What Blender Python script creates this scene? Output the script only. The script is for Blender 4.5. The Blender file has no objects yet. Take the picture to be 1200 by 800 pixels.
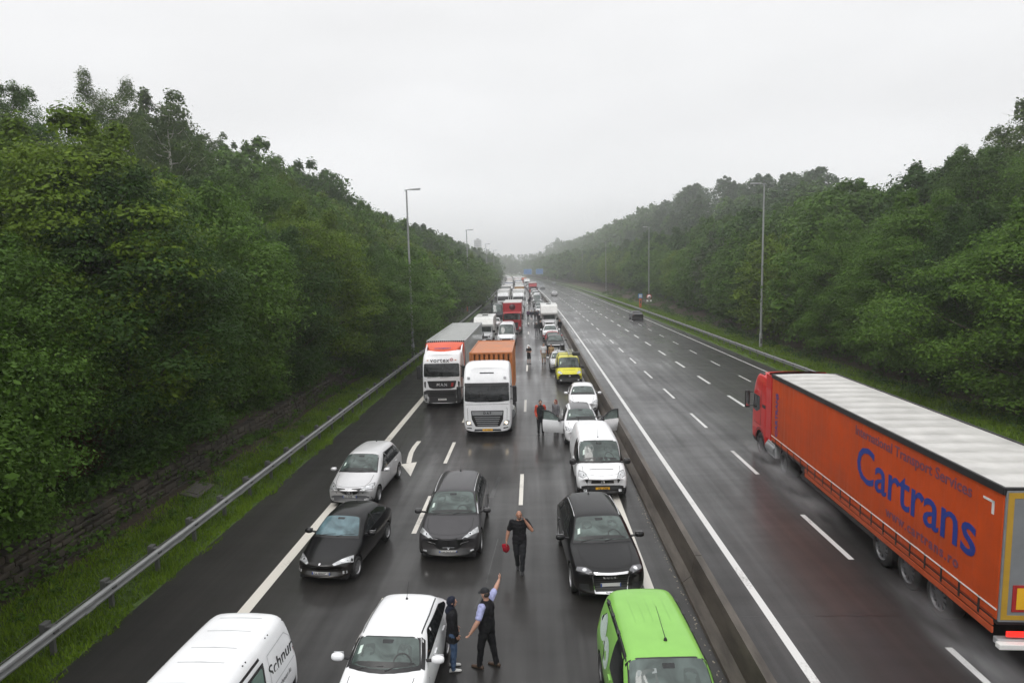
import bpy, bmesh, math, random
import numpy as np
from mathutils import Vector, Matrix, noise as mnoise
from mathutils.bvhtree import BVHTree
R = math.radians
rnd = random.Random(7)
HAZE_D = 0.0011
scene = bpy.context.scene
COL = scene.collection

# ------------------------------------------------------------------ camera
cd = bpy.data.cameras.new('camera'); cam = bpy.data.objects.new('camera', cd); COL.objects.link(cam)
F_PX, PITCH, ROLL, YAW, CAM_H = 729.3, 0.1154, -0.0240, 0.0343, 8.54
cd.sensor_fit = 'HORIZONTAL'; cd.sensor_width = 36.0; cd.lens = 36.0 * F_PX / 1200.0
cd.clip_start = 0.1; cd.clip_end = 6000
_cy, _sy, _cp, _sp = math.cos(YAW), math.sin(YAW), math.cos(PITCH), math.sin(PITCH)
_F = Vector((-_sy*_cp, _cy*_cp, -_sp)); _R0 = Vector((_cy, _sy, 0)); _U0 = _R0.cross(_F)
_c, _s = math.cos(ROLL), math.sin(ROLL)
_Rv = _R0*_c + _U0*_s; _Uv = -_R0*_s + _U0*_c
cam.matrix_world = Matrix(((_Rv.x, _Uv.x, -_F.x, 0), (_Rv.y, _Uv.y, -_F.y, 0), (_Rv.z, _Uv.z, -_F.z, CAM_H), (0, 0, 0, 1)))
scene.camera = cam

# ------------------------------------------------------------------ world, sun, exposure
SUN_EL, SUN_AZ = 58.0, 215.0
w = bpy.data.worlds.new('World'); scene.world = w; w.use_nodes = True
nt = w.node_tree; nt.nodes.clear()
out = nt.nodes.new('ShaderNodeOutputWorld'); bg = nt.nodes.new('ShaderNodeBackground')
sky = nt.nodes.new('ShaderNodeTexSky'); sky.sky_type = 'NISHITA'; sky.sun_disc = False
sky.sun_elevation = R(SUN_EL); sky.sun_rotation = R(SUN_AZ); sky.dust_density = 4.0
hs = nt.nodes.new('ShaderNodeHueSaturation'); hs.inputs['Saturation'].default_value = 0.15
tc = nt.nodes.new('ShaderNodeTexCoord'); sx = nt.nodes.new('ShaderNodeSeparateXYZ')
rp = nt.nodes.new('ShaderNodeValToRGB')
rp.color_ramp.elements[0].position = 0.0; rp.color_ramp.elements[0].color = (12.5, 12.6, 12.7, 1)
rp.color_ramp.elements[1].position = 1.0; rp.color_ramp.elements[1].color = (14.5, 14.5, 14.6, 1)
e = rp.color_ramp.elements.new(0.20); e.color = (9.05, 9.1, 9.2, 1)
e = rp.color_ramp.elements.new(0.08); e.color = (10.2, 10.3, 10.4, 1)
e = rp.color_ramp.elements.new(0.46); e.color = (9.35, 9.37, 9.45, 1)
nz = nt.nodes.new('ShaderNodeTexNoise'); nz.inputs['Scale'].default_value = 1.9; nz.inputs['Detail'].default_value = 3
nz.inputs['Roughness'].default_value = 0.45
mp = nt.nodes.new('ShaderNodeMapping'); mp.inputs['Scale'].default_value = (1, 1, 3.2)
mr = nt.nodes.new('ShaderNodeMapRange'); mr.inputs[1].default_value = 0.3; mr.inputs[2].default_value = 0.7
mr.inputs[3].default_value = 0.90; mr.inputs[4].default_value = 1.045
mul = nt.nodes.new('ShaderNodeMix'); mul.data_type = 'RGBA'; mul.blend_type = 'MULTIPLY'; mul.inputs[0].default_value = 1
mx = nt.nodes.new('ShaderNodeMix'); mx.data_type = 'RGBA'; mx.inputs[0].default_value = 0.94
L = nt.links.new
L(tc.outputs['Generated'], sx.inputs[0]); L(sx.outputs['Z'], rp.inputs[0])
L(tc.outputs['Generated'], mp.inputs[0]); L(mp.outputs[0], nz.inputs['Vector']); L(nz.outputs[0], mr.inputs[0])
L(rp.outputs[0], mul.inputs[6]); L(mr.outputs[0], mul.inputs[7])
L(sky.outputs[0], hs.inputs['Color']); L(hs.outputs[0], mx.inputs[6]); L(mul.outputs[2], mx.inputs[7])
L(mx.outputs[2], bg.inputs['Color']); bg.inputs['Strength'].default_value = 0.10
L(bg.outputs[0], out.inputs['Surface'])
sd = bpy.data.lights.new('sun', 'SUN'); sd.energy = 1.2; sd.angle = R(25); sd.color = (1.0, 0.97, 0.93)
sun = bpy.data.objects.new('sun', sd); COL.objects.link(sun)
_az = R(SUN_AZ)
_sd = Vector((math.sin(_az)*math.cos(R(SUN_EL)), math.cos(_az)*math.cos(R(SUN_EL)), math.sin(R(SUN_EL))))
sun.rotation_euler = _sd.to_track_quat('Z', 'Y').to_euler()
scene.view_settings.view_transform = 'Standard'; scene.view_settings.look = 'None'
scene.view_settings.exposure = 0.14; scene.view_settings.gamma = 1.0; scene.view_settings.use_curve_mapping = False
scene.render.engine = 'CYCLES'
cy = scene.cycles
cy.use_denoising = True; cy.max_bounces = 8; cy.diffuse_bounces = 3; cy.glossy_bounces = 3
cy.transmission_bounces = 3; cy.volume_bounces = 5; cy.transparent_max_bounces = 8
cy.caustics_reflective = False; cy.caustics_refractive = False

# ------------------------------------------------------------------ materials
MATS = {}
def _new(name):
    m = bpy.data.materials.new(name); m.use_nodes = True; m.node_tree.nodes.clear(); return m
def mat(name, col, rough=0.5, metal=0.0, spec=0.5, coat=0.0, var=0.10, scale=3.0, bump=0.0, bscale=40.0,
        emit=None, estr=0.0, rvar=0.08, coatr=0.05):
    """Procedural Principled material: base colour broken up by two noises, roughness varied, optional bump."""
    if name in MATS: return MATS[name]
    m = _new(name); n = m.node_tree.nodes; l = m.node_tree.links.new
    o = n.new('ShaderNodeOutputMaterial'); p = n.new('ShaderNodeBsdfPrincipled'); l(p.outputs[0], o.inputs[0])
    tcn = n.new('ShaderNodeTexCoord'); nz = n.new('ShaderNodeTexNoise')
    nz.inputs['Scale'].default_value = scale; nz.inputs['Detail'].default_value = 5; nz.inputs['Roughness'].default_value = 0.65
    l(tcn.outputs['Object'], nz.inputs['Vector'])
    mr = n.new('ShaderNodeMapRange'); mr.inputs[1].default_value = 0.3; mr.inputs[2].default_value = 0.7
    mr.inputs[3].default_value = 1 - var; mr.inputs[4].default_value = 1 + var
    l(nz.outputs[0], mr.inputs[0])
    mx = n.new('ShaderNodeMix'); mx.data_type = 'RGBA'; mx.blend_type = 'MULTIPLY'; mx.inputs[0].default_value = 1
    mx.inputs[6].default_value = (*col, 1); l(mr.outputs[0], mx.inputs[7]); l(mx.outputs[2], p.inputs['Base Color'])
    mr2 = n.new('ShaderNodeMapRange'); mr2.inputs[1].default_value = 0.3; mr2.inputs[2].default_value = 0.7
    mr2.inputs[3].default_value = max(0.02, rough - rvar); mr2.inputs[4].default_value = min(1, rough + rvar)
    l(nz.outputs[0], mr2.inputs[0]); l(mr2.outputs[0], p.inputs['Roughness'])
    p.inputs['Metallic'].default_value = metal; p.inputs['Specular IOR Level'].default_value = spec
    p.inputs['Coat Weight'].default_value = coat; p.inputs['Coat Roughness'].default_value = coatr
    if bump:
        b = n.new('ShaderNodeBump'); b.inputs['Strength'].default_value = bump; b.inputs['Distance'].default_value = 0.02
        n2 = n.new('ShaderNodeTexNoise'); n2.inputs['Scale'].default_value = bscale; n2.inputs['Detail'].default_value = 4
        l(tcn.outputs['Object'], n2.inputs['Vector']); l(n2.outputs[0], b.inputs['Height']); l(b.outputs[0], p.inputs['Normal'])
    if emit:
        p.inputs['Emission Color'].default_value = (*emit, 1); p.inputs['Emission Strength'].default_value = estr
    MATS[name] = m; return m

def paint(name, col, metal=0.0, rough=0.35):
    """Wet car paint: coat with fine raindrop bump and a film of road dirt low on the body."""
    if name in MATS: return MATS[name]
    m = _new(name); n = m.node_tree.nodes; l = m.node_tree.links.new
    o = n.new('ShaderNodeOutputMaterial'); p = n.new('ShaderNodeBsdfPrincipled'); l(p.outputs[0], o.inputs[0])
    tcn = n.new('ShaderNodeTexCoord'); sp = n.new('ShaderNodeSeparateXYZ'); l(tcn.outputs['Object'], sp.inputs[0])
    nz = n.new('ShaderNodeTexNoise'); nz.inputs['Scale'].default_value = 2.2; nz.inputs['Detail'].default_value = 6
    l(tcn.outputs['Object'], nz.inputs['Vector'])
    # dirt film: strongest within 0.5 m of the ground, patchy
    mr = n.new('ShaderNodeMapRange'); mr.inputs[1].default_value = 0.15; mr.inputs[2].default_value = 0.75
    mr.inputs[3].default_value = 0.85; mr.inputs[4].default_value = 0.0; l(sp.outputs['Z'], mr.inputs[0])
    mm = n.new('ShaderNodeMath'); mm.operation = 'MULTIPLY'; l(mr.outputs[0], mm.inputs[0]); l(nz.outputs[0], mm.inputs[1])
    mx = n.new('ShaderNodeMix'); mx.data_type = 'RGBA'; mx.inputs[6].default_value = (*col, 1)
    mx.inputs[7].default_value = (0.07, 0.06, 0.05, 1); l(mm.outputs[0], mx.inputs[0])
    mrv = n.new('ShaderNodeMapRange'); mrv.inputs[1].default_value = 0.3; mrv.inputs[2].default_value = 0.7
    mrv.inputs[3].default_value = 0.93; mrv.inputs[4].default_value = 1.04; l(nz.outputs[0], mrv.inputs[0])
    m2 = n.new('ShaderNodeMix'); m2.data_type = 'RGBA'; m2.blend_type = 'MULTIPLY'; m2.inputs[0].default_value = 1
    l(mx.outputs[2], m2.inputs[6]); l(mrv.outputs[0], m2.inputs[7]); l(m2.outputs[2], p.inputs['Base Color'])
    p.inputs['Metallic'].default_value = metal; p.inputs['Roughness'].default_value = rough
    p.inputs['Coat Weight'].default_value = 0.5; p.inputs['Coat Roughness'].default_value = 0.04; p.inputs['Specular IOR Level'].default_value = 0.12
    vo = n.new('ShaderNodeTexVoronoi'); vo.inputs['Scale'].default_value = 55.0; l(tcn.outputs['Object'], vo.inputs['Vector'])
    b = n.new('ShaderNodeBump'); b.inputs['Strength'].default_value = 0.07; b.inputs['Distance'].default_value = 0.003
    l(vo.outputs[0], b.inputs['Height']); l(b.outputs[0], p.inputs['Coat Normal'])
    MATS[name] = m; return m

def glass(name, col, rough=0.06, scale=1.6):
    """Closed car glass over a dim cabin: glossy tinted surface, blotchy as seats and trim show through it."""
    if name in MATS: return MATS[name]
    m = _new(name); n = m.node_tree.nodes; l = m.node_tree.links.new
    o = n.new('ShaderNodeOutputMaterial'); p = n.new('ShaderNodeBsdfPrincipled'); l(p.outputs[0], o.inputs[0])
    tcn = n.new('ShaderNodeTexCoord'); nz = n.new('ShaderNodeTexNoise'); nz.inputs['Scale'].default_value = scale
    nz.inputs['Detail'].default_value = 3; nz.inputs['Distortion'].default_value = 1.2; l(tcn.outputs['Object'], nz.inputs['Vector'])
    rp = n.new('ShaderNodeValToRGB'); rp.color_ramp.elements[0].position = 0.35; rp.color_ramp.elements[1].position = 0.66
    rp.color_ramp.elements[0].color = (*[c*0.55 for c in col], 1); rp.color_ramp.elements[1].color = (*[c*1.5 for c in col], 1)
    l(nz.outputs[0], rp.inputs[0]); l(rp.outputs[0], p.inputs['Base Color'])
    p.inputs['Roughness'].default_value = rough; p.inputs['IOR'].default_value = 1.52
    MATS[name] = m; return m

M_TYRE = mat('tyre_rubber', (0.018, 0.018, 0.018), 0.65, var=0.2)
M_RIM = mat('rim_alloy', (0.42, 0.42, 0.43), 0.35, 0.75)
M_STEELRIM = mat('steel_rim', (0.12, 0.12, 0.125), 0.45, 0.5)
M_BLACK = mat('black_plastic', (0.014, 0.014, 0.015), 0.42, var=0.2)
M_WELL = mat('wheel_well', (0.008, 0.008, 0.008), 0.9, var=0.1)
M_CHROME = mat('chrome_trim', (0.72, 0.72, 0.73), 0.14, 1.0, var=0.03)
M_LAMP = mat('lamp_lens', (0.46, 0.47, 0.48), 0.12, 0.35, coat=1.0, var=0.45, scale=9)
M_LAMPC = mat('lamp_core', (0.85, 0.86, 0.88), 0.08, 0.6, var=0.1)
M_LAMPON = mat('lit_headlamp', (0.9, 0.85, 0.7), 0.2, emit=(1.0, 0.78, 0.5), estr=3.5, var=0.05)
M_RED = mat('red_lens', (0.35, 0.01, 0.01), 0.15, coat=1, var=0.15)
M_REDLIT = mat('lit_tail_lens', (0.6, 0.01, 0.01), 0.2, emit=(1, 0.03, 0.02), estr=1.2)
M_AMBER = mat('amber_lens', (0.6, 0.2, 0.02), 0.2, coat=1)
M_GLASS = glass('windscreen_glass', (0.070, 0.092, 0.086))
M_GLASSBLUE = glass('windscreen_blue_glass', (0.09, 0.145, 0.165))
M_GLASSD = glass('side_glass', (0.012, 0.014, 0.015))
M_GLASST = glass('truck_glass', (0.016, 0.018, 0.019), scale=2.4)
M_PLATE = mat('plate_white', (0.72, 0.72, 0.70), 0.4, var=0.06)
M_PLATEY = mat('plate_yellow', (0.80, 0.42, 0.02), 0.4, var=0.06)
M_PLATEB = mat('plate_blue', (0.02, 0.07, 0.32), 0.4)
M_INK = mat('ink_black', (0.012, 0.012, 0.014), 0.5)
M_GALV = mat('galvanised_steel', (0.33, 0.335, 0.335), 0.42, 0.35, var=0.14, scale=1.3)
M_GALVD = mat('weathered_steel', (0.12, 0.12, 0.115), 0.55, 0.3, var=0.2)
M_STICK = mat('sticker', (0.55, 0.66, 0.60), 0.5, var=0.25, scale=30)

# ------------------------------------------------------------------ mesh + object helpers
def add_obj(name, me, m=None, parent=None, loc=None):
    o = bpy.data.objects.new(name, me); COL.objects.link(o)
    if m is not None:
        for x in (m if isinstance(m, (list, tuple)) else [m]): me.materials.append(x)
    if parent is not None: o.parent = parent
    if loc is not None: o.location = loc
    return o
def tag(o, label=None, cat=None, group=None, kind=None):
    if label: o['label'] = label
    if cat: o['category'] = cat
    if group: o['group'] = group
    if kind: o['kind'] = kind
    return o
def thing(name, label, cat, loc=(0, 0, 0), rz=0.0, group=None):
    o = bpy.data.objects.new(name, None); COL.objects.link(o); o.empty_display_size = 0.3
    o.location = loc; o.rotation_euler = (0, 0, rz); return tag(o, label, cat, group)
def mesh_from(verts, faces, name='mesh', smooth=False, mats=None):
    me = bpy.data.meshes.new(name); me.from_pydata([tuple(v) for v in verts], [], faces); me.update()
    if smooth: me.polygons.foreach_set('use_smooth', [True]*len(me.polygons))
    if mats is not None: me.polygons.foreach_set('material_index', mats)
    return me
def np_mesh(V, Fq, name='mesh', smooth=False):
    me = bpy.data.meshes.new(name); nv, nf = len(V), len(Fq); k = Fq.shape[1]
    me.vertices.add(nv); me.vertices.foreach_set('co', V.astype(np.float32).ravel())
    me.loops.add(nf*k); me.loops.foreach_set('vertex_index', Fq.astype(np.int32).ravel())
    me.polygons.add(nf); me.polygons.foreach_set('loop_start', np.arange(0, nf*k, k, dtype=np.int32))
    me.polygons.foreach_set('loop_total', np.full(nf, k, dtype=np.int32))
    if smooth: me.polygons.foreach_set('use_smooth', np.ones(nf, dtype=bool))
    me.update(calc_edges=True); me.validate(); return me

class MB:
    """collects simple shapes into one mesh"""
    def __init__(s): s.v = []; s.f = []; s.sm = []
    def add(s, vs, fs, sm=False):
        b = len(s.v); s.v += [tuple(v) for v in vs]; s.f += [tuple(b+i for i in f) for f in fs]; s.sm += [sm]*len(fs)
    def box(s, x0, x1, y0, y1, z0, z1, bev=0.0, rot=None, piv=None):
        if bev <= 0:
            vs = [(x, y, z) for z in (z0, z1) for y in (y0, y1) for x in (x0, x1)]
            fs = [(0, 2, 3, 1), (4, 5, 7, 6), (0, 1, 5, 4), (2, 6, 7, 3), (0, 4, 6, 2), (1, 3, 7, 5)]
        else:
            bm = bmesh.new(); bmesh.ops.create_cube(bm, size=1)
            for v in bm.verts: v.co = Vector(((x0+x1)/2+v.co.x*(x1-x0), (y0+y1)/2+v.co.y*(y1-y0), (z0+z1)/2+v.co.z*(z1-z0)))
            bmesh.ops.bevel(bm, geom=bm.edges[:], offset=min(bev, abs(x1-x0)*.45, abs(y1-y0)*.45, abs(z1-z0)*.45), segments=2, affect='EDGES', profile=0.6)
            bm.verts.index_update(); vs = [v.co.copy() for v in bm.verts]; fs = [tuple(v.index for v in f.verts) for f in bm.faces]; bm.free()
        if rot is not None:
            pv = Vector(piv) if piv is not None else Vector(((x0+x1)/2, (y0+y1)/2, (z0+z1)/2))
            vs = [rot @ (Vector(v)-pv) + pv for v in vs]
        s.add(vs, fs); return s
    def cyl(s, p0, p1, r0, r1=None, n=16, sm=True):
        r1 = r0 if r1 is None else r1
        p0, p1 = Vector(p0), Vector(p1); d = (p1-p0).normalized()
        a = d.orthogonal().normalized(); b = d.cross(a)
        vs = []
        for p, r in ((p0, r0), (p1, r1)):
            for i in range(n):
                t = 2*math.pi*i/n; vs.append(p + a*math.cos(t)*r + b*math.sin(t)*r)
        s.add(vs, [(i, (i+1) % n, n+(i+1) % n, n+i) for i in range(n)], sm)
        s.add(vs[:n], [tuple(reversed(range(n)))]); s.add(vs[n:], [tuple(range(n))]); return s
    def tube(s, pts, r, n=8):
        for i in range(len(pts)-1): s.cyl(pts[i], pts[i+1], r if not hasattr(r, '__len__') else r[i], None if not hasattr(r, '__len__') else r[i+1], n)
        return s
    def lathe(s, prof, n=24, axis='x', c=(0, 0, 0)):
        """profile [(a, r)] turned about an axis"""
        vs = []
        for a, r in prof:
            for i in range(n):
                t = 2*math.pi*i/n; u, v = math.cos(t)*r, math.sin(t)*r
                p = {'x': (a, u, v), 'y': (u, a, v), 'z': (u, v, a)}[axis]; vs.append((p[0]+c[0], p[1]+c[1], p[2]+c[2]))
        m = len(prof)
        s.add(vs, [(j*n+i, j*n+(i+1) % n, (j+1)*n+(i+1) % n, (j+1)*n+i) for j in range(m-1) for i in range(n)], True); return s
    def prism(s, pts, d0, d1, plane='xz'):
        """outline extruded between two depths along the third axis"""
        def P(a, b, d): return {'xz': (a, d, b), 'xy': (a, b, d), 'yz': (d, a, b)}[plane]
        n = len(pts); vs = [P(a, b, d0) for a, b in pts] + [P(a, b, d1) for a, b in pts]
        s.add(vs, [tuple(range(n)), tuple(reversed(range(n, 2*n)))] + [(i, n+i, n+(i+1) % n, (i+1) % n) for i in range(n)]); return s
    def grid(s, rows):
        n = len(rows[0]); vs = [p for r in rows for p in r]
        s.add(vs, [(j*n+i, j*n+i+1, (j+1)*n+i+1, (j+1)*n+i) for j in range(len(rows)-1) for i in range(n-1)], True); return s
    def build(s, name, m, parent=None, loc=None, recalc=True):
        me = mesh_from(s.v, s.f, name); me.polygons.foreach_set('use_smooth', s.sm)
        if recalc:
            bm = bmesh.new(); bm.from_mesh(me); bmesh.ops.recalc_face_normals(bm, faces=bm.faces[:]); bm.to_mesh(me); bm.free()
        return add_obj(name, me, m, parent, loc)

TMP = bpy.data.scenes.new('workbench')          # modifiers are baked here, away from the big scene, for speed
def eval_mesh(o, *more):
    for x in (o,)+more: TMP.collection.objects.link(x)
    vl = TMP.view_layers[0]; vl.update(); dg = vl.depsgraph; dg.update()
    me = bpy.data.meshes.new_from_object(o.evaluated_get(dg))
    for x in (o,)+more: TMP.collection.objects.unlink(x)
    return me
def text_mesh(txt, size, extrude=0.004, bold=0.0, align='CENTER', space=1.0):
    cu = bpy.data.curves.new('txt', 'FONT'); cu.body = txt; cu.size = size; cu.extrude = extrude; cu.align_x = align
    cu.align_y = 'CENTER'; cu.offset = bold; cu.resolution_u = 3; cu.space_character = space
    o = bpy.data.objects.new('txt', cu); me = eval_mesh(o); bpy.data.objects.remove(o); bpy.data.curves.remove(cu); return me
def text_obj(name, txt, size, m, parent, loc, rot, **k):
    me = text_mesh(txt, size, **k); o = add_obj(name, me, m, parent, loc); o.rotation_euler = rot; return o

# ------------------------------------------------------------------ road alignment
def off(y): return -7.8e-5*max(0.0, y-60.0)**2
def head(y): return math.atan2(-(off(y+1)-off(y-1))/2, 1.0)   # z rotation that follows the road
# ------------------------------------------------------------------ terrain, roads, markings
def sstep(a, b, x):
    t = np.clip((x-a)/(b-a), 0, 1); return t*t*(3-2*t)
def terrain_z(X, Y):
    """ground height: X lateral distance from the road's centre line, Y distance along it (numpy arrays)"""
    X = np.asarray(X, float); Y = np.asarray(Y, float)
    far = sstep(330, 700, Y)
    l = -X
    zl = 0.12*sstep(10.8, 12.5, l) + .25*sstep(12.9, 13.9, l) + 1.15*sstep(14.3, 14.75, l)*(1-sstep(60, 64, Y)) + 1.15*sstep(13.5, 15.5, l)*sstep(60, 64, Y) + 6.0*sstep(15.5, 30, l) + 5.5*sstep(28, 46, l) + 3*sstep(60, 150, l)
    zl = zl*(1-0.25*far)
    zr = 0.10*sstep(20.0, 22, X) + 1.0*sstep(23.5, 28, X) + 5.5*sstep(28, 46, X) + 9.0*sstep(44, 75, X)*(0.45+1.75*sstep(110, 290, Y)) + 4*sstep(80, 160, X)
    zr = zr*(1-0.2*far)
    z = np.where(X < 0, zl, zr)
    n = 0.28*np.sin(X*0.31+Y*0.17)*np.cos(Y*0.23-X*0.11) + 0.14*np.sin(X*0.9+1.3)*np.sin(Y*0.7)
    k = np.where(X < 0, sstep(12.8, 15, l), sstep(23, 28, X))
    zz = z + n*k
    inroad = (X > -10.5) & (X < 19.57)
    zz = np.where(inroad, -0.06, zz + 0.012)
    return zz
def offn(Y): return -7.8e-5*np.maximum(0.0, Y-60.0)**2
def ground_at(s, y):
    return float(terrain_z(s, y))

def build_ground():
    xs = np.concatenate([np.arange(-1000, -160, 60.), np.arange(-160, -50, 6.), np.arange(-50, -16, 1.5), np.arange(-16, -10.6, .2), [-10.53, -10.51, -10.49],
                         np.arange(-8, 19, 4.5), [19.55, 19.58, 19.60], np.arange(20, 30, .8), np.arange(30, 90, 2.5), np.arange(92, 200, 8.), np.arange(220, 1001, 80.)])
    ys = np.concatenate([np.arange(-60, 0, 3.), np.arange(0, 90, .8), np.arange(90, 300, 3.), np.arange(300, 800, 10.), np.arange(800, 1501, 50.)])
    S, Y = np.meshgrid(xs, ys); Z = terrain_z(S, Y)
    fade = 1.0-sstep(650, 1000, Y)
    X = S + np.where(Y < 700, offn(Y), offn(np.array(700.)))
    V = np.stack([X, Y, Z], -1).reshape(-1, 3)
    nx, ny = len(xs), len(ys)
    i = np.arange((ny-1)*nx).reshape(ny-1, nx)[:, :-1].ravel()
    F = np.stack([i, i+1, i+nx+1, i+nx], 1)
    me = np_mesh(V, F, 'ground', True)
    uv = me.uv_layers.new(name='road')
    sv = np.stack([S.ravel(), Y.ravel()], 1)
    li = np.empty(len(me.loops), dtype=np.int32); me.loops.foreach_get('vertex_index', li)
    uv.data.foreach_set('uv', sv[li].astype(np.float32).ravel())
    m = _new('ground_soil_grass'); n = m.node_tree.nodes; l = m.node_tree.links.new
    o = n.new('ShaderNodeOutputMaterial'); p = n.new('ShaderNodeBsdfPrincipled'); l(p.outputs[0], o.inputs[0])
    u = n.new('ShaderNodeUVMap'); u.uv_map = 'road'; sp = n.new('ShaderNodeSeparateXYZ'); l(u.outputs[0], sp.inputs[0])
    tcn = n.new('ShaderNodeTexCoord')
    nz = n.new('ShaderNodeTexNoise'); nz.inputs['Scale'].default_value = 0.55; nz.inputs['Detail'].default_value = 8; nz.inputs['Roughness'].default_value = .7
    l(tcn.outputs['Object'], nz.inputs['Vector'])
    nf = n.new('ShaderNodeTexNoise'); nf.inputs['Scale'].default_value = 9; nf.inputs['Detail'].default_value = 6; nf.inputs['Roughness'].default_value = .75
    l(tcn.outputs['Object'], nf.inputs['Vector'])
    # grass near the road, leaf litter and soil on the banks; the edge between them wanders
    def edge(inv, a, b):
        ad = n.new('ShaderNodeMath'); ad.operation = 'MULTIPLY_ADD'; l(nz.outputs[0], ad.inputs[0]); ad.inputs[1].default_value = 3.2; l(inv, ad.inputs[2])
        mr = n.new('ShaderNodeMapRange'); mr.inputs[1].default_value = a; mr.inputs[2].default_value = b; l(ad.outputs[0], mr.inputs[0]); return mr.outputs[0]
    eL = edge(sp.outputs[0], -12.0, -11.3)       # 1 on the road side
    neg = n.new('ShaderNodeMath'); neg.operation = 'MULTIPLY'; neg.inputs[1].default_value = -1; l(sp.outputs[0], neg.inputs[0])
    eR = edge(neg.outputs[0], -23.6, -22.4)
    both = n.new('ShaderNodeMath'); both.operation = 'MULTIPLY'; l(eL, both.inputs[0]); l(eR, both.inputs[1])
    g = n.new('ShaderNodeValToRGB'); g.color_ramp.elements[0].color = (0.022, 0.045, 0.008, 1); g.color_ramp.elements[1].color = (0.10, 0.17, 0.022, 1)
    g.color_ramp.elements[0].position = .35; g.color_ramp.elements[1].position = .68; l(nf.outputs[0], g.inputs[0])
    s = n.new('ShaderNodeValToRGB'); s.color_ramp.elements[0].color = (0.012, 0.009, 0.006, 1); s.color_ramp.elements[1].color = (0.085, 0.052, 0.03, 1)
    s.color_ramp.elements[0].position = .36; s.color_ramp.elements[1].position = .72; l(nf.outputs[0], s.inputs[0])
    mx = n.new('ShaderNodeMix'); mx.data_type = 'RGBA'; l(both.outputs[0], mx.inputs[0]); l(s.outputs[0], mx.inputs[6]); l(g.outputs[0], mx.inputs[7])
    l(mx.outputs[2], p.inputs['Base Color']); p.inputs['Roughness'].default_value = 0.85
    b = n.new('ShaderNodeBump'); b.inputs['Strength'].default_value = .9; b.inputs['Distance'].default_value = .08; l(nf.outputs[0], b.inputs['Height']); l(b.outputs[0], p.inputs['Normal'])
    tag(add_obj('ground', me, m), kind='structure')
build_ground()

def strip(s0, s1, y0, y1, z, du=None, dy=3.0):
    """sheet that follows the road; returns mesh with UV (lateral, along) in metres"""
    ys = np.arange(y0, y1+1e-6, dy) if y1-y0 > dy else np.array([y0, y1])
    if ys[-1] < y1-1e-6: ys = np.append(ys, y1)
    xs = np.linspace(s0, s1, max(2, int((s1-s0)/(du or (s1-s0)))+1))
    S, Y = np.meshgrid(xs, ys)
    V = np.stack([S+offn(Y), Y, np.full_like(S, z)], -1).reshape(-1, 3); nx, ny = len(xs), len(ys)
    i = np.arange((ny-1)*nx).reshape(ny-1, nx)[:, :-1].ravel(); F = np.stack([i, i+1, i+nx+1, i+nx], 1)
    return V, F, np.stack([S.ravel(), Y.ravel()], 1)
def strips_obj(name, specs, m):
    Vs, Fs, Us, b = [], [], [], 0
    for sp in specs:
        V, F, U = strip(*sp[:5], **(sp[5] if len(sp) > 5 else {})); Vs.append(V); Fs.append(F+b); Us.append(U); b += len(V)
    V, F, U = np.vstack(Vs), np.vstack(Fs), np.vstack(Us)
    me = np_mesh(V, F, name, False); uv = me.uv_layers.new(name='road')
    li = np.empty(len(me.loops), dtype=np.int32); me.loops.foreach_get('vertex_index', li)
    uv.data.foreach_set('uv', U[li].astype(np.float32).ravel())
    return add_obj(name, me, m)

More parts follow.
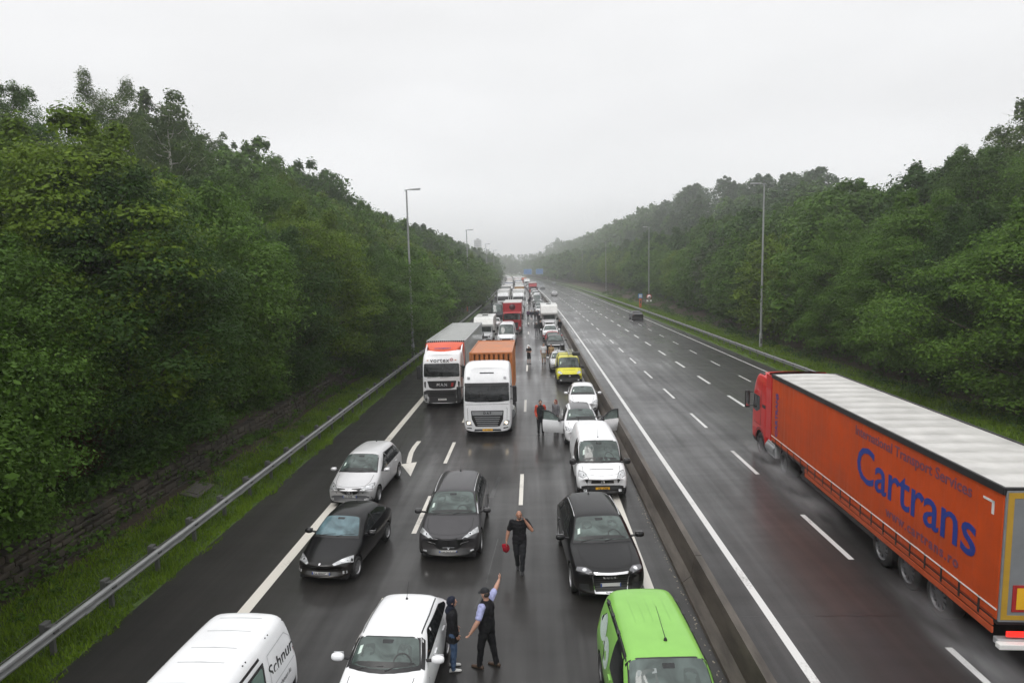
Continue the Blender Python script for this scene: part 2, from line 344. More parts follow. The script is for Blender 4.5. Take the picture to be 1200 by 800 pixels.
def asphalt(name, lane0, lane_w, dark, wet=0.55):
    m = _new(name); n = m.node_tree.nodes; l = m.node_tree.links.new
    o = n.new('ShaderNodeOutputMaterial'); p = n.new('ShaderNodeBsdfPrincipled'); l(p.outputs[0], o.inputs[0])
    u = n.new('ShaderNodeUVMap'); u.uv_map = 'road'; sp = n.new('ShaderNodeSeparateXYZ'); l(u.outputs[0], sp.inputs[0])
    def noise(sc, det, mapsc=None, rough=.6):
        nz = n.new('ShaderNodeTexNoise'); nz.inputs['Scale'].default_value = sc; nz.inputs['Detail'].default_value = det; nz.inputs['Roughness'].default_value = rough
        if mapsc:
            mp = n.new('ShaderNodeMapping'); mp.inputs['Scale'].default_value = mapsc; l(u.outputs[0], mp.inputs[0]); l(mp.outputs[0], nz.inputs['Vector'])
        else: l(u.outputs[0], nz.inputs['Vector'])
        return nz.outputs[0]
    def rng(v, a, b, c, d):
        mr = n.new('ShaderNodeMapRange'); mr.inputs[1].default_value = a; mr.inputs[2].default_value = b; mr.inputs[3].default_value = c; mr.inputs[4].default_value = d
        l(v, mr.inputs[0]); return mr.outputs[0]
    def mth(op, a, b=None):
        q = n.new('ShaderNodeMath'); q.operation = op
        for i, v in enumerate((a, b)):
            if v is None: continue
            if isinstance(v, (int, float)): q.inputs[i].default_value = v
            else: l(v, q.inputs[i])
        return q.outputs[0]
    streak = noise(1.0, 5, (2.2, .06, 1)); patch = noise(.16, 4); cross = noise(1.0, 4, (.25, 1.6, 1)); fine = noise(38, 3, rough=.7); grit = noise(140, 2)
    # two wheel tracks per lane
    ph = mth('MULTIPLY', mth('SUBTRACT', sp.outputs[0], lane0), 2*math.pi*2/lane_w)
    track = mth('MULTIPLY_ADD', mth('COSINE', ph), -0.5); 
    q = n.new('ShaderNodeMath'); q.operation = 'MULTIPLY_ADD'; l(mth('COSINE', ph), q.inputs[0]); q.inputs[1].default_value = -.5; q.inputs[2].default_value = .5; track = q.outputs[0]
    v = mth('MULTIPLY', rng(streak, .3, .7, .80, 1.22), rng(patch, .3, .7, .70, 1.3))
    v = mth('MULTIPLY', v, rng(track, 0, 1, 1.08, .86)); v = mth('MULTIPLY', v, rng(cross, .3, .7, .93, 1.07)); v = mth('MULTIPLY', v, rng(fine, .3, .7, .8, 1.2))
    v = mth('MULTIPLY', v, rng(grit, .3, .7, .75, 1.3))
    mx = n.new('ShaderNodeMix'); mx.data_type = 'RGBA'; mx.blend_type = 'MULTIPLY'; mx.inputs[0].default_value = 1; mx.inputs[6].default_value = (*dark, 1); l(v, mx.inputs[7])
    # crack / joint seams across the slabs
    l(mx.outputs[2], p.inputs['Base Color'])
    wetn = mth('MULTIPLY', rng(patch, .3, .7, .35, 1.0), rng(streak, .25, .75, .6, 1.15))
    p.inputs['Roughness'].default_value = .5; p.inputs['Specular IOR Level'].default_value = .3
    rr = mth('MULTIPLY', rng(streak, .3, .7, .56, .38), rng(cross, .3, .7, 1.1, .9)); l(rr, p.inputs['Roughness'])
    cw = n.new('ShaderNodeClamp'); l(mth('MULTIPLY', wetn, wet*2.1), cw.inputs[0]); l(cw.outputs[0], p.inputs['Coat Weight'])
    l(rng(streak, .3, .7, .24, .09), p.inputs['Coat Roughness']); p.inputs['Coat IOR'].default_value = 1.33
    b = n.new('ShaderNodeBump'); b.inputs['Strength'].default_value = .35; b.inputs['Distance'].default_value = .01; l(grit, b.inputs['Height']); l(b.outputs[0], p.inputs['Normal'])
    b2 = n.new('ShaderNodeBump'); b2.inputs['Strength'].default_value = .10; b2.inputs['Distance'].default_value = .01; l(fine, b2.inputs['Height']); l(b2.outputs[0], p.inputs['Coat Normal'])
    return m
M_ASPL = asphalt('wet_asphalt_near', -7.55, 3.5, (0.020, 0.0185, 0.0175))
M_ASPR = asphalt('wet_asphalt_far', 5.62, 3.45, (0.023, 0.022, 0.022))
tag(strips_obj('road', [(-10.55, 4.3, -40, 690, 0.0)], M_ASPL), kind='structure')
tag(strips_obj('road', [(4.3, 19.62, -40, 690, 0.0)], M_ASPR), kind='structure')

def paint_mark(name, col):
    m = _new(name); n = m.node_tree.nodes; l = m.node_tree.links.new
    o = n.new('ShaderNodeOutputMaterial'); p = n.new('ShaderNodeBsdfPrincipled'); l(p.outputs[0], o.inputs[0])
    u = n.new('ShaderNodeUVMap'); u.uv_map = 'road'
    nz = n.new('ShaderNodeTexNoise'); nz.inputs['Scale'].default_value = 14; nz.inputs['Detail'].default_value = 6; nz.inputs['Roughness'].default_value = .75; l(u.outputs[0], nz.inputs['Vector'])
    nb = n.new('ShaderNodeTexNoise'); nb.inputs['Scale'].default_value = .7; nb.inputs['Detail'].default_value = 3; l(u.outputs[0], nb.inputs['Vector'])
    mu = n.new('ShaderNodeMath'); mu.operation = 'ADD'; l(nz.outputs[0], mu.inputs[0]); l(nb.outputs[0], mu.inputs[1])
    rp = n.new('ShaderNodeValToRGB'); rp.color_ramp.elements[0].position = .33; rp.color_ramp.elements[1].position = .46
    rp.color_ramp.elements[0].color = (0.16, 0.15, 0.14, 1); rp.color_ramp.elements[1].color = (*col, 1)
    hf = n.new('ShaderNodeMath'); hf.operation = 'MULTIPLY'; hf.inputs[1].default_value = .5; l(mu.outputs[0], hf.inputs[0]); l(hf.outputs[0], rp.inputs[0])
    l(rp.outputs[0], p.inputs['Base Color']); p.inputs['Roughness'].default_value = .35; p.inputs['Coat Weight'].default_value = .3; p.inputs['Coat Roughness'].default_value = .2
    return m
M_LINE = paint_mark('road_paint', (0.66, 0.63, 0.57))
M_LINEW = paint_mark('road_paint_cool', (0.62, 0.62, 0.61))
specs = [(-7.70, -7.38, -20, 600, .004), (2.84, 3.09, -20, 600, .004)]
for k in range(-2, 40):
    specs.append((-.65, -.50, 21.85+14.9*k, 25.3+14.9*k, .004))
for k in range(-4, 4): specs.append((-4.13, -3.97, 26.9+7.43*k, 30.3+7.43*k, .004))
for k in range(4, 40): specs.append((-4.13, -3.97, 27+14.9*(k-3), 30.3+14.9*(k-3), .004))
tag(strips_obj('lane_markings', specs, M_LINE), kind='structure')
specs = [(5.53, 5.73, -20, 640, .004)]
for k in range(-5, 70): specs.append((8.97, 9.13, 24.9+7.5*k, 28.2+7.5*k, .004))
for k in range(-5, 70): specs.append((12.58, 12.78, 37.2+7.5*k, 40.5+7.5*k, .004))
for k in range(-6, 70): specs.append((15.72, 15.84, 45.2+7.5*k, 47.9+7.5*k, .004))
specs.append((18.36, 18.50, -20, 640, .004))
tag(strips_obj('lane_markings', specs, M_LINEW), kind='structure')
# bent lane arrow
ar = MB()
path = [(-5.88, 30.6), (-5.93, 29.6), (-5.90, 28.6), (-5.80, 27.7), (-5.70, 27.0)]
rows = []
for i, (x, y) in enumerate(path): rows.append([(x-.11, y, .004), (x+.11, y, .004)])
ar.grid(rows); ar.add([(-6.02, 26.85, .004), (-5.36, 27.15, .004), (-5.27, 25.2, .004)], [(0, 1, 2)])
o = ar.build('arrow_marking', M_LINE); uv = o.data.uv_layers.new(name='road')
for lp in o.data.loops: uv.data[lp.index].uv = o.data.vertices[lp.vertex_index].co[:2]
tag(o, kind='structure')
# tar-sealed cracks and joints
tar = MB()
def crack(pts, wd, z=.0035):
    for (x0, y0), (x1, y1) in zip(pts, pts[1:]):
        d = Vector((x1-x0, y1-y0)); d.normalize(); nx, ny = -d.y*wd/2, d.x*wd/2
        tar.add([(x0-nx, y0-ny, z), (x0+nx, y0+ny, z), (x1+nx, y1+ny, z), (x1-nx, y1-ny, z)], [(0, 1, 2, 3)])
for pts, wd in (([(-1.50, 25.0), (-1.56, 24.2), (-1.64, 23.4), (-1.70, 22.6)], .16), ([(-1.25, 19.0), (-1.35, 17.5), (-1.42, 16.2)], .03), ([(-1.5, 15.6), (-1.62, 14.9)], .05)):
    crack(pts, wd)
def wig(x0, x1, y, amp, wd, seg=.35):
    pts = []; x = x0
    while x <= x1: pts.append((x, y+rnd.uniform(-amp, amp))); x += seg
    crack(pts, wd)
wig(4.9, 18.5, 14.5, .03, .02); wig(4.9, 19, 47, .05, .03); wig(-10, 3.5, 33.5, .04, .02); wig(-10, 3.6, 52, .05, .03)
o = tar.build('crack_sealing', mat('tar', (0.010, 0.010, 0.010), .35, coat=.6), recalc=False); tag(o, kind='structure')
# manhole cover and gully in the left lane
# ------------------------------------------------------------------ central barrier
BAR = [(3.86, 0.0), (3.88, 0.08), (4.10, 0.26), (4.20, 0.84), (4.38, 0.84), (4.47, 0.26), (4.70, 0.08), (4.72, 0.0)]
def sweep(prof, y0, y1, dy, closed=False, seglen=None):
    ys = list(np.arange(y0, y1, dy))+[y1]; vs = []; n = len(prof)
    for y in ys:
        for a, b in prof: vs.append((a+off(y), y, b))
    fs = [(j*n+i, j*n+i+1, (j+1)*n+i+1, (j+1)*n+i) for j in range(len(ys)-1) for i in range(n-1)]
    if closed: fs += [(j*n+n-1, j*n, (j+1)*n, (j+1)*n+n-1) for j in range(len(ys)-1)]
    return vs, fs
def concrete_mat():
    m = _new('barrier_concrete'); n = m.node_tree.nodes; l = m.node_tree.links.new
    o = n.new('ShaderNodeOutputMaterial'); p = n.new('ShaderNodeBsdfPrincipled'); l(p.outputs[0], o.inputs[0])
    tcn = n.new('ShaderNodeTexCoord')
    mp = n.new('ShaderNodeMapping'); mp.inputs['Scale'].default_value = (2, .35, 1.2); l(tcn.outputs['Object'], mp.inputs[0])
    nz = n.new('ShaderNodeTexNoise'); nz.inputs['Scale'].default_value = 1.6; nz.inputs['Detail'].default_value = 8; nz.inputs['Roughness'].default_value = .7; l(mp.outputs[0], nz.inputs['Vector'])
    rp = n.new('ShaderNodeValToRGB'); rp.color_ramp.elements[0].position = .32; rp.color_ramp.elements[1].position = .7
    rp.color_ramp.elements[0].color = (0.030, 0.024, 0.019, 1); rp.color_ramp.elements[1].color = (0.115, 0.098, 0.082, 1); l(nz.outputs[0], rp.inputs[0])
    l(rp.outputs[0], p.inputs['Base Color']); p.inputs['Roughness'].default_value = .55
    b = n.new('ShaderNodeBump'); b.inputs['Strength'].default_value = .5; b.inputs['Distance'].default_value = .02; l(nz.outputs[0], b.inputs['Height']); l(b.outputs[0], p.inputs['Normal'])
    return m
b_ = MB()
y = -20.0
while y < 600:                      # slip-formed lengths with a narrow joint
    ln = 12.0; vs, fs = sweep(BAR, y+.01, y+ln-.01, 3.0); b_.add(vs, fs)
    k = len(BAR); b_.add(vs[:k], [tuple(range(k))]); b_.add(vs[-k:], [tuple(reversed(range(k)))]); y += ln
bar = b_.build('concrete_barrier', concrete_mat(), recalc=False)
tag(bar, 'long dark wet concrete barrier dividing the jammed and the flowing carriageway', 'barrier')
# a low line of grit and gravel washed against its foot
g_ = MB()
for i in range(420):
    yy = rnd.uniform(9, 60); xx = 3.80-abs(rnd.gauss(0, .05)); r = rnd.uniform(.008, .022)
    g_.add([(xx-r, yy-r, 0), (xx+r, yy-r*.6, 0), (xx+r*.7, yy+r, 0), (xx-r*.8, yy+r*.7, 0), (xx, yy, r*1.2)], [(0, 1, 4), (1, 2, 4), (2, 3, 4), (3, 0, 4)])
tag(g_.build('gravel', mat('grit', (.30, .27, .22), .8, var=.4, scale=20)), 'pale grit washed up along the foot of the central barrier', 'gravel', kind='stuff')

# ------------------------------------------------------------------ guard rails
def guard_rail(name, s, side, y0, y1, step, label, zt=.76, ndense=100, cable=False):
    root = thing(name, label, 'guard rail', (s+off(y0), y0, 0))
    ox, oy = s+off(y0), y0
    W = [(0.00, zt), (-.02, zt-.01), (.06, zt-.045), (.07, zt-.085), (-.03, zt-.12), (-.03, zt-.185), (.07, zt-.22), (.06, zt-.26), (-.02, zt-.30), (0.0, zt-.31)]
    prof = [(s+side*a, b) for a, b in W]+[(s+side*(a-.006), b) for a, b in reversed(W)]
    mb = MB(); vs, fs = sweep(prof, y0, y1, 4.0, closed=True); mb.add([(v[0]-ox, v[1]-oy, v[2]) for v in vs], fs)
    y = y0+2
    while y < min(y1, 130):        # lap joints with bolts
        xx = s+off(y)+side*.068
        mb.box(xx-.012-ox, xx+.012-ox, y-.16-oy, y+.16-oy, zt-.105, zt-.05); mb.box(xx-.012-ox, xx+.012-ox, y-.16-oy, y+.16-oy, zt-.26, zt-.205); y += 4
    mb.build('rail', M_GALV, root)
    pm = MB()
    pm.box(-.055, .055, -.04, .04, -.3, zt-.06); pm.box(-.13, .13, -.07, .07, zt-.30, zt-.02)
    pm.box(-.20, -.06, -.10, .10, zt-.30, zt+.05, .01) if cable else None
    pme = None; ys = list(np.arange(y0+1, y1, step)); seen = sorted(ys, key=lambda q: abs(q-22))[:ndense]
    rest = MB()
    for q in ys:
        px = s+off(q)-side*.12-ox
        if q in seen:
            if pme is None:
                o = pm.build('post', M_GALVD, root, (px, q-oy, 0)); pme = o.data
                if side < 0: o.rotation_euler = (0, 0, math.pi)
            else:
                o = add_obj('post', pme, None, root, (px, q-oy, 0)); o.rotation_euler = (0, 0, math.pi if side < 0 else 0)
        else: rest.box(px-.06, px+.06, q-.06-oy, q+.06-oy, -.2, zt-.03)
    if rest.v: tag(rest.build('far_posts', M_GALVD, root), kind='stuff')
    if cable:
        c = MB(); pts = [(s-side*.42+off(q)-ox, q-oy, .5+.015*math.sin(q*1.7)) for q in np.arange(y0, y1, 5.0)]; c.tube(pts, .018, 5); c.build('rear_cable', M_GALVD, root)
    return root
guard_rail('guard_rail', -11.0, 1, -4, 540, 2.0, 'long galvanised steel guard rail along the grass verge beside the traffic jam', cable=True)
guard_rail('guard_rail', 20.35, -1, 8, 560, 2.0, 'long galvanised steel guard rail along the far side of the free-flowing carriageway', zt=.72)

# concrete inspection slab on the left bank, with a darker twin above
s_ = MB(); s_.box(-.35, .35, -.75, .75, -.06, .06, .02); s_.box(-.22, .22, -.5, .5, .06, .09, .02)
o = s_.build('inspection_slab', mat('slab_concrete', (.075, .068, .06), .7, bump=.4, var=.25), None, (-13.3, 23.2, ground_at(-13.3, 23.2)+.02)); o.rotation_euler = (0, R(16), R(4))
tag(o, 'small grey concrete inspection slab lying in the leaf litter on the left bank', 'concrete slab')

# ------------------------------------------------------------------ stone retaining wall at the foot of the left bank
def stone_wall():
    rs = random.Random(4); mb = MB()
    y = -2.0; course = []
    z = -.25; k = 0
    while z < 1.25:
        h = rs.uniform(.16, .27); yy = -2.0+rs.uniform(0, .3)
        while yy < 62:
            ln = rs.uniform(.28, .62); d = rs.uniform(-.035, .05); x = -14.05-z*.16-d
            mb.box(x-.5, x, yy+.012, yy+ln-.012, z+.010+rs.uniform(-.02, .02), z+h-.010+rs.uniform(-.03, .02), .045); yy += ln
        z += h
    mt = mat('rubble_stone', (.046, .038, .028), .75, var=.6, scale=1.1, bump=.7, bscale=14)
    o = mb.build('stone_wall', mt, recalc=False); tag(o, 'low brown rubble stone retaining wall along the foot of the left bank', 'stone wall')
    b = MB(); b.add([(-14.22, -2, -.3), (-14.42, -2, 1.2), (-14.42, 62, 1.2), (-14.22, 62, -.3)], [(0, 1, 2, 3)]); b.build('mortar', mat('dark_mortar', (.02, .016, .012), .9), o)
stone_wall()

# ------------------------------------------------------------------ lamp posts
M_POLE = mat('lamp_pole_steel', (.30, .31, .31), .5, .3, var=.12, scale=.8)
def lamp_post(s, y, side, label, h=16.2, group=None):
    x = s+off(y); root = thing('street_lamp', label, 'street lamp', (x, y, ground_at(s, y)-.05), head(y), group)
    m = MB(); m.cyl((0, 0, -.6), (0, 0, 1.4), .17, .165, 14); m.cyl((0, 0, 1.4), (0, 0, h-.05), .125, .072, 14); m.cyl((0, 0, 1.36), (0, 0, 1.46), .18, .13, 14); m.build('pole', M_POLE, root)
    d = MB(); d.box(-.1, .1, -.178, -.155, .45, .95, .01); d.build('door', M_GALVD, root)
    a = MB(); a.cyl((-side*.18, 0, h-.02), (side*.45, 0, h+.05), .05, .045, 10); a.build('arm', M_POLE, root)
    b = MB(); b.grid([[(side*(.28+t*1.05), yy*(0.14+.03*math.sin(t*3.1)), h+.06+.05*(1-(yy)**2)+t*.05) for yy in (-1, -.5, 0, .5, 1)] for t in np.linspace(0, 1, 8)])
    b.prism([(side*.28, -.14), (side*.28, .14), (side*1.33, .14), (side*1.33, -.14)], h+.005, h+.075, 'xy'); head_ = b.build('lamp_head', mat('lamp_housing', (.45, .46, .46), .4, .3), root)
    c = MB(); c.box(side*.45-.0, side*1.25, -.11, .11, h-.02, h+.004, .005); c.build('diffuser', mat('lamp_bowl', (.10, .10, .09), .3), head_)
    return root
for i, (y, s, lb) in enumerate([(60, -11.75, 'near left street lamp, its grey pole coming out of the trees beside the lorry'),
        (122, -12.2, 'second grey street lamp on the left, rising clear above the trees'),
        (190, -12.4, 'third hazy street lamp back on the left verge'), (255, -12.4, 'fourth and faint street lamp back on the left verge')]):
    lamp_post(s, y, 1, lb, group='lamps along the left verge')
for i, (y, s, lb) in enumerate([(63.3, 23.0, 'tallest nearest grey street lamp on the right, behind the orange lorry'),
        (135.5, 25.6, 'second street lamp on the right verge beside the round road sign'), (208, 26.2, 'third street lamp back on the right verge in light haze'),
        (300, 28.6, 'fourth street lamp back on the right verge in haze'), (390, 29, 'very faint fifth lamp on the right verge before the gantry'), (470, 29, 'faintest and last lamp on the right by the blue gantry signs')]):
    lamp_post(s, y, -1, lb, group='lamps along the right verge')

# ------------------------------------------------------------------ signs
M_ORANGE = mat('signal_orange', (.50, .10, .03), .45, var=.2)
M_WHITE = mat('sign_white', (.74, .74, .73), .45, var=.08)
def sos_pillar(s, y, label, sign):
    x = s+off(y); r = thing('emergency_phone', label, 'emergency phone', (x, y, ground_at(s, y)))
    m = MB(); m.box(-.22, .22, -.18, .18, -.1, 1.9, .04); m.build('pillar', M_ORANGE, r)
    c = MB(); c.box(-.12, .12, -.20, -.178, .9, 1.5, .01); c.build('phone_panel', M_BLACK, r)
    if sign:
        q = MB(); q.box(-.42, .42, -.03, .03, 1.95, 2.85, .02); sg = q.build('sign_plate', mat('sign_blue', (.06, .22, .50), .4), r)
        t = MB(); t.box(-.26, .26, -.036, -.031, 2.12, 2.68); pn = t.build('sign_panel', M_WHITE, sg)
        text_obj('lettering', 'SOS', .2, mat('sign_blue_ink', (.03, .12, .4), .5), sg, (0, -.038, 2.4), (R(90), 0, 0), extrude=.002)
    return r
sos_pillar(-13.0, 128.5, 'orange emergency phone pillar at the edge of the left trees', False)
sos_pillar(22.4, 128.0, 'orange emergency phone pillar under a small blue sign by the right guard rail', True)
def round_sign():
    s, y = 22.2, 118.0; x = s+off(y); r = thing('road_sign', 'round red-bordered prohibition sign with white plate below, right verge', 'road sign', (x, y, ground_at(s, y)))
    m = MB(); m.cyl((0, 0, -.3), (0, 0, 3.1), .045, n=10); m.build('post', M_GALVD, r)
    d = MB(); d.lathe([(-.02, .001), (-.02, .48), (.02, .48), (.02, .001)], 32, 'y', (0, -.06, 2.65)); dk = d.build('sign_disc', mat('sign_red', (.45, .03, .03), .4), r)
    d = MB(); d.lathe([(-.004, .001), (-.004, .36), (.004, .36)], 32, 'y', (0, -.083, 2.65)); d.build('sign_face', M_WHITE, dk)
    t = MB(); t.box(-.22, -.03, -.094, -.088, 2.58, 2.72, .01); t.build('car_symbol', mat('sign_red', (0, 0, 0)), dk)
    t = MB(); t.box(.03, .24, -.094, -.088, 2.56, 2.76, .01); t.build('lorry_symbol', M_INK, dk)
    d = MB(); d.box(-.5, .5, -.06, -.03, 1.75, 2.1, .01); pl = d.build('sign_plate', M_WHITE, r)
    t = MB(); t.box(-.12, .12, -.066, -.061, 1.78, 2.07); t.build('symbol', M_INK, pl)
round_sign()
def gantry():
    y = 432.0; r = thing('sign_gantry', 'hazy steel gantry with two blue direction signs over the far road', 'sign gantry', (off(y), y, 0), head(y))
    m = MB()
    for x in (4.3, 21.5): m.box(x-.2, x+.2, -.2, .2, 0, 7.4, .03)
    for z in (6.2, 7.2): m.box(4.1, 21.7, -.12, .12, z-.1, z+.1)
    for i in range(12): m.cyl((4.3+i*1.43, 0, 6.2 if i % 2 else 7.2), (4.3+(i+1)*1.43, 0, 7.2 if i % 2 else 6.2), .05, n=6)
    m.build('frame', M_GALV, r)
    mb = mat('sign_blue', (0, 0, 0))
    for x0, x1 in ((5.2, 10.8), (13.6, 18.6)):
        p = MB(); p.box(x0, x1, -.32, -.2, 4.7, 8.4, .04); s = p.build('sign_panel', mb, r)
        t = MB()
        t.box(x0+.12, x1-.12, -.335, -.322, 8.18, 8.26); t.box(x0+.12, x1-.12, -.335, -.322, 4.86, 4.94); t.box(x0+.12, x0+.2, -.335, -.322, 4.9, 8.2); t.box(x1-.2, x1-.12, -.335, -.322, 4.9, 8.2)
        t.build('sign_border', M_WHITE, s)
gantry()
# tower block in the haze beyond the left wood
def tower():
    r = thing('tower_block', 'pale tower block fading into the haze above the left trees', 'tower block', (-85, 1000, 0))
    m = MB(); m.box(-5.5, 5.5, -6, 6, -2, 56, .1); m.box(-2, 2, -3, 3, 56, 58.5, .1); m.build('wall', mat('tower_concrete', (.33, .33, .34), .7), r)
    for k in range(16):
        for j in range(-2, 3):
            if (k*5+j) % 1 == 0 and len([0]) and k < 16 and j in (-2, -1, 0, 1, 2) and (k*5+j+2) < 80:
                q = MB(); q.box(j*2-.6, j*2+.6, -6.05, -6.003, 4+k*3.2, 5.6+k*3.2); q.build('window', M_GLASSD, r)
tower()
# ------------------------------------------------------------------ vegetation
def leaf_mat(name, col, dark=0.5, trans=0.35, var=.45):
    m = _new(name); n = m.node_tree.nodes; l = m.node_tree.links.new
    o = n.new('ShaderNodeOutputMaterial'); p = n.new('ShaderNodeBsdfPrincipled')
    gi = n.new('ShaderNodeNewGeometry'); oi = n.new('ShaderNodeObjectInfo'); tcn = n.new('ShaderNodeTexCoord')
    nz = n.new('ShaderNodeTexNoise'); nz.inputs['Scale'].default_value = .8; nz.inputs['Detail'].default_value = 3; l(tcn.outputs['Object'], nz.inputs['Vector'])
    rp = n.new('ShaderNodeValToRGB'); cr = rp.color_ramp
    cr.elements[0].position = 0.0; cr.elements[0].color = (*[c*dark for c in col], 1)
    cr.elements[1].position = 1.0; cr.elements[1].color = (col[0]*1.55, col[1]*1.4, col[2]*1.3, 1)
    e = cr.elements.new(.5); e.color = (*col, 1)
    a = n.new('ShaderNodeMath'); a.operation = 'MULTIPLY_ADD'; l(gi.outputs['Random Per Island'], a.inputs[0]); a.inputs[1].default_value = var
    b = n.new('ShaderNodeMath'); b.operation = 'MULTIPLY_ADD'; l(nz.outputs[0], b.inputs[0]); b.inputs[1].default_value = 1.2; b.inputs[2].default_value = -.36
    c = n.new('ShaderNodeMath'); c.operation = 'MULTIPLY_ADD'; l(oi.outputs['Random'], c.inputs[0]); c.inputs[1].default_value = .42; l(b.outputs[0], c.inputs[2])
    l(c.outputs[0], a.inputs[2]); sb = n.new('ShaderNodeMath'); sb.operation = 'SUBTRACT'; l(a.outputs[0], sb.inputs[0]); sb.inputs[1].default_value = var*.5
    l(sb.outputs[0], rp.inputs[0]); l(rp.outputs[0], p.inputs['Base Color'])
    p.inputs['Roughness'].default_value = .5; p.inputs['Specular IOR Level'].default_value = .12
    t = n.new('ShaderNodeBsdfTranslucent'); l(rp.outputs[0], t.inputs['Color']); ms = n.new('ShaderNodeMixShader'); ms.inputs[0].default_value = trans
    l(p.outputs[0], ms.inputs[1]); l(t.outputs[0], ms.inputs[2]); l(ms.outputs[0], o.inputs[0]); return m
LEAF = {'mid': leaf_mat('leaf_mid', (.080, .158, .022)), 'dark': leaf_mat('leaf_dark', (.044, .094, .018)), 'lime': leaf_mat('leaf_lime', (.108, .178, .016)),
        'grey': leaf_mat('leaf_silver', (.115, .150, .085)), 'birch': leaf_mat('leaf_birch', (.068, .112, .024)), 'rust': leaf_mat('leaf_rust', (.075, .034, .016))}
M_BARK = mat('bark', (.07, .055, .042), .85, bump=.8, var=.4, bscale=12)
M_BARKB = mat('birch_bark', (.42, .40, .37), .7, bump=.4, var=.45, bscale=9, scale=6)
nr = np.random.RandomState(11)
def leaves(C, rad, per, size, rs, droop=0.0, spread=.22):
    """C (k,3) clump centres, rad (k,3) clump radii; per leaves in each: points near the clump's surface, leaf planes facing roughly outward and up"""
    k = len(C); N = k*per
    d = rs.normal(size=(N, 3)); d /= np.linalg.norm(d, axis=1)[:, None]
    d[:, 2] = np.where(d[:, 2] < -0.35, -d[:, 2]*.6, d[:, 2])
    r = np.clip(rs.normal(.82, spread, N), .15, 1.5)[:, None]
    ci = np.repeat(np.arange(k), per); P = C[ci] + d*r*rad[ci]
    if droop: P[:, 2] -= droop*rs.rand(N)**2*np.linalg.norm((P-C[ci])[:, :2], axis=1)
    nrm = d*.9 + rs.normal(size=(N, 3))*.55 + np.array([0, 0, .55]); nrm /= np.linalg.norm(nrm, axis=1)[:, None]
    a = np.cross(nrm, rs.normal(size=(N, 3))); a /= np.linalg.norm(a, axis=1)[:, None]; b = np.cross(nrm, a)
    s = size*(rs.uniform(.45, 1.25, N)+.7*(rs.rand(N) > .9))[:, None]
    V = np.stack([P-a*s*.5, P+b*s*.30-nrm*s*.05, P+a*s*.55, P-b*s*.30-nrm*s*.05], 1).reshape(-1, 3)
    return V, np.arange(N*4).reshape(-1, 4)
def crown_clumps(kind, H, Rr, rs):
    """clump centres for a tree of height H and crown radius Rr"""
    out = []
    zb, n = {'broad': (.28, 58), 'bush': (.04, 74), 'tall': (.22, 56), 'birch': (.30, 46), 'round': (.12, 60)}[kind]
    lobes = [(rs.uniform(0, 2*math.pi), rs.uniform(.25, .95), rs.uniform(.18, .5)) for _ in range(7)]
    for i in range(n):
        t = (i+.5)/n; z = zb + (1-zb)*t*.95
        tt = (z-zb)/(1-zb)
        prof = {'broad': math.sin(math.pi*min(1, (tt*.86+.12)))**.7, 'bush': (1-tt**2.6)**.6*(.78+.35*math.sin(tt*3)), 'tall': math.sin(math.pi*(tt*.84+.12))**.9*.72,
                'birch': math.sin(math.pi*(tt*.8+.12))**.85*.70, 'round': math.sin(math.pi*(tt*.78+.18))**.55}[kind]
        th = i*2.39996 + rs.uniform(-.5, .5); q = 1.0
        for (la, lz, amp) in lobes: q += amp*max(0, math.cos(th-la))**3*math.exp(-((tt-lz)/.22)**2)
        rr = prof*Rr*q*rs.uniform(.62, .95)*.82
        sc = Rr*rs.uniform(.22, .40)*(1.0 if kind != 'birch' else .75)
        out.append((rr*math.cos(th), rr*math.sin(th), z*H, sc*1.15, sc*1.15, sc*rs.uniform(.6, .95)))
        if i % 3 == 0: out.append((rr*.45*math.cos(th+1), rr*.45*math.sin(th+1), z*H, sc*1.2, sc*1.2, sc))
    # loose leader shoots poke out of the top
    for i in range(7): 
        a = rs.uniform(0, 6.28); out.append((Rr*.35*math.cos(a), Rr*.35*math.sin(a), H*rs.uniform(.94, 1.05), Rr*.11, Rr*.11, Rr*.2))
    return np.array(out)
def tree_proto(kind, H, Rr, seed, per, size, limbs=True, spread=.22):
    rs = np.random.RandomState(seed); cl = crown_clumps(kind, H, Rr, rs); C, rad = cl[:, :3], cl[:, 3:]
    V, F = leaves(C, rad, per, size, rs, droop=.5 if kind == 'birch' else .12, spread=spread)
    cme = np_mesh(V, F, 'crown'); t = MB()
    lean = rs.uniform(-.3, .3, 2); pts = [Vector((lean[0]*z*z, lean[1]*z*z, z*H*.85)) for z in (0, .15, .35, .6, .85, 1)]
    r0 = H*.017+.03; rr = [r0*1.25, r0, r0*.8, r0*.55, r0*.3, r0*.1]; pts[0].z = -.8
    t.tube(pts, rr, 8)
    if limbs:
        for j in range(0, len(C), 2):
            c = Vector(C[j]); zt = max(.12*H, c.z-.35*math.hypot(c.x, c.y)-.3); s = min(1, zt/(H*.85)); a = Vector((lean[0]*s*s, lean[1]*s*s, zt))
            md = (a+c)/2+Vector((0, 0, -.15*H*.1)); rl = r0*.42*(1-.6*s); t.tube([a, md, c+Vector((0, 0, rad[j][2]*.4))], [rl, rl*.6, rl*.15], 5)
        if kind in ('birch', 'tall'):
            for j in range(10):
                c = Vector(C[rs.randint(len(C))]); e = c+Vector((rs.uniform(-1, 1), rs.uniform(-1, 1), rs.uniform(.4, 1.3)))*Rr*.3; t.tube([c, e], [.02, .008], 4)
    tm = mesh_from(t.v, t.f, 'trunk', True)
    return cme, tm
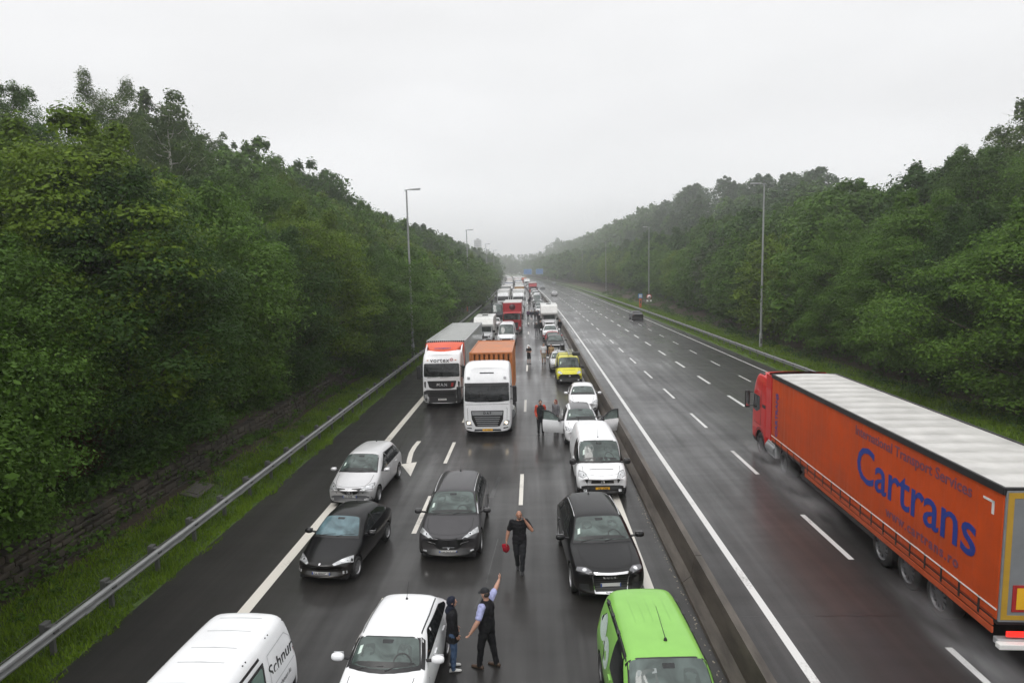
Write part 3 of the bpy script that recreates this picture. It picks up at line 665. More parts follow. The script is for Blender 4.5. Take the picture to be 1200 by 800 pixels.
def protos(per, size, limbs, sd, spread=.22):
    return {'broad': [tree_proto('broad', 12, 3.9, sd+1, per, size, limbs, spread), tree_proto('broad', 13, 4.4, sd+2, per, size, limbs, spread)],
            'bush': [tree_proto('bush', 10, 3.4, sd+3, per, size, limbs, spread), tree_proto('bush', 9, 3.8, sd+4, per, size, limbs, spread), tree_proto('bush', 11, 3.5, sd+5, per, size, limbs, spread)],
            'tall': [tree_proto('tall', 14, 3.9, sd+6, per, size, limbs, spread), tree_proto('tall', 15, 4.2, sd+9, per, size, limbs, spread)], 'birch': [tree_proto('birch', 14, 3.9, sd+7, int(per*.8), size*.8, limbs, spread)],
            'round': [tree_proto('round', 10, 4.0, sd+8, per, size, limbs, spread)]}
NEAR = protos(900, .118, True, 100, .17); MIDP = protos(190, .28, True, 200, .17); FARP = protos(75, .50, False, 300, .18)
BASEH = {'broad': [12, 13], 'bush': [10, 9, 11], 'tall': [14, 15], 'birch': [14], 'round': [10]}
_mc = {}
def tree(kind, var, lod, leaf, s, y, H, label, group, wide=1.0):
    P = {'n': NEAR, 'm': MIDP, 'f': FARP}[lod][kind]; var %= len(P); key = (kind, var, lod, leaf)
    if key not in _mc:
        c = P[var][0].copy(); c.materials.append(LEAF[leaf]); t = P[var][1].copy(); t.materials.append(M_BARKB if leaf == 'birch' else M_BARK); _mc[key] = (c, t)
    c, t = _mc[key]; k = H/BASEH[kind][var]
    r = thing('tree', label, 'tree', (s+off(y), y, ground_at(s, y)-.15), rnd.uniform(0, 6.28), group)
    r.scale = (k*wide*rnd.uniform(.92, 1.1), k*wide*rnd.uniform(.92, 1.1), k)
    add_obj('trunk', t, None, r); add_obj('crown', c, None, r); return r
ORD = ['first', 'second', 'third', 'fourth', 'fifth', 'sixth', 'seventh', 'eighth', 'ninth', 'tenth', 'eleventh', 'twelfth', 'thirteenth', 'fourteenth', 'fifteenth', 'sixteenth', 'seventeenth', 'eighteenth', 'nineteenth', 'twentieth']
LEAFW = {'mid': 'green', 'dark': 'dark green', 'lime': 'yellow-green', 'grey': 'silver-leaved', 'birch': 'fine-leaved', 'rust': 'rusty'}
KINDW = {'broad': 'broad-crowned', 'bush': 'bushy low-branched', 'tall': 'tall narrow', 'birch': 'airy birch', 'round': 'rounded'}
def row(side, s0, s1, y0, y1, st, gr, hs, kinds, leafs, rowname, wide=1.0, hfun=None, seed=0):
    q = random.Random(seed); y = y0; i = 0
    while y < y1:
        s = q.uniform(s0, s1)+(max(0, min(2.6, (y-85)*.03)) if False else (max(0, min(2.3, (y-34)*.10)) if s0 == -17.6 else (max(0, min(5.2, (y-68)*.075)) if s0 == 25.6 else 0))); kind = q.choice(kinds); leaf = 'birch' if kind == 'birch' else q.choice(leafs); H = q.uniform(*hs)*(hfun(y) if hfun else 1)
        d = math.hypot(s, y); lod = 'n' if d < 62 else ('m' if d < 140 else 'f')
        if i < 20: lb = f'{KINDW[kind]} tree, {ORD[i]} from the near end of {rowname}'
        else: lb = f'hazy tree at the far end of {rowname}'
        tree(kind, q.randrange(3), lod, leaf, s, y, H, lb, f'trees in {rowname}', wide)
        y += (st+gr*y)*q.uniform(.8, 1.2); i += 1
row(-1, -17.6, -15.9, 4, 330, 4.7, .020, (8, 11), ['bush', 'bush', 'round', 'bush', 'broad'], ['mid', 'dark', 'mid', 'mid', 'lime'], 'the left front row', 1.15, seed=1)
row(-1, -25, -21.5, 8, 330, 5.4, .026, (10.5, 13), ['broad', 'round', 'broad'], ['mid', 'dark', 'mid', 'lime'], 'the left second row', 1.1, lambda y: .74 if y < 48 else 1.0, seed=2)
row(-1, -34, -30, 14, 330, 6.0, .026, (11, 14.5), ['broad', 'tall', 'round', 'birch'], ['dark', 'mid', 'dark'], 'the upper left row', 1.1, lambda y: .82 if y < 45 else (1.08 if y < 105 else .88), seed=3)
row(-1, -44, -39, 22, 330, 6.2, .028, (12.5, 15.5), ['broad', 'tall', 'birch', 'tall', 'broad'], ['dark', 'dark', 'mid'], 'the left skyline row', 1.1, lambda y: .70 if y < 60 else (1.0 if y < 108 else .74), seed=4)
tree('bush', 0, 'n', 'lime', -18.0, 24.5, 11.8, 'large bright yellow-green tree filling the near left bank, its top below the dark ridge', None, 1.15)
tree('bush', 1, 'n', 'mid', -15.9, 15.5, 7.5, 'low spreading green tree hanging over the brown bank at the left edge', None, 1.0)
tree('bush', 1, 'n', 'grey', -16.6, 47, 6.5, 'small silver-leaved willow low in the front row of the left wood', None, 1.0)
tree('bush', 2, 'n', 'rust', -17.0, 21.5, 5.4, 'small rusty-brown dying tree among the green near the left bank', None, .7)
row(1, 25.6, 28.0, 27, 335, 4.6, .020, (9.5, 11.8), ['bush', 'bush', 'round', 'bush'], ['mid', 'mid', 'lime', 'mid', 'dark'], 'the right front row', 1.15, seed=5)
row(1, 33, 37, 34, 335, 5.4, .028, (11.5, 14), ['broad', 'round', 'bush', 'tall'], ['mid', 'dark', 'mid'], 'the right second row', 1.1, seed=6)
row(1, 42, 47, 46, 335, 6.2, .030, (12.5, 15), ['birch', 'tall', 'broad', 'birch'], ['dark', 'mid', 'dark'], 'the upper right row', 1.12, lambda y: 1.0 if y < 66 else .80, seed=7)
row(1, 56, 62, 62, 335, 7.2, .030, (12, 14.5), ['broad', 'tall', 'round'], ['dark', 'dark', 'mid'], 'the right skyline row', 1.25, lambda y: .82 if y < 125 else 1.08, seed=8)
row(1, 74, 82, 130, 335, 9, .032, (13, 16), ['broad', 'tall', 'round'], ['dark'], 'the right crest row', 1.35, lambda y: .75 if y < 170 else 1.08, seed=9)
tree('round', 0, 'm', 'grey', 28.6, 96, 11.5, 'pale blossoming tree standing in the front row of the right wood', None, .8)
tree('birch', 0, 'm', 'birch', 47, 60, 14.5, 'tallest airy birch drooping at the upper right edge of the right wood', None, 1.1)

def far_wood():
    rs = np.random.RandomState(5); Vs, Fs, b = [], [], 0; cl = []
    def addc(s, y, H, Rr, per=70):
        nonlocal b
        c = crown_clumps(['broad', 'round', 'tall'][rs.randint(3)], H, Rr, rs)[::3]; x = s+off(min(y, 700)); g = ground_at(s, y)
        C = c[:, :3]+np.array([x, y, g]); V, F = leaves(C, c[:, 3:]*1.5, 16, 1.5+.0012*y, rs, spread=.25); Vs.append(V); Fs.append(F+b); b += len(V)
    for y in np.arange(335, 700, 11.):
        for s in (-17, -24, -33, -44, -56, -70): addc(s+rs.uniform(-2, 2), y+rs.uniform(-4, 4), rs.uniform(12, 15), 5.5)
        for s in (27, 36, 47, 60, 74, 90): addc(s+rs.uniform(-2, 2), y+rs.uniform(-4, 4), rs.uniform(12, 16), 6)
    for y in (720, 790, 880, 1000):                      # wooded ridge closing the valley
        for s in np.arange(-330, 330, 11.): addc(s+rs.uniform(-3, 3)+(0 if y < 800 else 0), y+rs.uniform(-15, 15), rs.uniform(13, 19)+(y-720)*.045, 8)
    o = add_obj('far_wood', np_mesh(np.vstack(Vs), np.vstack(Fs), 'far_wood'), LEAF['mid'])
    tag(o, 'far woodland closing the valley, pale in the haze', 'woodland', kind='stuff')
far_wood()

def undergrowth():
    rs = np.random.RandomState(9)
    def patch(s0, s1, y0, y1, n, per, size, sc, leaf, name, label):
        s = rs.uniform(s0, s1, n); y = y0+(y1-y0)*rs.rand(n)**1.5; z = terrain_z(s, y)
        C = np.stack([s+offn(y), y, z+sc*.25], 1); rad = np.stack([rs.uniform(.5, 1.2, n)*sc]*2+[rs.uniform(.3, .9, n)*sc], 1)
        V, F = leaves(C, rad, per, size, rs); tag(add_obj(name, np_mesh(V, F, name), leaf), label, 'undergrowth', kind='stuff')
    patch(-22, -14.5, 4, 140, 700, 75, .17, .75, LEAF['dark'], 'undergrowth', 'dark brambles and ivy covering the left bank under the trees')
    patch(23.6, 33, 26, 200, 700, 60, .20, .85, LEAF['dark'], 'undergrowth', 'dark brambles and shrubs under the trees on the right bank')
    patch(-15.9, -14.05, 6, 120, 820, 110, .12, .62, LEAF['mid'], 'undergrowth', 'green bushes and creepers hanging over the stone wall on the left')
    patch(-14.8, -12.8, 10, 110, 420, 30, .10, .24, LEAF['mid'], 'weeds', 'low green weeds scattered over the brown earth bank on the left')
undergrowth()
def grass():
    rs = np.random.RandomState(3)
    def blades(s0, s1, y0, y1, n, h, wd, pw, name, label, m, ragged=True):
        s = rs.uniform(s0, s1, n); y = y0+(y1-y0)*rs.rand(n)**pw
        if ragged:
            wig = .22*np.sin(y*1.1)+.16*np.sin(y*2.7+1)+.1*np.sin(y*7.3); edge_ok = (s < -10.45+wig*.45) if s0 < 0 else (s > 19.75+wig*.5)
            dens = np.sin(s*2.1+np.sin(y*.8)*1.7)*np.sin(y*.61+s*.5)+rs.normal(0, .7, n) > -.55; s, y = s[edge_ok & dens], y[edge_ok & dens]
        n = len(s); z = np.where(np.abs(s) < 10.4, 0, terrain_z(s, y)); a = rs.uniform(0, 6.28, n); hh = h*rs.uniform(.4, 1.5, n)*(1+.4*np.sin(s*1.7)*np.sin(y*.9))
        x = s+offn(y); ln = rs.uniform(.1, .7, n)*hh; la = rs.uniform(0, 6.28, n); w = wd*rs.uniform(.6, 1.4, n)
        V = np.stack([np.stack([x-np.cos(a)*w, y-np.sin(a)*w, z-.01], 1), np.stack([x+np.cos(a)*w, y+np.sin(a)*w, z-.01], 1), np.stack([x+np.cos(la)*ln, y+np.sin(la)*ln, z+hh], 1)], 1).reshape(-1, 3)
        tag(add_obj(name, np_mesh(V, np.arange(n*3).reshape(-1, 3), name), m), label, 'grass', kind='stuff')
    gm = leaf_mat('grass_blade', (.135, .225, .018), .5, .3, .6)
    blades(-13.6, -10.0, 8, 100, 150000, .11, .020, 1.9, 'grass', 'wet green grass growing on the verge around the left guard rail', gm)
    blades(19.7, 24.8, 26, 180, 80000, .15, .035, 1.6, 'grass', 'rough grass growing on the verge around the right guard rail', gm)
grass()
# ------------------------------------------------------------------ vehicle toolkit
def cage_mesh(stations, subd=2, W2=1.0):
    """stations: list of (y, bow, [(x,z)*n]) running nose to tail; x from 0 (bottom centre) out and back to 0 (top centre).
    A mirrored ring per station, capped at both ends with quads, smoothed with Catmull-Clark."""
    n = len(stations[0][2]); ring = 2*n-2; vs, fs = [], []
    for y, bow, pts in stations:
        def Y(p): return y + bow*(abs(p[0])/W2)**2 + (p[2] if len(p) > 2 else 0)
        for p in pts: vs.append((p[0], Y(p), p[1]))
        for p in reversed(pts[1:-1]): vs.append((-p[0], Y(p), p[1]))
    m = len(stations)
    for j in range(m-1):
        for i in range(ring): fs.append((j*ring+i, j*ring+(i+1) % ring, (j+1)*ring+(i+1) % ring, (j+1)*ring+i))
    for base, rev in ((0, False), ((m-1)*ring, True)):
        for i in range(n-1):
            a, b = base+i, base+i+1; c = base+(ring-i-1) % ring if i+1 < n-1 else base+n-1; d = base+(ring-i) % ring
            q = [a, b, c, d] if i+1 < n-1 else [a, b, d]
            if i == 0: q = [a, b, c] if n > 2 else q
            f = tuple(dict.fromkeys(q)); fs.append(f if rev else tuple(reversed(f)))
    me = mesh_from(vs, fs, 'cage'); o = bpy.data.objects.new('cage', me); COL.objects.link(o)
    bm = bmesh.new(); bm.from_mesh(me); bmesh.ops.recalc_face_normals(bm, faces=bm.faces[:]); bm.to_mesh(me); bm.free()
    if subd:
        md = o.modifiers.new('s', 'SUBSURF'); md.levels = md.render_levels = subd
    return o
def finish_shell(o, arches, mats, name, parent, well_x0=0.35, extra=None):
    """cuts wheel arches (closed wells in a second material) and bakes the modifiers"""
    me0 = eval_mesh(o); bpy.data.objects.remove(o); me0.materials.clear(); me0.materials.append(mats[0]); me0.materials.append(M_WELL)
    o = bpy.data.objects.new('shell', me0); COL.objects.link(o)
    if arches:
        c = MB()
        for (y, z, r, w) in arches:
            for s in (-1, 1): c.cyl((s*(w-well_x0), y, z), (s*(w+.4), y, z), r, n=28)
        cut = c.build('cut', None); cut.data.materials.append(mats[0]); cut.data.materials.append(M_WELL); cut.data.polygons.foreach_set('material_index', [1]*len(cut.data.polygons)); COL.objects.unlink(cut)
        b = o.modifiers.new('b', 'BOOLEAN'); b.operation = 'DIFFERENCE'; b.object = cut; b.solver = 'EXACT'
        try: b.material_mode = 'TRANSFER'
        except Exception: pass
        COL.objects.unlink(o); me = eval_mesh(o, cut); bpy.data.objects.remove(o); bpy.data.objects.remove(cut)
        o = bpy.data.objects.new(name, me); COL.objects.link(o)
        fix = [k for k, mt in enumerate(me.materials) if mt == M_WELL]
    me = o.data; o.name = name
    me.polygons.foreach_set('use_smooth', [True]*len(me.polygons)); me.set_sharp_from_angle(angle=R(38)); o.parent = parent
    return o
class Shell:
    """ray casts thin panels (glass, lamps, trim) onto a finished body"""
    def __init__(s, *objs):
        vs, fs = [], []
        for o in objs:
            b = len(vs); mw = o.matrix_local if o.parent else o.matrix_world
            vs += [v.co.copy() for v in o.data.vertices]; fs += [tuple(b+i for i in p.vertices) for p in o.data.polygons]
        s.t = BVHTree.FromPolygons(vs, fs)
    AX = {'front': (Vector((1, 0, 0)), Vector((0, 0, 1)), Vector((0, 1, 0))), 'rear': (Vector((1, 0, 0)), Vector((0, 0, 1)), Vector((0, -1, 0))),
          'top': (Vector((1, 0, 0)), Vector((0, 1, 0)), Vector((0, 0, -1))),
          'left': (Vector((0, 1, 0)), Vector((0, 0, 1)), Vector((1, 0, 0))), 'right': (Vector((0, 1, 0)), Vector((0, 0, 1)), Vector((-1, 0, 0))),
          'diag': (Vector((1, 0, 0)), Vector((0, .7071, .7071)), Vector((0, .7071, -.7071)))}
    def poly(s, pts, mode, offs=.006, g=.09, rnd_=0.0, lim=None):
        A, B, D = s.AX[mode]
        if rnd_ > 0:                       # round the corners
            q = []; n = len(pts)
            for i in range(n):
                p0, p1, p2 = Vector(pts[i-1]), Vector(pts[i]), Vector(pts[(i+1) % n])
                d0 = min(rnd_, (p0-p1).length*.45); d2 = min(rnd_, (p2-p1).length*.45)
                a = p1+(p0-p1).normalized()*d0; c = p1+(p2-p1).normalized()*d2
                for t in (0, .35, .65, 1): q.append(((1-t)**2*a+2*t*(1-t)*p1+t*t*c))
            pts = q
        bm = bmesh.new(); f = bm.faces.new([bm.verts.new((p[0], p[1], 0)) for p in pts])
        xs = [p[0] for p in pts]; ys = [p[1] for p in pts]
        for ax, lo, hi in ((0, min(xs), max(xs)), (1, min(ys), max(ys))):
            k = max(1, int((hi-lo)/g))
            for i in range(1, k):
                c = lo+(hi-lo)*i/k; co = Vector((c, 0, 0)) if ax == 0 else Vector((0, c, 0)); no = Vector((1, 0, 0)) if ax == 0 else Vector((0, 1, 0))
                bmesh.ops.bisect_plane(bm, geom=bm.verts[:]+bm.edges[:]+bm.faces[:], plane_co=co, plane_no=no)
        dead = []
        for v in bm.verts:
            o = A*v.co.x + B*v.co.y - D*12
            hit, nrm, _, _ = s.t.ray_cast(o, D)
            if hit is None: dead.append(v); continue
            if nrm.dot(D) > 0: nrm = -nrm
            v.co = hit + nrm*offs - D*offs*.3
        if dead: bmesh.ops.delete(bm, geom=dead, context='VERTS')
        bmesh.ops.triangulate(bm, faces=[f for f in bm.faces if len(f.verts) > 4])
        bmesh.ops.recalc_face_normals(bm, faces=bm.faces[:]); me = bpy.data.meshes.new('panel'); bm.to_mesh(me); bm.free()
        # make sure the panel faces outward
        me.update()
        if len(me.polygons) and sum((p.normal.dot(D)*p.area) for p in me.polygons) > 0: me.flip_normals()
        me.polygons.foreach_set('use_smooth', [True]*len(me.polygons)); return me
    def panel(s, name, pts, mode, m, parent, **k):
        return add_obj(name, s.poly(pts, mode, **k), m, parent)
    def both(s, name, pts, mode, m, parent, **k):
        """a panel and its mirror image, as two objects"""
        mode2 = {'left': 'right'}.get(mode, mode)
        a = s.panel(name, pts, mode, m, parent, **k)
        p2 = pts if mode == 'left' else [(-x, z) for x, z in pts]
        b = s.panel(name, p2, mode2, m, parent, **k); return a, b
    def at(s, x, z, mode='front'):
        A, B, D = s.AX[mode]; hit, nrm, _, _ = s.t.ray_cast(A*x+B*z-D*12, D); return hit, nrm
def line_poly(pts, wd):
    """thin strip outline around a polyline (2-D)"""
    L_, R_ = [], []
    for i, p in enumerate(pts):
        a = Vector(pts[max(0, i-1)]); b = Vector(pts[min(len(pts)-1, i+1)]); d = (b-a).normalized(); nrm = Vector((-d.y, d.x))*wd/2
        L_.append(tuple(Vector(p)+nrm)); R_.append(tuple(Vector(p)-nrm))
    return L_ + R_[::-1]
_wheel = {}
def wheel(parent, x, y, r, wd, rim=M_RIM, spokes=5, name='wheel'):
    key = (round(r, 3), round(wd, 3), rim.name, spokes)
    if key not in _wheel:
        t = MB(); t.lathe([(wd*.5, r*.66), (wd*.5, r*.90), (wd*.42, r*.985), (wd*.3, r), (-wd*.3, r), (-wd*.42, r*.985), (-wd*.5, r*.9), (-wd*.5, r*.66)], 32)
        for k in (-.18, 0, .18): t.lathe([(wd*(k+.03), r*1.001), (wd*(k-.03), r*1.001)], 32)
        q = MB(); q.lathe([(wd*.5, r*.67), (wd*.46, r*.64), (wd*.30, r*.60), (wd*.1, r*.58)], 32)
        q.lathe([(wd*.12, r*.60), (wd*.12, .001)], 32)
        q.lathe([(wd*.12, r*.16), (wd*.44, r*.13), (wd*.44, .001)], 16)
        for i in range(spokes):
            a = 2*math.pi*i/spokes; c, s_ = math.cos(a), math.sin(a); u = Vector((0, c, s_)); v = Vector((0, -s_, c)); X = Vector((1, 0, 0))
            w0, w1 = r*.09, r*.055; P = []
            for rad, ww, xx in ((r*.12, w0, wd*.43), (r*.63, w1*1.4, wd*.38)):
                P += [u*rad-v*ww+X*xx, u*rad+v*ww+X*xx, u*rad+v*ww+X*(xx-.05), u*rad-v*ww+X*(xx-.05)]
            q.add(P, [(0, 1, 5, 4), (1, 2, 6, 5), (3, 0, 4, 7), (2, 3, 7, 6), (4, 5, 6, 7)])
        _wheel[key] = (mesh_from(t.v, t.f, 'tyre', True), mesh_from(q.v, q.f, 'rim', False)); _wheel[key][0].materials.append(M_TYRE); _wheel[key][1].materials.append(rim)
        bm = bmesh.new(); 
        for me in _wheel[key]:
            bm.clear(); bm.from_mesh(me); bmesh.ops.recalc_face_normals(bm, faces=bm.faces[:]); bm.to_mesh(me)
        bm.free()
    t, q = _wheel[key]; o = bpy.data.objects.new(name, None); COL.objects.link(o); o.parent = parent; o.location = (x, y, r)
    if x < 0: o.rotation_euler = (0, 0, math.pi)
    add_obj('tyre', t, None, o); add_obj('rim', q, None, o); return o
def copy_tree(o, parent=None):
    c = o.copy(); COL.objects.link(c)
    if parent is not None: c.parent = parent
    for ch in [x for x in KIDS.get(o.name, [])]: copy_tree(ch, c)
    return c
KIDS = {}
def index_kids():
    KIDS.clear()
    for o in bpy.data.objects:
        if o.parent: KIDS.setdefault(o.parent.name, []).append(o)

# ------------------------------------------------------------------ cars and vans
def car(name, label, cat, loc, deg, S, body, group=None, detail=2):
    """S: dict of proportions in metres measured from the nose. Faces -Y; origin on the ground at the car's middle."""
    L_, W, H = S['L'], S['W'], S['H']; w = W/2
    g = lambda k, d: S.get(k, d)
    zb = g('zb', .22); zf = g('zf', .70); yc, zc = g('cowl', (1.05, .98)); yr1 = g('roof0', 1.85); yr2 = g('roof1', L_-.9)
    zbelt0, zbelt1 = g('belt', (.90, .98)); wr = g('wr', .74)*w; yt, zt_ = g('tail', (L_-.25, 1.05)); rb = g('bow', .26); nose = g('nose', .82)
    crown = g('crown', .05); zrr = g('hrear', H-.06); cb = g('cbow', .22)
    root = thing(name, label, cat, loc, R(deg), group)
    def st(y, bow, ws_low, ws, zbot, zsh, wt, zside, ztop):
        """ring of 9 half points: keel, sill, rocker, lower side, mid side, shoulder, upper edge, near-top, top centre"""
        return (y-L_/2, bow, [(0, zbot), (ws_low*.86, zbot), (ws_low, zbot+.07), (ws, zbot+(zsh-zbot)*.42), (ws*1.0, zbot+(zsh-zbot)*.80), (ws*.965, zsh), (wt, zside), (wt*.6, ztop-(ztop-zside)*.22), (0, ztop)])
    T = []
    T.append(st(.0, rb, w*nose*.9, w*nose, zb+.10, zf-.16, w*nose*.80, zf-.10, zf-.07))
    T.append(st(.015, rb, w*nose*.98, w*nose*1.04, zb+.02, zf-.12, w*nose*.88, zf-.04, zf-.01))
    T.append(st(.14, rb*.9, w*.93, w*.965, zb, zf-.07, w*.84, zf+.00, zf+.035))
    T.append(st(.50, rb*.45, w*.97, w*.995, zb, zf+.02, w*.84, zf+.09, zf+.13))
    ym = (yc+.5)/2+.12
    T.append(st(ym, cb*.6, w*.975, w, zb, (zf+zbelt0)/2+.03, w*.835, zf+(zc-zf)*.72, zf+(zc-zf)*.80+crown*.6))
    T.append(st(yc-.04, cb, w*.975, w, zb, zbelt0-.01, w*.85, zc-.045, zc+crown*.35))
    T.append(st(yc+.05, cb, w*.975, w, zb, zbelt0, w*.86, zc+.01, zc+.04+crown*.2))
    f = .5; T.append(st(yc+(yr1-yc)*f, cb*.7, w*.975, w, zb, zbelt0+(zbelt1-zbelt0)*.2, w*.86+(wr-w*.86)*f, zc+(H-.08-zc)*f+.03, zc+(H-.05-zc)*f+.07))
    T.append(st(yr1-.10, cb*.45, w*.975, w, zb, zbelt0+(zbelt1-zbelt0)*.3, wr*1.01, H-.115, H-.055))
    T.append(st(yr1+.12, cb*.4, w*.975, w, zb, zbelt0+(zbelt1-zbelt0)*.35, wr, H-.075, H-.012))
    T.append(st((yr1+yr2)/2, 0, w*.975, w, zb, (zbelt0+zbelt1)/2, wr*.995, H-.062+g('rs', 0), H+.0))
    T.append(st(yr2-.1, -.05, w*.97, w*.99, zb, zbelt1-.01, wr*.95, zrr-.04, zrr+.01))
    T.append(st(yr2+.06, -.06, w*.965, w*.985, zb, zbelt1, wr*.92, zrr-.08, zrr-.035))
    T.append(st(yt-.06, -.12, w*.955, w*.975, zb+.02, zbelt1, w*.80, max(zt_, zbelt1+.02), max(zt_+.02, zbelt1+.04)))
    T.append(st(L_-.05, -.14, w*.93, w*.95, zb+.05, zbelt1-.05, w*.78, zbelt1-.01+g('deck', 0), zbelt1+.02+g('deck', 0)))
    T.append(st(L_, -.16, w*.88, w*.90, zb+.12, zbelt1-.14, w*.72, zbelt1-.08+g('deck', 0), zbelt1-.06+g('deck', 0)))
    cg = cage_mesh(T, 2, w); r = g('r', .31); ar = g('arch', r+.055); ya, yb = g('axle', (.78, L_-.75))
    arches = [(ya-L_/2, r+.01, ar, w), (yb-L_/2, r+.01, ar, w)]
    sh = finish_shell(cg, arches, [body], 'body', root); B = Shell(sh); Y0 = -L_/2
    gl = g('glass', M_GLASS)
    # ---- windscreen, traced from above: cowl curve, pillars, roof edge
    ws_low = w*.80; ws_up = wr*.88; yL = yc+.10; yU = yr1-.09
    def bowed(y, hw, bow, n=5): return [(hw*t, y+bow*(hw*t/w)**2+Y0) for t in np.linspace(-1, 1, n)]
    wsp = bowed(yL, ws_low, cb*.9, 7)+list(reversed(bowed(yU, ws_up, cb*.4, 5)))
    fr = bowed(yL-.07, ws_low+.035, cb*.9, 7)+list(reversed(bowed(yU+.03, ws_up+.03, cb*.4, 5)))
    sur = B.panel('windscreen_surround', fr, 'top', M_BLACK, root, offs=.004, g=.12, rnd_=.03)
    wn = B.panel('windscreen', wsp, 'top', gl, root, offs=.009, g=.12, rnd_=.06)
    # scuttle, wipers, mirror behind glass, stickers
    for sx, x0, x1 in ((1, -.52, .02), (1, .06, .58)):
        p0, _ = B.at(x0*w/.85, yL-.03+Y0+cb*.9*(x0)**2, 'top'); p1, _ = B.at(x1*w/.85, yL+.04+Y0+cb*.9*(x1/w)**2, 'top')
        if p0 and p1:
            m = MB(); m.tube([p0+Vector((0, 0, .022)), (p0+p1)/2+Vector((0, .01, .035)), p1+Vector((0, 0, .022))], [.009, .011, .006], 5); m.build('wiper', M_BLACK, root)
    ymr = yU-(yU-yL)*.16
    B.panel('interior_mirror', [(-.10, ymr-.03+Y0), (.10, ymr-.03+Y0), (.11, ymr+.045+Y0), (-.11, ymr+.045+Y0)], 'top', M_GLASSD, wn, offs=.0105, g=.2, rnd_=.02)
    if detail > 1 and gl != M_GLASSBLUE:
        yy = yL+.10+cb*.6; xx = -ws_low*.84
        B.panel('windscreen_sticker', [(xx, yy+Y0), (xx+.07, yy+Y0), (xx+.085, yy+.13+Y0), (xx+.02, yy+.13+Y0)], 'top', M_STICK, wn, offs=.0108, g=.3)
        # dashboard edge seen through the lower glass
        B.panel('dashboard', bowed(yL+.015, ws_low*.93, cb*.9, 7)+list(reversed(bowed(yL+.12, ws_low*.80, cb*.5, 7))), 'top', mat('dash_dark', (.020, .021, .021), .35), wn, offs=.0102, g=.15, rnd_=.02)
        # steering wheel ring
        sx_ = .36; pts = []
        for k in range(15):
            a = R(-20+220*k/14); pts.append((sx_+.17*math.cos(a), yL+.14+.14*math.sin(a)+Y0))
        B.panel('steering_wheel', line_poly(pts, .022), 'top', mat('dash_dark', (0, 0, 0)), wn, offs=.0112, g=.2)
        for px in (-.36, .36):      # pale headrests / seat backs
            B.panel('seat', [(px-.15, yU-.32*(yU-yL)+Y0-.13), (px+.15, yU-.32*(yU-yL)+Y0-.13), (px+.12, yU-.14*(yU-yL)+Y0-.03), (px-.12, yU-.14*(yU-yL)+Y0-.03)], 'top', mat('seat_cloth', (.060, .076, .072), .25), wn, offs=.0100, g=.15, rnd_=.06)
    # ---- side glass
    zl0, zl1 = zbelt0+.035, zbelt1+.03; zu = H-.155; sw0 = g('sw0', yc+.45); sw1 = g('sw1', yt-.22)
    slope = (yr1-yc)/(H-.1-zc)
    sidep = [(sw0+Y0, zl0+.02), (sw0+slope*(zu-zl0)*.86+Y0, zu-.015), (yr1+.35+Y0, zu+.015), (yr2-.18+Y0, zu-.02-(H-zrr)*.4), (sw1+Y0, zl1+.05), (sw1-.03+Y0, zl1)]
    if g('panelvan', 0):
        ye = g('panelvan', 0); sidep = [(sw0+Y0, zl0+.02), (sw0+slope*(zu-zl0)*.86+Y0, zu-.02), (ye+Y0, zu-.02), (ye+.03+Y0, zl0+.01)]
    xs = [p[0] for p in sidep]
    for md in ('left', 'right'):
        sf = B.panel('window_frame', sidep, md, M_BLACK, root, offs=.004, g=.12, rnd_=.05)
        cx = sum(p[0] for p in sidep)/len(sidep); cz = sum(p[1] for p in sidep)/len(sidep)
        inner = [(cx+(p[0]-cx)*.965, cz+(p[1]-cz)*.88) for p in sidep]
        # split into panes at the B and C pillars
        cuts = g('pillars', [yc+1.45, yr2-.35]) if not g('panelvan', 0) else []
        def clip(poly, a, side):
            out = []
            for i in range(len(poly)):
                p, q = poly[i-1], poly[i]; ip, iq = (p[0]-a)*side >= 0, (q[0]-a)*side >= 0
                if ip != iq: t = (a-p[0])/(q[0]-p[0]); out.append((a, p[1]+t*(q[1]-p[1])))
                if iq: out.append(q)
            return out
        edges = [-99]+[c+Y0 for c in cuts]+[99]
        for a, b in zip(edges, edges[1:]):
            pg = clip(clip(inner, a+.035, 1), b-.035, -1)
            if len(pg) >= 3: B.panel('side_window', pg, md, M_GLASSD, root, offs=.009, g=.12, rnd_=.03)
        # doors: shut lines and handles
        d0 = g('door0', sw0-.05); sill = zb+.14
        shut = M_WELL
        lines = [[(d0+Y0, zl0-.03), (d0-.03+Y0, (zl0+sill)/2), (d0+.02+Y0, sill)]]+[[(c+Y0, zl0), (c+Y0, sill)] for c in (cuts if cuts else [g('panelvan', 0)+.05])]
        lines.append([(d0+.02+Y0, sill), (yb-ar-.02+Y0, sill)])
        mb_me = []
        for ln in lines: B.panel('door_gap', line_poly(ln, .014), md, shut, root, offs=.0025, g=.2)
        for c in (cuts if cuts else [g('panelvan', 0)+.05]):
            p, nn = B.at(c-.16+Y0, zl0-.10, md)
            if p:
                m = MB(); sgn = 1 if p.x > 0 else -1
                m.box(p.x-.012 if sgn > 0 else p.x-.028, p.x+.028 if sgn > 0 else p.x+.012, p.y-.09, p.y+.09, p.z-.015, p.z+.015, .01); m.build('door_handle', S.get('handle', body), root)
        if g('cladding', 0):
            B.panel('sill_cladding', [(ya+ar+.02+Y0, zb+.02), (ya+ar+.02+Y0, zb+.17), (yb-ar-.02+Y0, zb+.17), (yb-ar-.02+Y0, zb+.02)], md, M_BLACK, root, offs=.006, g=.3)
    # ---- door mirrors
    mm = S.get('mirror', body); ms = g('msize', 1.0)
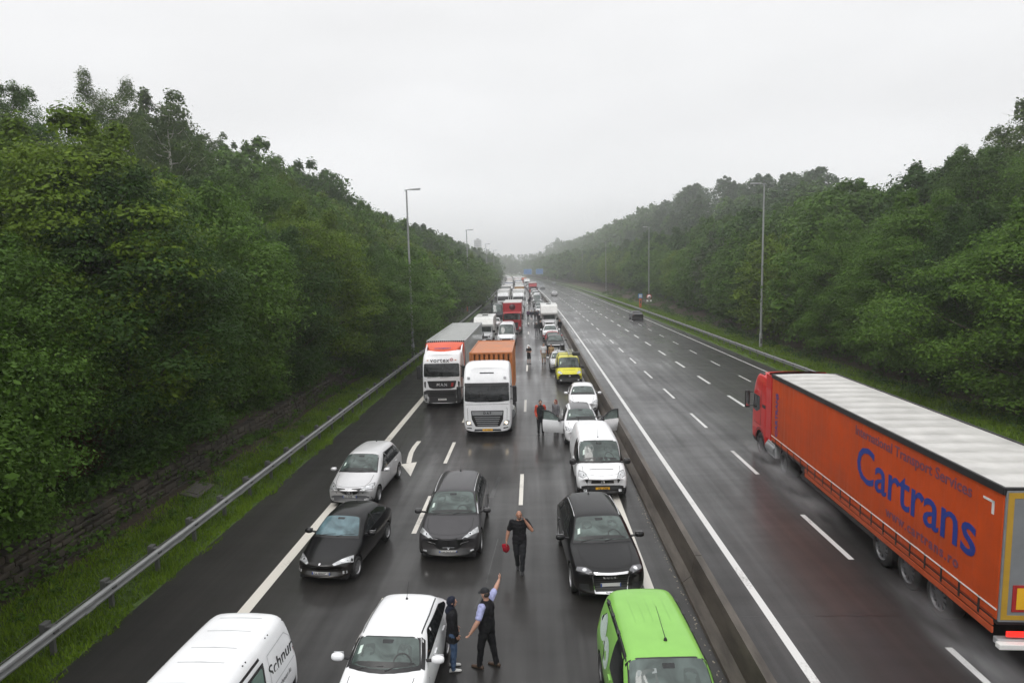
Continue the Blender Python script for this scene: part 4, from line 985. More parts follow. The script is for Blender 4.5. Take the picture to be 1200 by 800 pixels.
    for sgn in (-1, 1):
        p, _ = B.at(sw0+.02+Y0, zl0+.03, 'left' if sgn < 0 else 'right')
        if p is None: continue
        a = MB(); a.tube([(p.x-sgn*.02, p.y+.03, p.z), (p.x+sgn*.10, p.y, p.z+.03)], [.035, .03], 8)
        c = MB(); hx, hy, hz_ = .115*ms, .075, .075*ms*g('mtall', 1)
        rows_ = []
        for i in range(9):
            t = math.pi*i/8; rows_.append([(p.x+sgn*(.10+hx+hx*math.cos(math.pi-t)), p.y-.01+hy*math.sin(t)**.6*math.cos(q), p.z+.05*ms+hz_*math.sin(t)**.6*math.sin(q)) for q in np.linspace(0, 2*math.pi, 13)])
        c.grid(rows_); ho = c.build('door_mirror', mm, root); ar_ = a.build('mirror_arm', M_BLACK, ho)
        q = MB(); q.box(p.x+sgn*(.10+hx)-hx*.8, p.x+sgn*(.10+hx)+hx*.8, p.y+.058, p.y+.068, p.z+.05*ms-hz_*.75, p.z+.05*ms+hz_*.75, .01); q.build('mirror_glass', M_CHROME, ho)
    # ---- nose: lamps, grille, bumper, plate
    for hp in g('lamps', []):
        mode, pts = hp; cx = sum(p[0] for p in pts)/len(pts); cz = sum(p[1] for p in pts)/len(pts)
        B.both('lamp_surround', [(cx+(x-cx)*1.10, cz+(z-cz)*1.16) for x, z in pts], mode, M_BLACK, root, offs=.003, g=.07, rnd_=.02)
        a, b = B.both('headlight', [(x, z) for x, z in pts], mode, g('lampmat', M_LAMP), root, offs=.006, g=.07, rnd_=.02)
        cx = sum(p[0] for p in pts)/len(pts); cz = sum(p[1] for p in pts)/len(pts)
        for par, sg in ((a, 1), (b, -1)):
            ring = [((cx+.055*math.cos(t))*sg, cz+.050*math.sin(t)) for t in np.linspace(0, 2*math.pi, 13)[:-1]]
            B.panel('reflector', ring, mode, M_LAMPC, par, offs=.010, g=.1)
            ring = [((cx+.03*math.cos(t)+.0)*sg, cz+.03*math.sin(t)) for t in np.linspace(0, 2*math.pi, 9)[:-1]]
            B.panel('bulb', ring, mode, S.get('bulb', M_GLASSD), par, offs=.012, g=.1)
    for nm, mode, pts, m, of in g('panels', []):
        B.panel(nm, pts, mode, m, root, offs=of, g=.09, rnd_=.015)
    for nm, mode, pts, m, of in g('pairs', []):
        B.both(nm, pts, mode, m, root, offs=of, g=.08, rnd_=.012)
    zp = g('plate_z', .42); pm = g('plate', M_PLATE)
    if detail > 0 and pm is not None:
        p, _ = B.at(0, zp, 'front')
        if p:
            m = MB(); m.box(-.26, .26, p.y-.022, p.y-.006, zp-.055, zp+.055, .004); pl = m.build('number_plate', pm, root)
            txt = g('plate_text', '')
            if txt: text_obj('plate_text', txt, .105, M_INK, pl, (.015, p.y-.0235, zp), (R(90), 0, 0), extrude=.0006, bold=.0015)
            if pm == M_PLATE:
                for sx in ((-.26, -.225), (.235, .26)):
                    m = MB(); m.box(sx[0], sx[1], p.y-.0245, p.y-.0225, zp-.052, zp+.052); m.build('plate_band', M_PLATEB, pl)
    # hood shut lines
    hl = g('hood', None)
    hw = w*.74
    for sgn in (-1, 1):
        B.panel('bonnet_gap', line_poly([(sgn*hw*.80, .34+Y0), (sgn*hw*.97, (yc+.3)/2+Y0), (sgn*hw, yc+.06+Y0)], .012), 'top', M_WELL, root, offs=.002, g=.15)
    B.panel('bonnet_gap', line_poly([(-hw*.80, .34+Y0), (-hw*.4, .22+Y0), (0, .19+Y0), (hw*.4, .22+Y0), (hw*.80, .34+Y0)], .012), 'top', M_WELL, root, offs=.002, g=.15)
    # tail lights and rear glass
    zt2 = zbelt1-.08
    for sgn in (-1, 1):
        md = 'left' if sgn < 0 else 'right'
        B.panel('tail_light', [(L_-.30+Y0, zt2+.22), (L_-.06+Y0, zt2+.16), (L_-.03+Y0, zt2-.12), (L_-.22+Y0, zt2-.06)], md, M_RED, root, offs=.006, g=.09, rnd_=.03)
    if not g('panelvan', 0): B.panel('rear_window', [(-w*.58, max(zl1, zt_)+.08), (w*.58, max(zl1, zt_)+.08), (w*.50, zrr-.12), (-w*.50, zrr-.12)], 'rear', M_GLASSD, root, offs=.008, g=.12, rnd_=.05)
    # roof furniture
    if g('rails', 0):
        for sgn in (-1, 1):
            m = MB(); pts = []
            for t in np.linspace(0, 1, 9):
                yy = yr1+.10+(yr2-.15-yr1-.1)*t; p, _ = B.at(sgn*wr*.93, yy+Y0, 'top'); 
                if p: pts.append(p+Vector((0, 0, .045*math.sin(math.pi*min(1, max(0, t*1.0)))**.35 if 0 < t < 1 else .0)))
            m.tube(pts, .017, 7); m.build('roof_rail', S.get('railmat', M_CHROME), root)
    if g('antenna', 1):
        ay = yr2-.30 if g('antenna', 1) == 1 else yr1+.18; p, _ = B.at(0, ay+Y0, 'top')
        m = MB(); m.cyl(p+Vector((0, 0, -.005)), p+Vector((0, 0, .035)), .03, .018, 10); m.cyl(p+Vector((0, 0, .02)), p+Vector((0, .20, .30)), .006, .003, 5); m.build('antenna', M_BLACK, root)
    if g('roofgroove', 0):
        for sgn in (-1, 1):
            B.panel('roof_channel', line_poly([(sgn*wr*.90, yr1-.02+Y0), (sgn*wr*.92, (yr1+yr2)/2+Y0), (sgn*wr*.88, yr2-.05+Y0)], .022), 'top', M_BLACK, root, offs=.004, g=.2)
    for wy in (ya, yb):
        for sgn in (-1, 1): wheel(root, sgn*(w-.105-g('win', 0)), wy+Y0, r, .20, g('rim', M_RIM), g('spokes', 5))
    # dark underbody so that no daylight passes under the floor between the wheels
    m = MB(); m.box(-w*.84, w*.84, .25+Y0, L_-.25+Y0, zb-.05, zb+.05, .02); m.build('underbody', M_BLACK, root)
    if S.get('lower'):
        zl_, lm = S['lower']; me = sh.data; me.materials.append(lm); k = len(me.materials)-1
        for p in me.polygons:
            if p.center.z < zl_ and (p.center.y < .45+Y0 or p.center.y > L_-.35+Y0) and p.material_index == 0: p.material_index = k
    root['_dims'] = 0
    del root['_dims']
    return root, B
def rect(x0, x1, z0, z1): return [(x0, z0), (x1, z0), (x1, z1), (x0, z1)]
# ------------------------------------------------------------------ the cars and vans of the jam, near ones first
P_BLACK = paint('paint_black', (.005, .005, .006)); P_GREYD = paint('paint_dark_grey', (.058, .056, .060), .35)
P_SILVER = paint('paint_silver', (.64, .64, .65), .35); P_WHITE = paint('paint_white', (.83, .84, .855)); P_GREEN = paint('paint_green', (.235, .50, .105))
P_YELLOW = paint('paint_yellow', (.66, .62, .045)); P_RED = paint('paint_red', (.32, .012, .016)); P_GREY = paint('paint_mid_grey', (.26, .27, .28), .3)
P_BLUE = paint('paint_blue', (.03, .05, .16)); P_BEIGE = paint('paint_beige', (.42, .38, .31))
def dgf(L_):
    return lambda *pts: [(x, .7071*(y-L_/2+z)) for x, y, z in pts]
def emblem_ring(B, root, xs, z, r, wd, m, name='emblem'):
    for i, x in enumerate(xs):
        pts = [(x+(r)*math.cos(t), z+r*math.sin(t)) for t in np.linspace(0, 2*math.pi, 17)]
        B.panel(name, line_poly(pts, wd), 'front', m, root, offs=.018, g=.2)

def black_hatch(name, label, cat, loc, deg, group=None, body=P_BLACK, gl=M_GLASSBLUE, detail=2, txt='556 EWC 57', far=False):
    L_ = 3.84; d = dgf(L_)
    S = dict(L=L_, W=1.66, H=1.43, zb=.20, zf=.64, cowl=(.98, .94), roof0=1.78, roof1=3.05, belt=(.86, .94), tail=(3.58, 1.02), wr=.70, nose=.80, bow=.30, r=.29, arch=.34, axle=(.72, 3.14), glass=gl, hrear=1.36,
        lamps=[('diag', d((.76, .60, .70), (.80, .42, .60), (.40, .20, .50), (.34, .19, .56), (.52, .36, .66)))], bulb=M_CHROME,
        panels=[('grille', 'front', [(-.30, .50), (.30, .50), (.26, .555), (-.26, .555)], M_BLACK, .006), ('lower_intake', 'front', [(-.50, .30), (.50, .30), (.44, .385), (-.44, .385)], M_BLACK, .006),
                ('emblem', 'diag', d((-.022, .06, .60), (.022, .06, .60), (.030, .085, .655), (0, .095, .665), (-.030, .085, .655)), M_CHROME, .010), ('bumper_strip', 'front', [(-.62, .465), (.62, .465), (.60, .485), (-.60, .485)], M_BLACK, .008)],
        pairs=[('fog_light', 'front', [(.60, .34), (.71, .34), (.71, .42), (.60, .42)], M_LAMPC, .008)], plate_z=.335, plate_text=txt, spokes=7, handle=M_BLACK if body == P_BLACK else body, pillars=[2.25])
    r, B = car(name, label, cat, loc, deg, S, body, group, detail); return r
def silver_mpv(name, label, cat, loc, deg, group=None, body=P_SILVER, detail=2):
    L_ = 4.26; d = dgf(L_)
    S = dict(L=L_, W=1.81, H=1.62, zb=.20, zf=.74, cowl=(.92, 1.05), roof0=1.85, roof1=3.75, belt=(.95, 1.0), tail=(4.08, 1.15), wr=.74, nose=.80, bow=.30, cbow=.30, r=.31, axle=(.82, 3.50),
        lamps=[('diag', d((.80, .60, .84), (.85, .38, .68), (.50, .20, .58), (.46, .24, .66), (.62, .42, .80)))], bulb=M_CHROME,
        panels=[('lower_bumper', 'front', [(-.80, .28), (.80, .28), (.80, .40), (.60, .47), (-.60, .47), (-.80, .40)], mat('bumper_grey', (.07, .07, .075), .5), .004),
                ('emblem', 'diag', d((0, .03, .60), (.06, .05, .66), (0, .07, .74), (-.06, .05, .66)), M_CHROME, .012)],
        pairs=[('grille_slot', 'diag', d((.11, .06, .62), (.42, .14, .64), (.46, .20, .74), (.13, .12, .74)), M_BLACK, .006), ('fog_light', 'front', [(.60, .31), (.72, .31), (.72, .38), (.60, .38)], M_LAMPC, .010)], plate_z=.43, plate_text='62 KEB 70', pillars=[2.3, 3.3])
    return car(name, label, cat, loc, deg, S, body, group, detail)[0]
def grey_mpv(name, label, cat, loc, deg, group=None, body=P_GREYD, detail=2):
    L_ = 4.63; d = dgf(L_)
    S = dict(L=L_, W=1.87, H=1.64, zb=.20, zf=.80, cowl=(.95, 1.08), roof0=1.90, roof1=4.05, belt=(.98, 1.06), tail=(4.45, 1.20), wr=.73, nose=.84, bow=.32, cbow=.30, r=.35, axle=(.88, 3.72), rails=1,
        lamps=[('diag', d((.84, .66, .92), (.88, .50, .80), (.50, .20, .64), (.42, .18, .68), (.60, .34, .82)))],
        panels=[('grille', 'diag', d((-.48, .20, .60), (-.20, .06, .46), (.20, .06, .46), (.48, .20, .60), (.48, .22, .74), (.14, .10, .74), (-.14, .10, .74), (-.48, .22, .74)), M_BLACK, .006),
                ('lower_intake', 'front', [(-.62, .27), (.62, .27), (.55, .40), (-.55, .40)], M_BLACK, .006), ('bumper_lip', 'front', [(-.72, .235), (.72, .235), (.70, .26), (-.70, .26)], M_CHROME, .009),
                ('grille_trim', 'front', line_poly([(-.62, .66), (-.40, .58), (-.17, .45), (.17, .45), (.40, .58), (.62, .66)], .030), M_CHROME, .012),
                ('emblem', 'diag', d((0, .03, .54), (.075, .05, .66), (0, .07, .78), (-.075, .05, .66)), M_CHROME, .014), ('emblem_core', 'diag', d((0, .04, .61), (.026, .05, .66), (0, .06, .72), (-.026, .05, .66)), M_BLACK, .017)],
        pairs=[('fog_surround', 'front', [(.55, .36), (.78, .42), (.80, .33), (.62, .29)], M_BLACK, .007), ('fog_light', 'front', [(.64, .34), (.75, .36), (.75, .40), (.64, .38)], M_LAMPC, .011)],
        plate_z=.33, plate_text='EW-213-SW', pillars=[2.4, 3.5], spokes=10, mirror=M_BLACK, antenna=1)
    r, B = car(name, label, cat, loc, deg, S, body, group, detail)
    Y0 = -L_/2
    for sg in (-1, 1): B.panel('pillar_trim', line_poly([(sg*.80, 1.00+Y0+.24), (sg*.69, 1.84+Y0+.08)], .035), 'top', M_CHROME, r, offs=.010, g=.15)
    return r
def big_suv(name, label, cat, loc, deg, group=None, body=P_BLACK, detail=2, rings=True, txt=''):
    L_ = 4.63; d = dgf(L_)
    S = dict(L=L_, W=1.90, H=1.66, zb=.26, zf=.88, cowl=(1.20, 1.10), roof0=2.05, roof1=3.95, belt=(1.03, 1.08), tail=(4.42, 1.22), wr=.73, nose=.84, bow=.26, cbow=.24, r=.37, arch=.43, axle=(.90, 3.70), rails=1,
        lamps=[('diag', d((.82, .46, .86), (.86, .42, .76), (.50, .20, .70), (.48, .22, .84), (.60, .34, .90)))], bulb=M_LAMPC, lampmat=mat('lamp_dark', (.11, .11, .12), .12, coat=1.0, var=.5, scale=9),
        panels=[('grille', 'front', [(-.40, .34), (.40, .34), (.47, .78), (.44, .84), (-.44, .84), (-.47, .78)], M_BLACK, .008),
                ('grille_frame', 'front', line_poly([(-.47, .80), (-.44, .855), (.44, .855), (.47, .80), (.41, .345), (-.41, .345), (-.47, .80)], .035), M_CHROME, .016)]
               + [('grille_bar', 'front', [(-.43, .42+i*.06), (.43, .42+i*.06), (.43, .432+i*.06), (-.43, .432+i*.06)], mat('grille_grey', (.09, .09, .09), .4), .013) for i in range(6)],
        pairs=[('side_intake', 'front', [(.54, .36), (.82, .42), (.80, .56), (.56, .54)], M_BLACK, .006)], plate_z=.50, plate_text=txt, pillars=[2.55, 3.6], spokes=5, msize=1.1)
    r, B = car(name, label, cat, loc, deg, S, body, group, detail)
    if rings: emblem_ring(B, r, (-.135, -.045, .045, .135), .735, .058, .017, M_CHROME)
    return r
def cargo_van(name, label, cat, loc, deg, group=None, body=P_WHITE, detail=2, plate=M_PLATEY, txt='ZK 6709', bumper=M_BLACK, H=1.96, L_=4.95, W=1.895, rail=False, lampon=False, bt=.56):
    d = dgf(L_)
    S = dict(L=L_, W=W, H=H, zb=.24, zf=.88, cowl=(.80, 1.16), roof0=1.62, roof1=L_-.22, belt=(1.08, 1.10), tail=(L_-.10, 1.3), wr=.85, nose=.86, bow=.26, cbow=.30, r=.32, axle=(.86, L_-1.05), hrear=H-.03, panelvan=2.35, sw0=1.02, crown=.06,
        lamps=[('diag', d((.82, .62, 1.02), (.86, .42, .84), (.58, .20, .68), (.52, .24, .76), (.64, .46, .98)))],
        panels=[('grille', 'front', [(-.42, .635), (.42, .635), (.40, .76), (-.40, .76)], M_BLACK, .006), ('grille_bar', 'front', [(-.40, .69), (.40, .69), (.40, .703), (-.40, .703)], M_GALVD, .010),
                ('bumper', 'front', [(-.92, .25), (.92, .25), (.94, .50), (.62, bt), (-.62, bt), (-.94, .50)], bumper, .005), ('bonnet_grille', 'top', [(-.45, .58-L_/2), (.45, .58-L_/2), (.45, .605-L_/2), (-.45, .605-L_/2)], M_BLACK, .004)],
        pairs=[('fog_light', 'front', [(.58, .33), (.70, .33), (.70, .42), (.58, .42)], M_LAMP, .009)], plate_z=.44, plate=plate, plate_text=txt, mirror=M_BLACK, msize=1.15, mtall=1.4, lower=(.46 if bumper == M_BLACK else 0, M_BLACK), win=.01, antenna=2, rim=M_STEELRIM, spokes=8)
    r, B = car(name, label, cat, loc, deg, S, body, group, detail)
    emblem_ring(B, r, (0,), .70, .05, .05, M_CHROME, 'emblem')
    B.panel('emblem', [(.062*math.cos(t), .70+.062*math.sin(t)) for t in np.linspace(0, 6.283, 17)[:-1]], 'front', M_CHROME, r, offs=.016, g=.2)
    return r, B
def white_hatch(name, label, cat, loc, deg, group=None, body=P_WHITE, detail=2, floating=True):
    L_ = 3.95; d = dgf(L_)
    S = dict(L=L_, W=1.68, H=1.48, zb=.20, zf=.78, cowl=(1.02, 1.03), roof0=1.75, roof1=3.35, belt=(.98, 1.06), tail=(3.75, 1.15), wr=.78, nose=.84, bow=.30, cbow=.34, r=.31, axle=(.78, 3.25),
        lamps=[('diag', d((.76, .62, .90), (.80, .40, .74), (.52, .22, .66), (.50, .30, .80)))],
        panels=[('grille', 'front', [(-.36, .60), (.36, .60), (.34, .68), (-.34, .68)], M_BLACK, .006), ('lower_intake', 'front', [(-.50, .28), (.50, .28), (.44, .42), (-.44, .42)], M_BLACK, .006)],
        plate_z=.50, plate_text='AB-417-RD', pillars=[2.2, 3.0], roofgroove=1, antenna=1, msize=1.1)
    r, B = car(name, label, cat, loc, deg, S, body, group, detail); Y0 = -L_/2
    if floating:
        for sg in (-1, 1):
            B.panel('black_pillar', line_poly([(sg*.735, 1.10+Y0+.20), (sg*.70, 1.45+Y0+.1), (sg*.645, 1.74+Y0+.07)], .075), 'top', M_BLACK, r, offs=.006, g=.12)
    return r, B
def small_hatch(name, label, cat, loc, deg, group=None, body=P_WHITE, detail=2, txt='DK-826-FL', L_=4.05, H=1.46):
    d = dgf(L_)
    S = dict(L=L_, W=1.74, H=H, zb=.19, zf=.72, cowl=(1.08, .98), roof0=1.90, roof1=3.25, belt=(.92, 1.02), tail=(3.85, 1.08), wr=.72, nose=.80, bow=.34, cbow=.26, r=.31, axle=(.82, 3.42),
        lamps=[('diag', d((.78, .64, .80), (.82, .46, .70), (.50, .22, .58), (.46, .24, .66), (.62, .42, .78)))],
        panels=[('grille', 'front', [(-.34, .57), (.34, .57), (.40, .66), (-.40, .66)], M_BLACK, .006), ('lower_intake', 'front', [(-.52, .27), (.52, .27), (.46, .42), (-.46, .42)], M_BLACK, .006), ('emblem', 'front', [(0, .53), (.06, .61), (0, .69), (-.06, .61)], M_CHROME, .012)],
        pairs=[('fog_surround', 'front', [(.58, .30), (.76, .34), (.74, .42), (.58, .40)], M_BLACK, .006)], plate_z=.46, plate_text=txt, pillars=[2.35, 3.1])
    return car(name, label, cat, loc, deg, S, body, group, detail)
def saloon(name, label, cat, loc, deg, group=None, body=P_GREY, detail=1, L_=4.45):
    d = dgf(L_)
    S = dict(L=L_, W=1.78, H=1.46, zb=.20, zf=.70, cowl=(1.15, .96), roof0=1.95, roof1=3.2, belt=(.92, .98), tail=(3.85, 1.02), wr=.72, nose=.82, bow=.30, cbow=.24, r=.32, axle=(.88, 3.60), hrear=1.40,
        lamps=[('diag', d((.80, .50, .76), (.84, .36, .66), (.46, .16, .58), (.44, .20, .70)))],
        panels=[('grille', 'front', [(-.36, .50), (.36, .50), (.38, .65), (-.38, .65)], M_BLACK, .006), ('lower_intake', 'front', [(-.6, .27), (.6, .27), (.55, .38), (-.55, .38)], M_BLACK, .006)], plate_z=.42, pillars=[2.4, 3.1])
    return car(name, label, cat, loc, deg, S, body, group, detail)[0]

# --- foreground
silver_mpv('parked_car', 'silver people carrier standing behind the black hatchback in the left lane', 'car', (-6.68, 23.7, 0), -4)
black_hatch('parked_car', 'black hatchback with a bluish windscreen standing on the white edge line', 'car', (-5.75, 17.90, 0), -7)
grey_mpv('parked_car', 'dark grey people carrier with silver roof rails in the middle lane', 'car', (-2.62, 19.55, 0), 0)
whr, whB = white_hatch('parked_car', 'small white car with black windscreen pillars, nearest in the middle lane', 'car', (-2.93, 11.72, 0), -3)
big_suv('parked_car', 'black off-road car with a chrome-framed grille behind the green van', 'car', (1.70, 17.25, 0), 4, txt='')

fr, fB = cargo_van('parked_van', 'white delivery van with black bumper and yellow plate behind the black off-road car', 'van', (2.45, 24.55, 0), 0)
m = MB(); Y0 = -4.95/2
for zz, yy in ((0, 4.62),):
    m.tube([(-.66, yy+Y0, 2.07), (.66, yy+Y0, 2.07)], .028, 8)
    for x in (-.55, .55): m.cyl((x, yy+Y0, 1.90), (x, yy+Y0, 2.07), .02)
m.build('roof_bar', M_BLACK, fr)

# green van, near right edge of the jam
def green_van():
    L_ = 4.28; d = dgf(L_)
    S = dict(L=L_, W=1.83, H=1.84, zb=.22, zf=.88, cowl=(.92, 1.14), roof0=1.80, roof1=L_-.18, belt=(1.02, 1.05), tail=(L_-.08, 1.25), wr=.81, nose=.84, bow=.30, cbow=.24, r=.32, axle=(.85, 3.55), hrear=1.81, panelvan=2.5, sw0=1.15,
        lamps=[('diag', d((.80, .62, 1.00), (.84, .42, .82), (.56, .22, .68), (.52, .30, .84)))], panels=[('grille', 'front', [(-.36, .60), (.36, .60), (.34, .72), (-.34, .72)], M_BLACK, .006)],
        plate_z=.42, mirror=M_BLACK, msize=1.15, mtall=1.5, roofgroove=0, antenna=0, rim=M_STEELRIM)
    r, B = car('parked_van', 'bright green small van with black roof rails, nearest in the right lane', 'van', (2.20, 10.62, 0), 2, S, P_GREEN, None, 2); Y0 = -L_/2
    for sg in (-1, 1):
        m = MB(); pts = []
        for t in np.linspace(0, 1, 9):
            p, _ = B.at(sg*.690, 1.82+(L_-.35-1.82)*t+Y0, 'top'); pts.append(p+Vector((0, 0, .035 if 0 < t < 1 else 0)))
        m.tube(pts, .016, 6); m.build('roof_rail', M_BLACK, r)
        B.panel('roof_channel', line_poly([(sg*.690, 1.75+Y0), (sg*.690, L_-.2+Y0)], .05), 'top', M_BLACK, r, offs=.004, g=.2)
        for t in (.33, .62, .86):
            p, _ = B.at(sg*.690, 1.9+2.1*t+Y0, 'top'); q = MB(); q.box(p.x-.03, p.x+.03, p.y-.06, p.y+.06, p.z-.01, p.z+.05, .01); q.build('rail_foot', M_BLACK, r)
    for x in (-.34, -.16, .0, .16, .34): B.panel('rib_shade', line_poly([(x, 2.75+Y0), (x, L_-.35+Y0)], .010), 'top', mat('green_crease_shade', (.19, .41, .09), .4), r, offs=.003, g=.4)  # rib shade painted as darker green strips on the smooth roof
    p, _ = B.at(.08, 2.15+Y0, 'top'); m = MB(); m.cyl(p, p+Vector((0, 0, .05)), .035, .02, 10); m.cyl(p+Vector((0, 0, .04)), p+Vector((-.03, .62, .30)), .008, .004, 5); m.build('antenna', M_BLACK, r)
    # driver dimly behind the glass and blind
    B.panel('white_lettering', line_poly([(3.0+.28*math.cos(t)+Y0, 1.05+.26*math.sin(t)) for t in np.linspace(0, 5.2, 14)], .05), 'left', M_STICK, r, offs=.006, g=.3)
    B.panel('white_lettering', line_poly([(3.55+.30*math.cos(t)+Y0, 1.28+.24*math.sin(t)) for t in np.linspace(1.5, 6.6, 14)], .05), 'left', M_STICK, r, offs=.006, g=.3)
    B.panel('paper_strip', [(-.55, 1.68-.02+Y0-.14), (-.22, 1.66+Y0-.14), (-.22, 1.72+Y0-.14), (-.54, 1.73+Y0-.14)], 'top', mat('paper_pale', (.20, .23, .23), .3), r, offs=.012, g=.3)
green_van()

# white van in the bottom left corner
def corner_van():
    r, B = cargo_van('parked_van', 'white panel van with dark lettering on its side in the bottom left corner', 'van', (-5.84, 9.28, 0), -1.5, H=1.97, L_=4.9, W=1.90, plate=M_PLATE, txt='')
    Y0 = -4.9/2
    for i, y in enumerate((2.45, 3.0, 3.42, 3.95, 4.4)): B.panel('rib_shade', line_poly([(-.42, y+Y0), (.42, y+Y0)], .022), 'top', mat('white_crease_shade', (.48, .49, .50), .45), r, offs=.004, g=.3)  # flat grey strips: shade of the pressed ribs put into the colour
    for sg in (-1, 1):
        for y in (2.1, 2.22, 3.05, 3.15, 3.9, 4.0, 4.62): 
            p, _ = B.at(sg*.70, y+Y0, 'top')
            if p: m = MB(); m.cyl(p-Vector((0, 0, .01)), p+Vector((0, 0, .006)), .016, n=10); m.build('roof_plug', M_BLACK, r)
        p, _ = B.at(sg*.50, 4.72+Y0, 'top'); m = MB(); m.box(p.x-.09, p.x+.09, p.y-.03, p.y+.03, p.z-.01, p.z+.03, .012); m.build('door_hinge', M_BLACK, r)
    B.panel('sliding_window', [(2.42+Y0, 1.12), (3.42+Y0, 1.12), (3.52+Y0, 1.62), (2.50+Y0, 1.64)], 'right', M_BLACK, r, offs=.006, g=.15, rnd_=.03)
    B.panel('side_window', [(2.95+Y0, 1.17), (3.36+Y0, 1.17), (3.44+Y0, 1.57), (3.02+Y0, 1.58)], 'right', mat('pale_glass', (.12, .19, .16), .15), r, offs=.010, g=.15, rnd_=.05)
    for k in range(6): B.panel('window_lettering', [(2.52+Y0+.02*k, 1.22+.062*k), (3.10+Y0-.04*(k % 3), 1.22+.062*k), (3.10+Y0-.04*(k % 3), 1.245+.062*k), (2.52+Y0+.02*k, 1.245+.062*k)], 'right', M_PLATE, r, offs=.012, g=.3)
    B.panel('recess_shade', line_poly([(3.62+Y0, 1.05), (3.70+Y0, 1.62), (4.45+Y0, 1.62), (4.62+Y0, 1.45), (4.62+Y0, 1.05), (3.62+Y0, 1.05)], .018), 'right', mat('white_crease_shade', (0, 0, 0)), r, offs=.004, g=.2)  # recess drawn as a grey line, its edge shade painted on
    B.panel('door_rail', line_poly([(2.35+Y0, 1.74), (3.45+Y0, 1.72)], .05), 'right', M_BLACK, r, offs=.005, g=.2)
    B.panel('rear_bumper', [(4.0+Y0, .28), (4.88+Y0, .28), (4.88+Y0, .66), (4.25+Y0, .60)], 'right', M_BLACK, r, offs=.008, g=.15)
    p, _ = B.at(4.1+Y0, 1.34, 'right')
    o = text_obj('lettering', 'Schnur', .36, M_INK, r, (p.x+.012, 4.12+Y0, 1.30), (R(90), 0, R(90)), extrude=.003); o.rotation_euler = (R(90-6), 0, R(90))
    p, _ = B.at(4.05+Y0, .92, 'right')
    text_obj('lettering', 'schnur.lu', .15, mat('ink_grey', (.2, .2, .21), .5), r, (p.x+.010, 4.1+Y0, .93), (R(90), 0, R(90)), extrude=.002)
corner_van()

# car with both front doors open
def open_car():
    L_ = 4.15; d = dgf(L_)
    S = dict(L=L_, W=1.76, H=1.55, zb=.20, zf=.78, cowl=(1.05, 1.03), roof0=1.86, roof1=3.45, belt=(.98, 1.04), tail=(3.95, 1.12), wr=.74, nose=.82, bow=.30, cbow=.26, r=.32, axle=(.82, 3.42),
        lamps=[('diag', d((.80, .66, .90), (.84, .44, .76), (.54, .22, .64), (.50, .30, .80)))], panels=[('grille', 'front', [(-.40, .56), (.40, .56), (.40, .68), (-.40, .68)], M_BLACK, .006)], plate_z=.46, pillars=[2.35, 3.2], msize=.01, antenna=1)
    r, B = car('parked_car', 'white car with a grey roof and both front doors swung wide open', 'car', (2.30, 31.15, 0), 0, S, P_WHITE); Y0 = -L_/2
    B.panel('dark_roof', [(-.60, 1.80+Y0), (.60, 1.80+Y0), (.60, 3.5+Y0), (-.60, 3.5+Y0)], 'top', paint('paint_roof_grey', (.11, .11, .115)), r, offs=.006, g=.15, rnd_=.05)
    for sg in (-1, 1):
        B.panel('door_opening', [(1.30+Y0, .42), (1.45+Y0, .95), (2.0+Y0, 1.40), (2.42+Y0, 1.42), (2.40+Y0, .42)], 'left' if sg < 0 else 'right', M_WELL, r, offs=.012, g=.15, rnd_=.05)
        dr = bpy.data.objects.new('open_door', None); COL.objects.link(dr); dr.parent = r; dr.location = (sg*.865, 1.28+Y0, 0); dr.rotation_euler = (0, 0, -sg*R(66))
        m = MB()   # door leaf: grows along +y from the hinge
        prof = [(0, .36), (1.08, .36), (1.12, .98), (0.02, .98)]
        rows_ = []
        for t in np.linspace(0, 1, 7):
            rows_.append([((-sg)*(.055*(1-((zz-.70)/.36)**2)*-1), .02+t*1.10, zz) for zz in np.linspace(.36, .99, 7)])
        m.grid(rows_); m.box(-.05 if sg > 0 else 0, 0 if sg > 0 else .05, .02, 1.12, .36, .985, .015); m.build('door_leaf', P_WHITE, dr)
        f = MB(); X = -sg*.02
        pts = [(X, .05, .97), (X, .60, 1.36), (X, .85, 1.45), (X, 1.12, 1.45), (X, 1.13, .97)]
        f.tube(pts, [.028, .028, .028, .035, .035], 7); f.build('window_frame', M_BLACK, dr)
        g_ = MB(); g_.prism([(.08, .98), (.60, 1.35), (.86, 1.44), (1.10, 1.44), (1.11, .98)], X-.003, X+.003, 'yz'); g_.build('door_glass', glass('door_glass', (.16, .20, .19)), dr)
        q = MB(); q.box(sg*.03 if sg > 0 else -.22, .22 if sg > 0 else -.03, .12, .22, .98, 1.13, .03); q.build('door_mirror', M_BLACK, dr)
        q = MB(); q.box(-sg*.03-.02, -sg*.03+.02, .35, .85, .62, .70, .015); q.build('armrest', M_BLACK, dr)
open_car()
small_hatch('parked_car', 'white hatchback between the yellow van and the car with open doors', 'car', (2.95, 37.6, 0), -3)
yr_, yB = cargo_van('parked_van', 'yellow van with a black bumper and ladders on its roof', 'van', (2.62, 47.35, 0), 0, body=P_YELLOW, H=1.95, L_=4.8, W=1.90, plate=None, txt='', bt=.80)
def rack(r, B, L_):
    m = MB()
    for y in (-.6, .6, 1.7): m.tube([(-.72, y, 1.93), (-.72, y, 2.06), (.72, y, 2.06), (.72, y, 1.93)], .022, 6)
    m.build('roof_rack', M_BLACK, r)
rack(yr_, yB, 4.8)
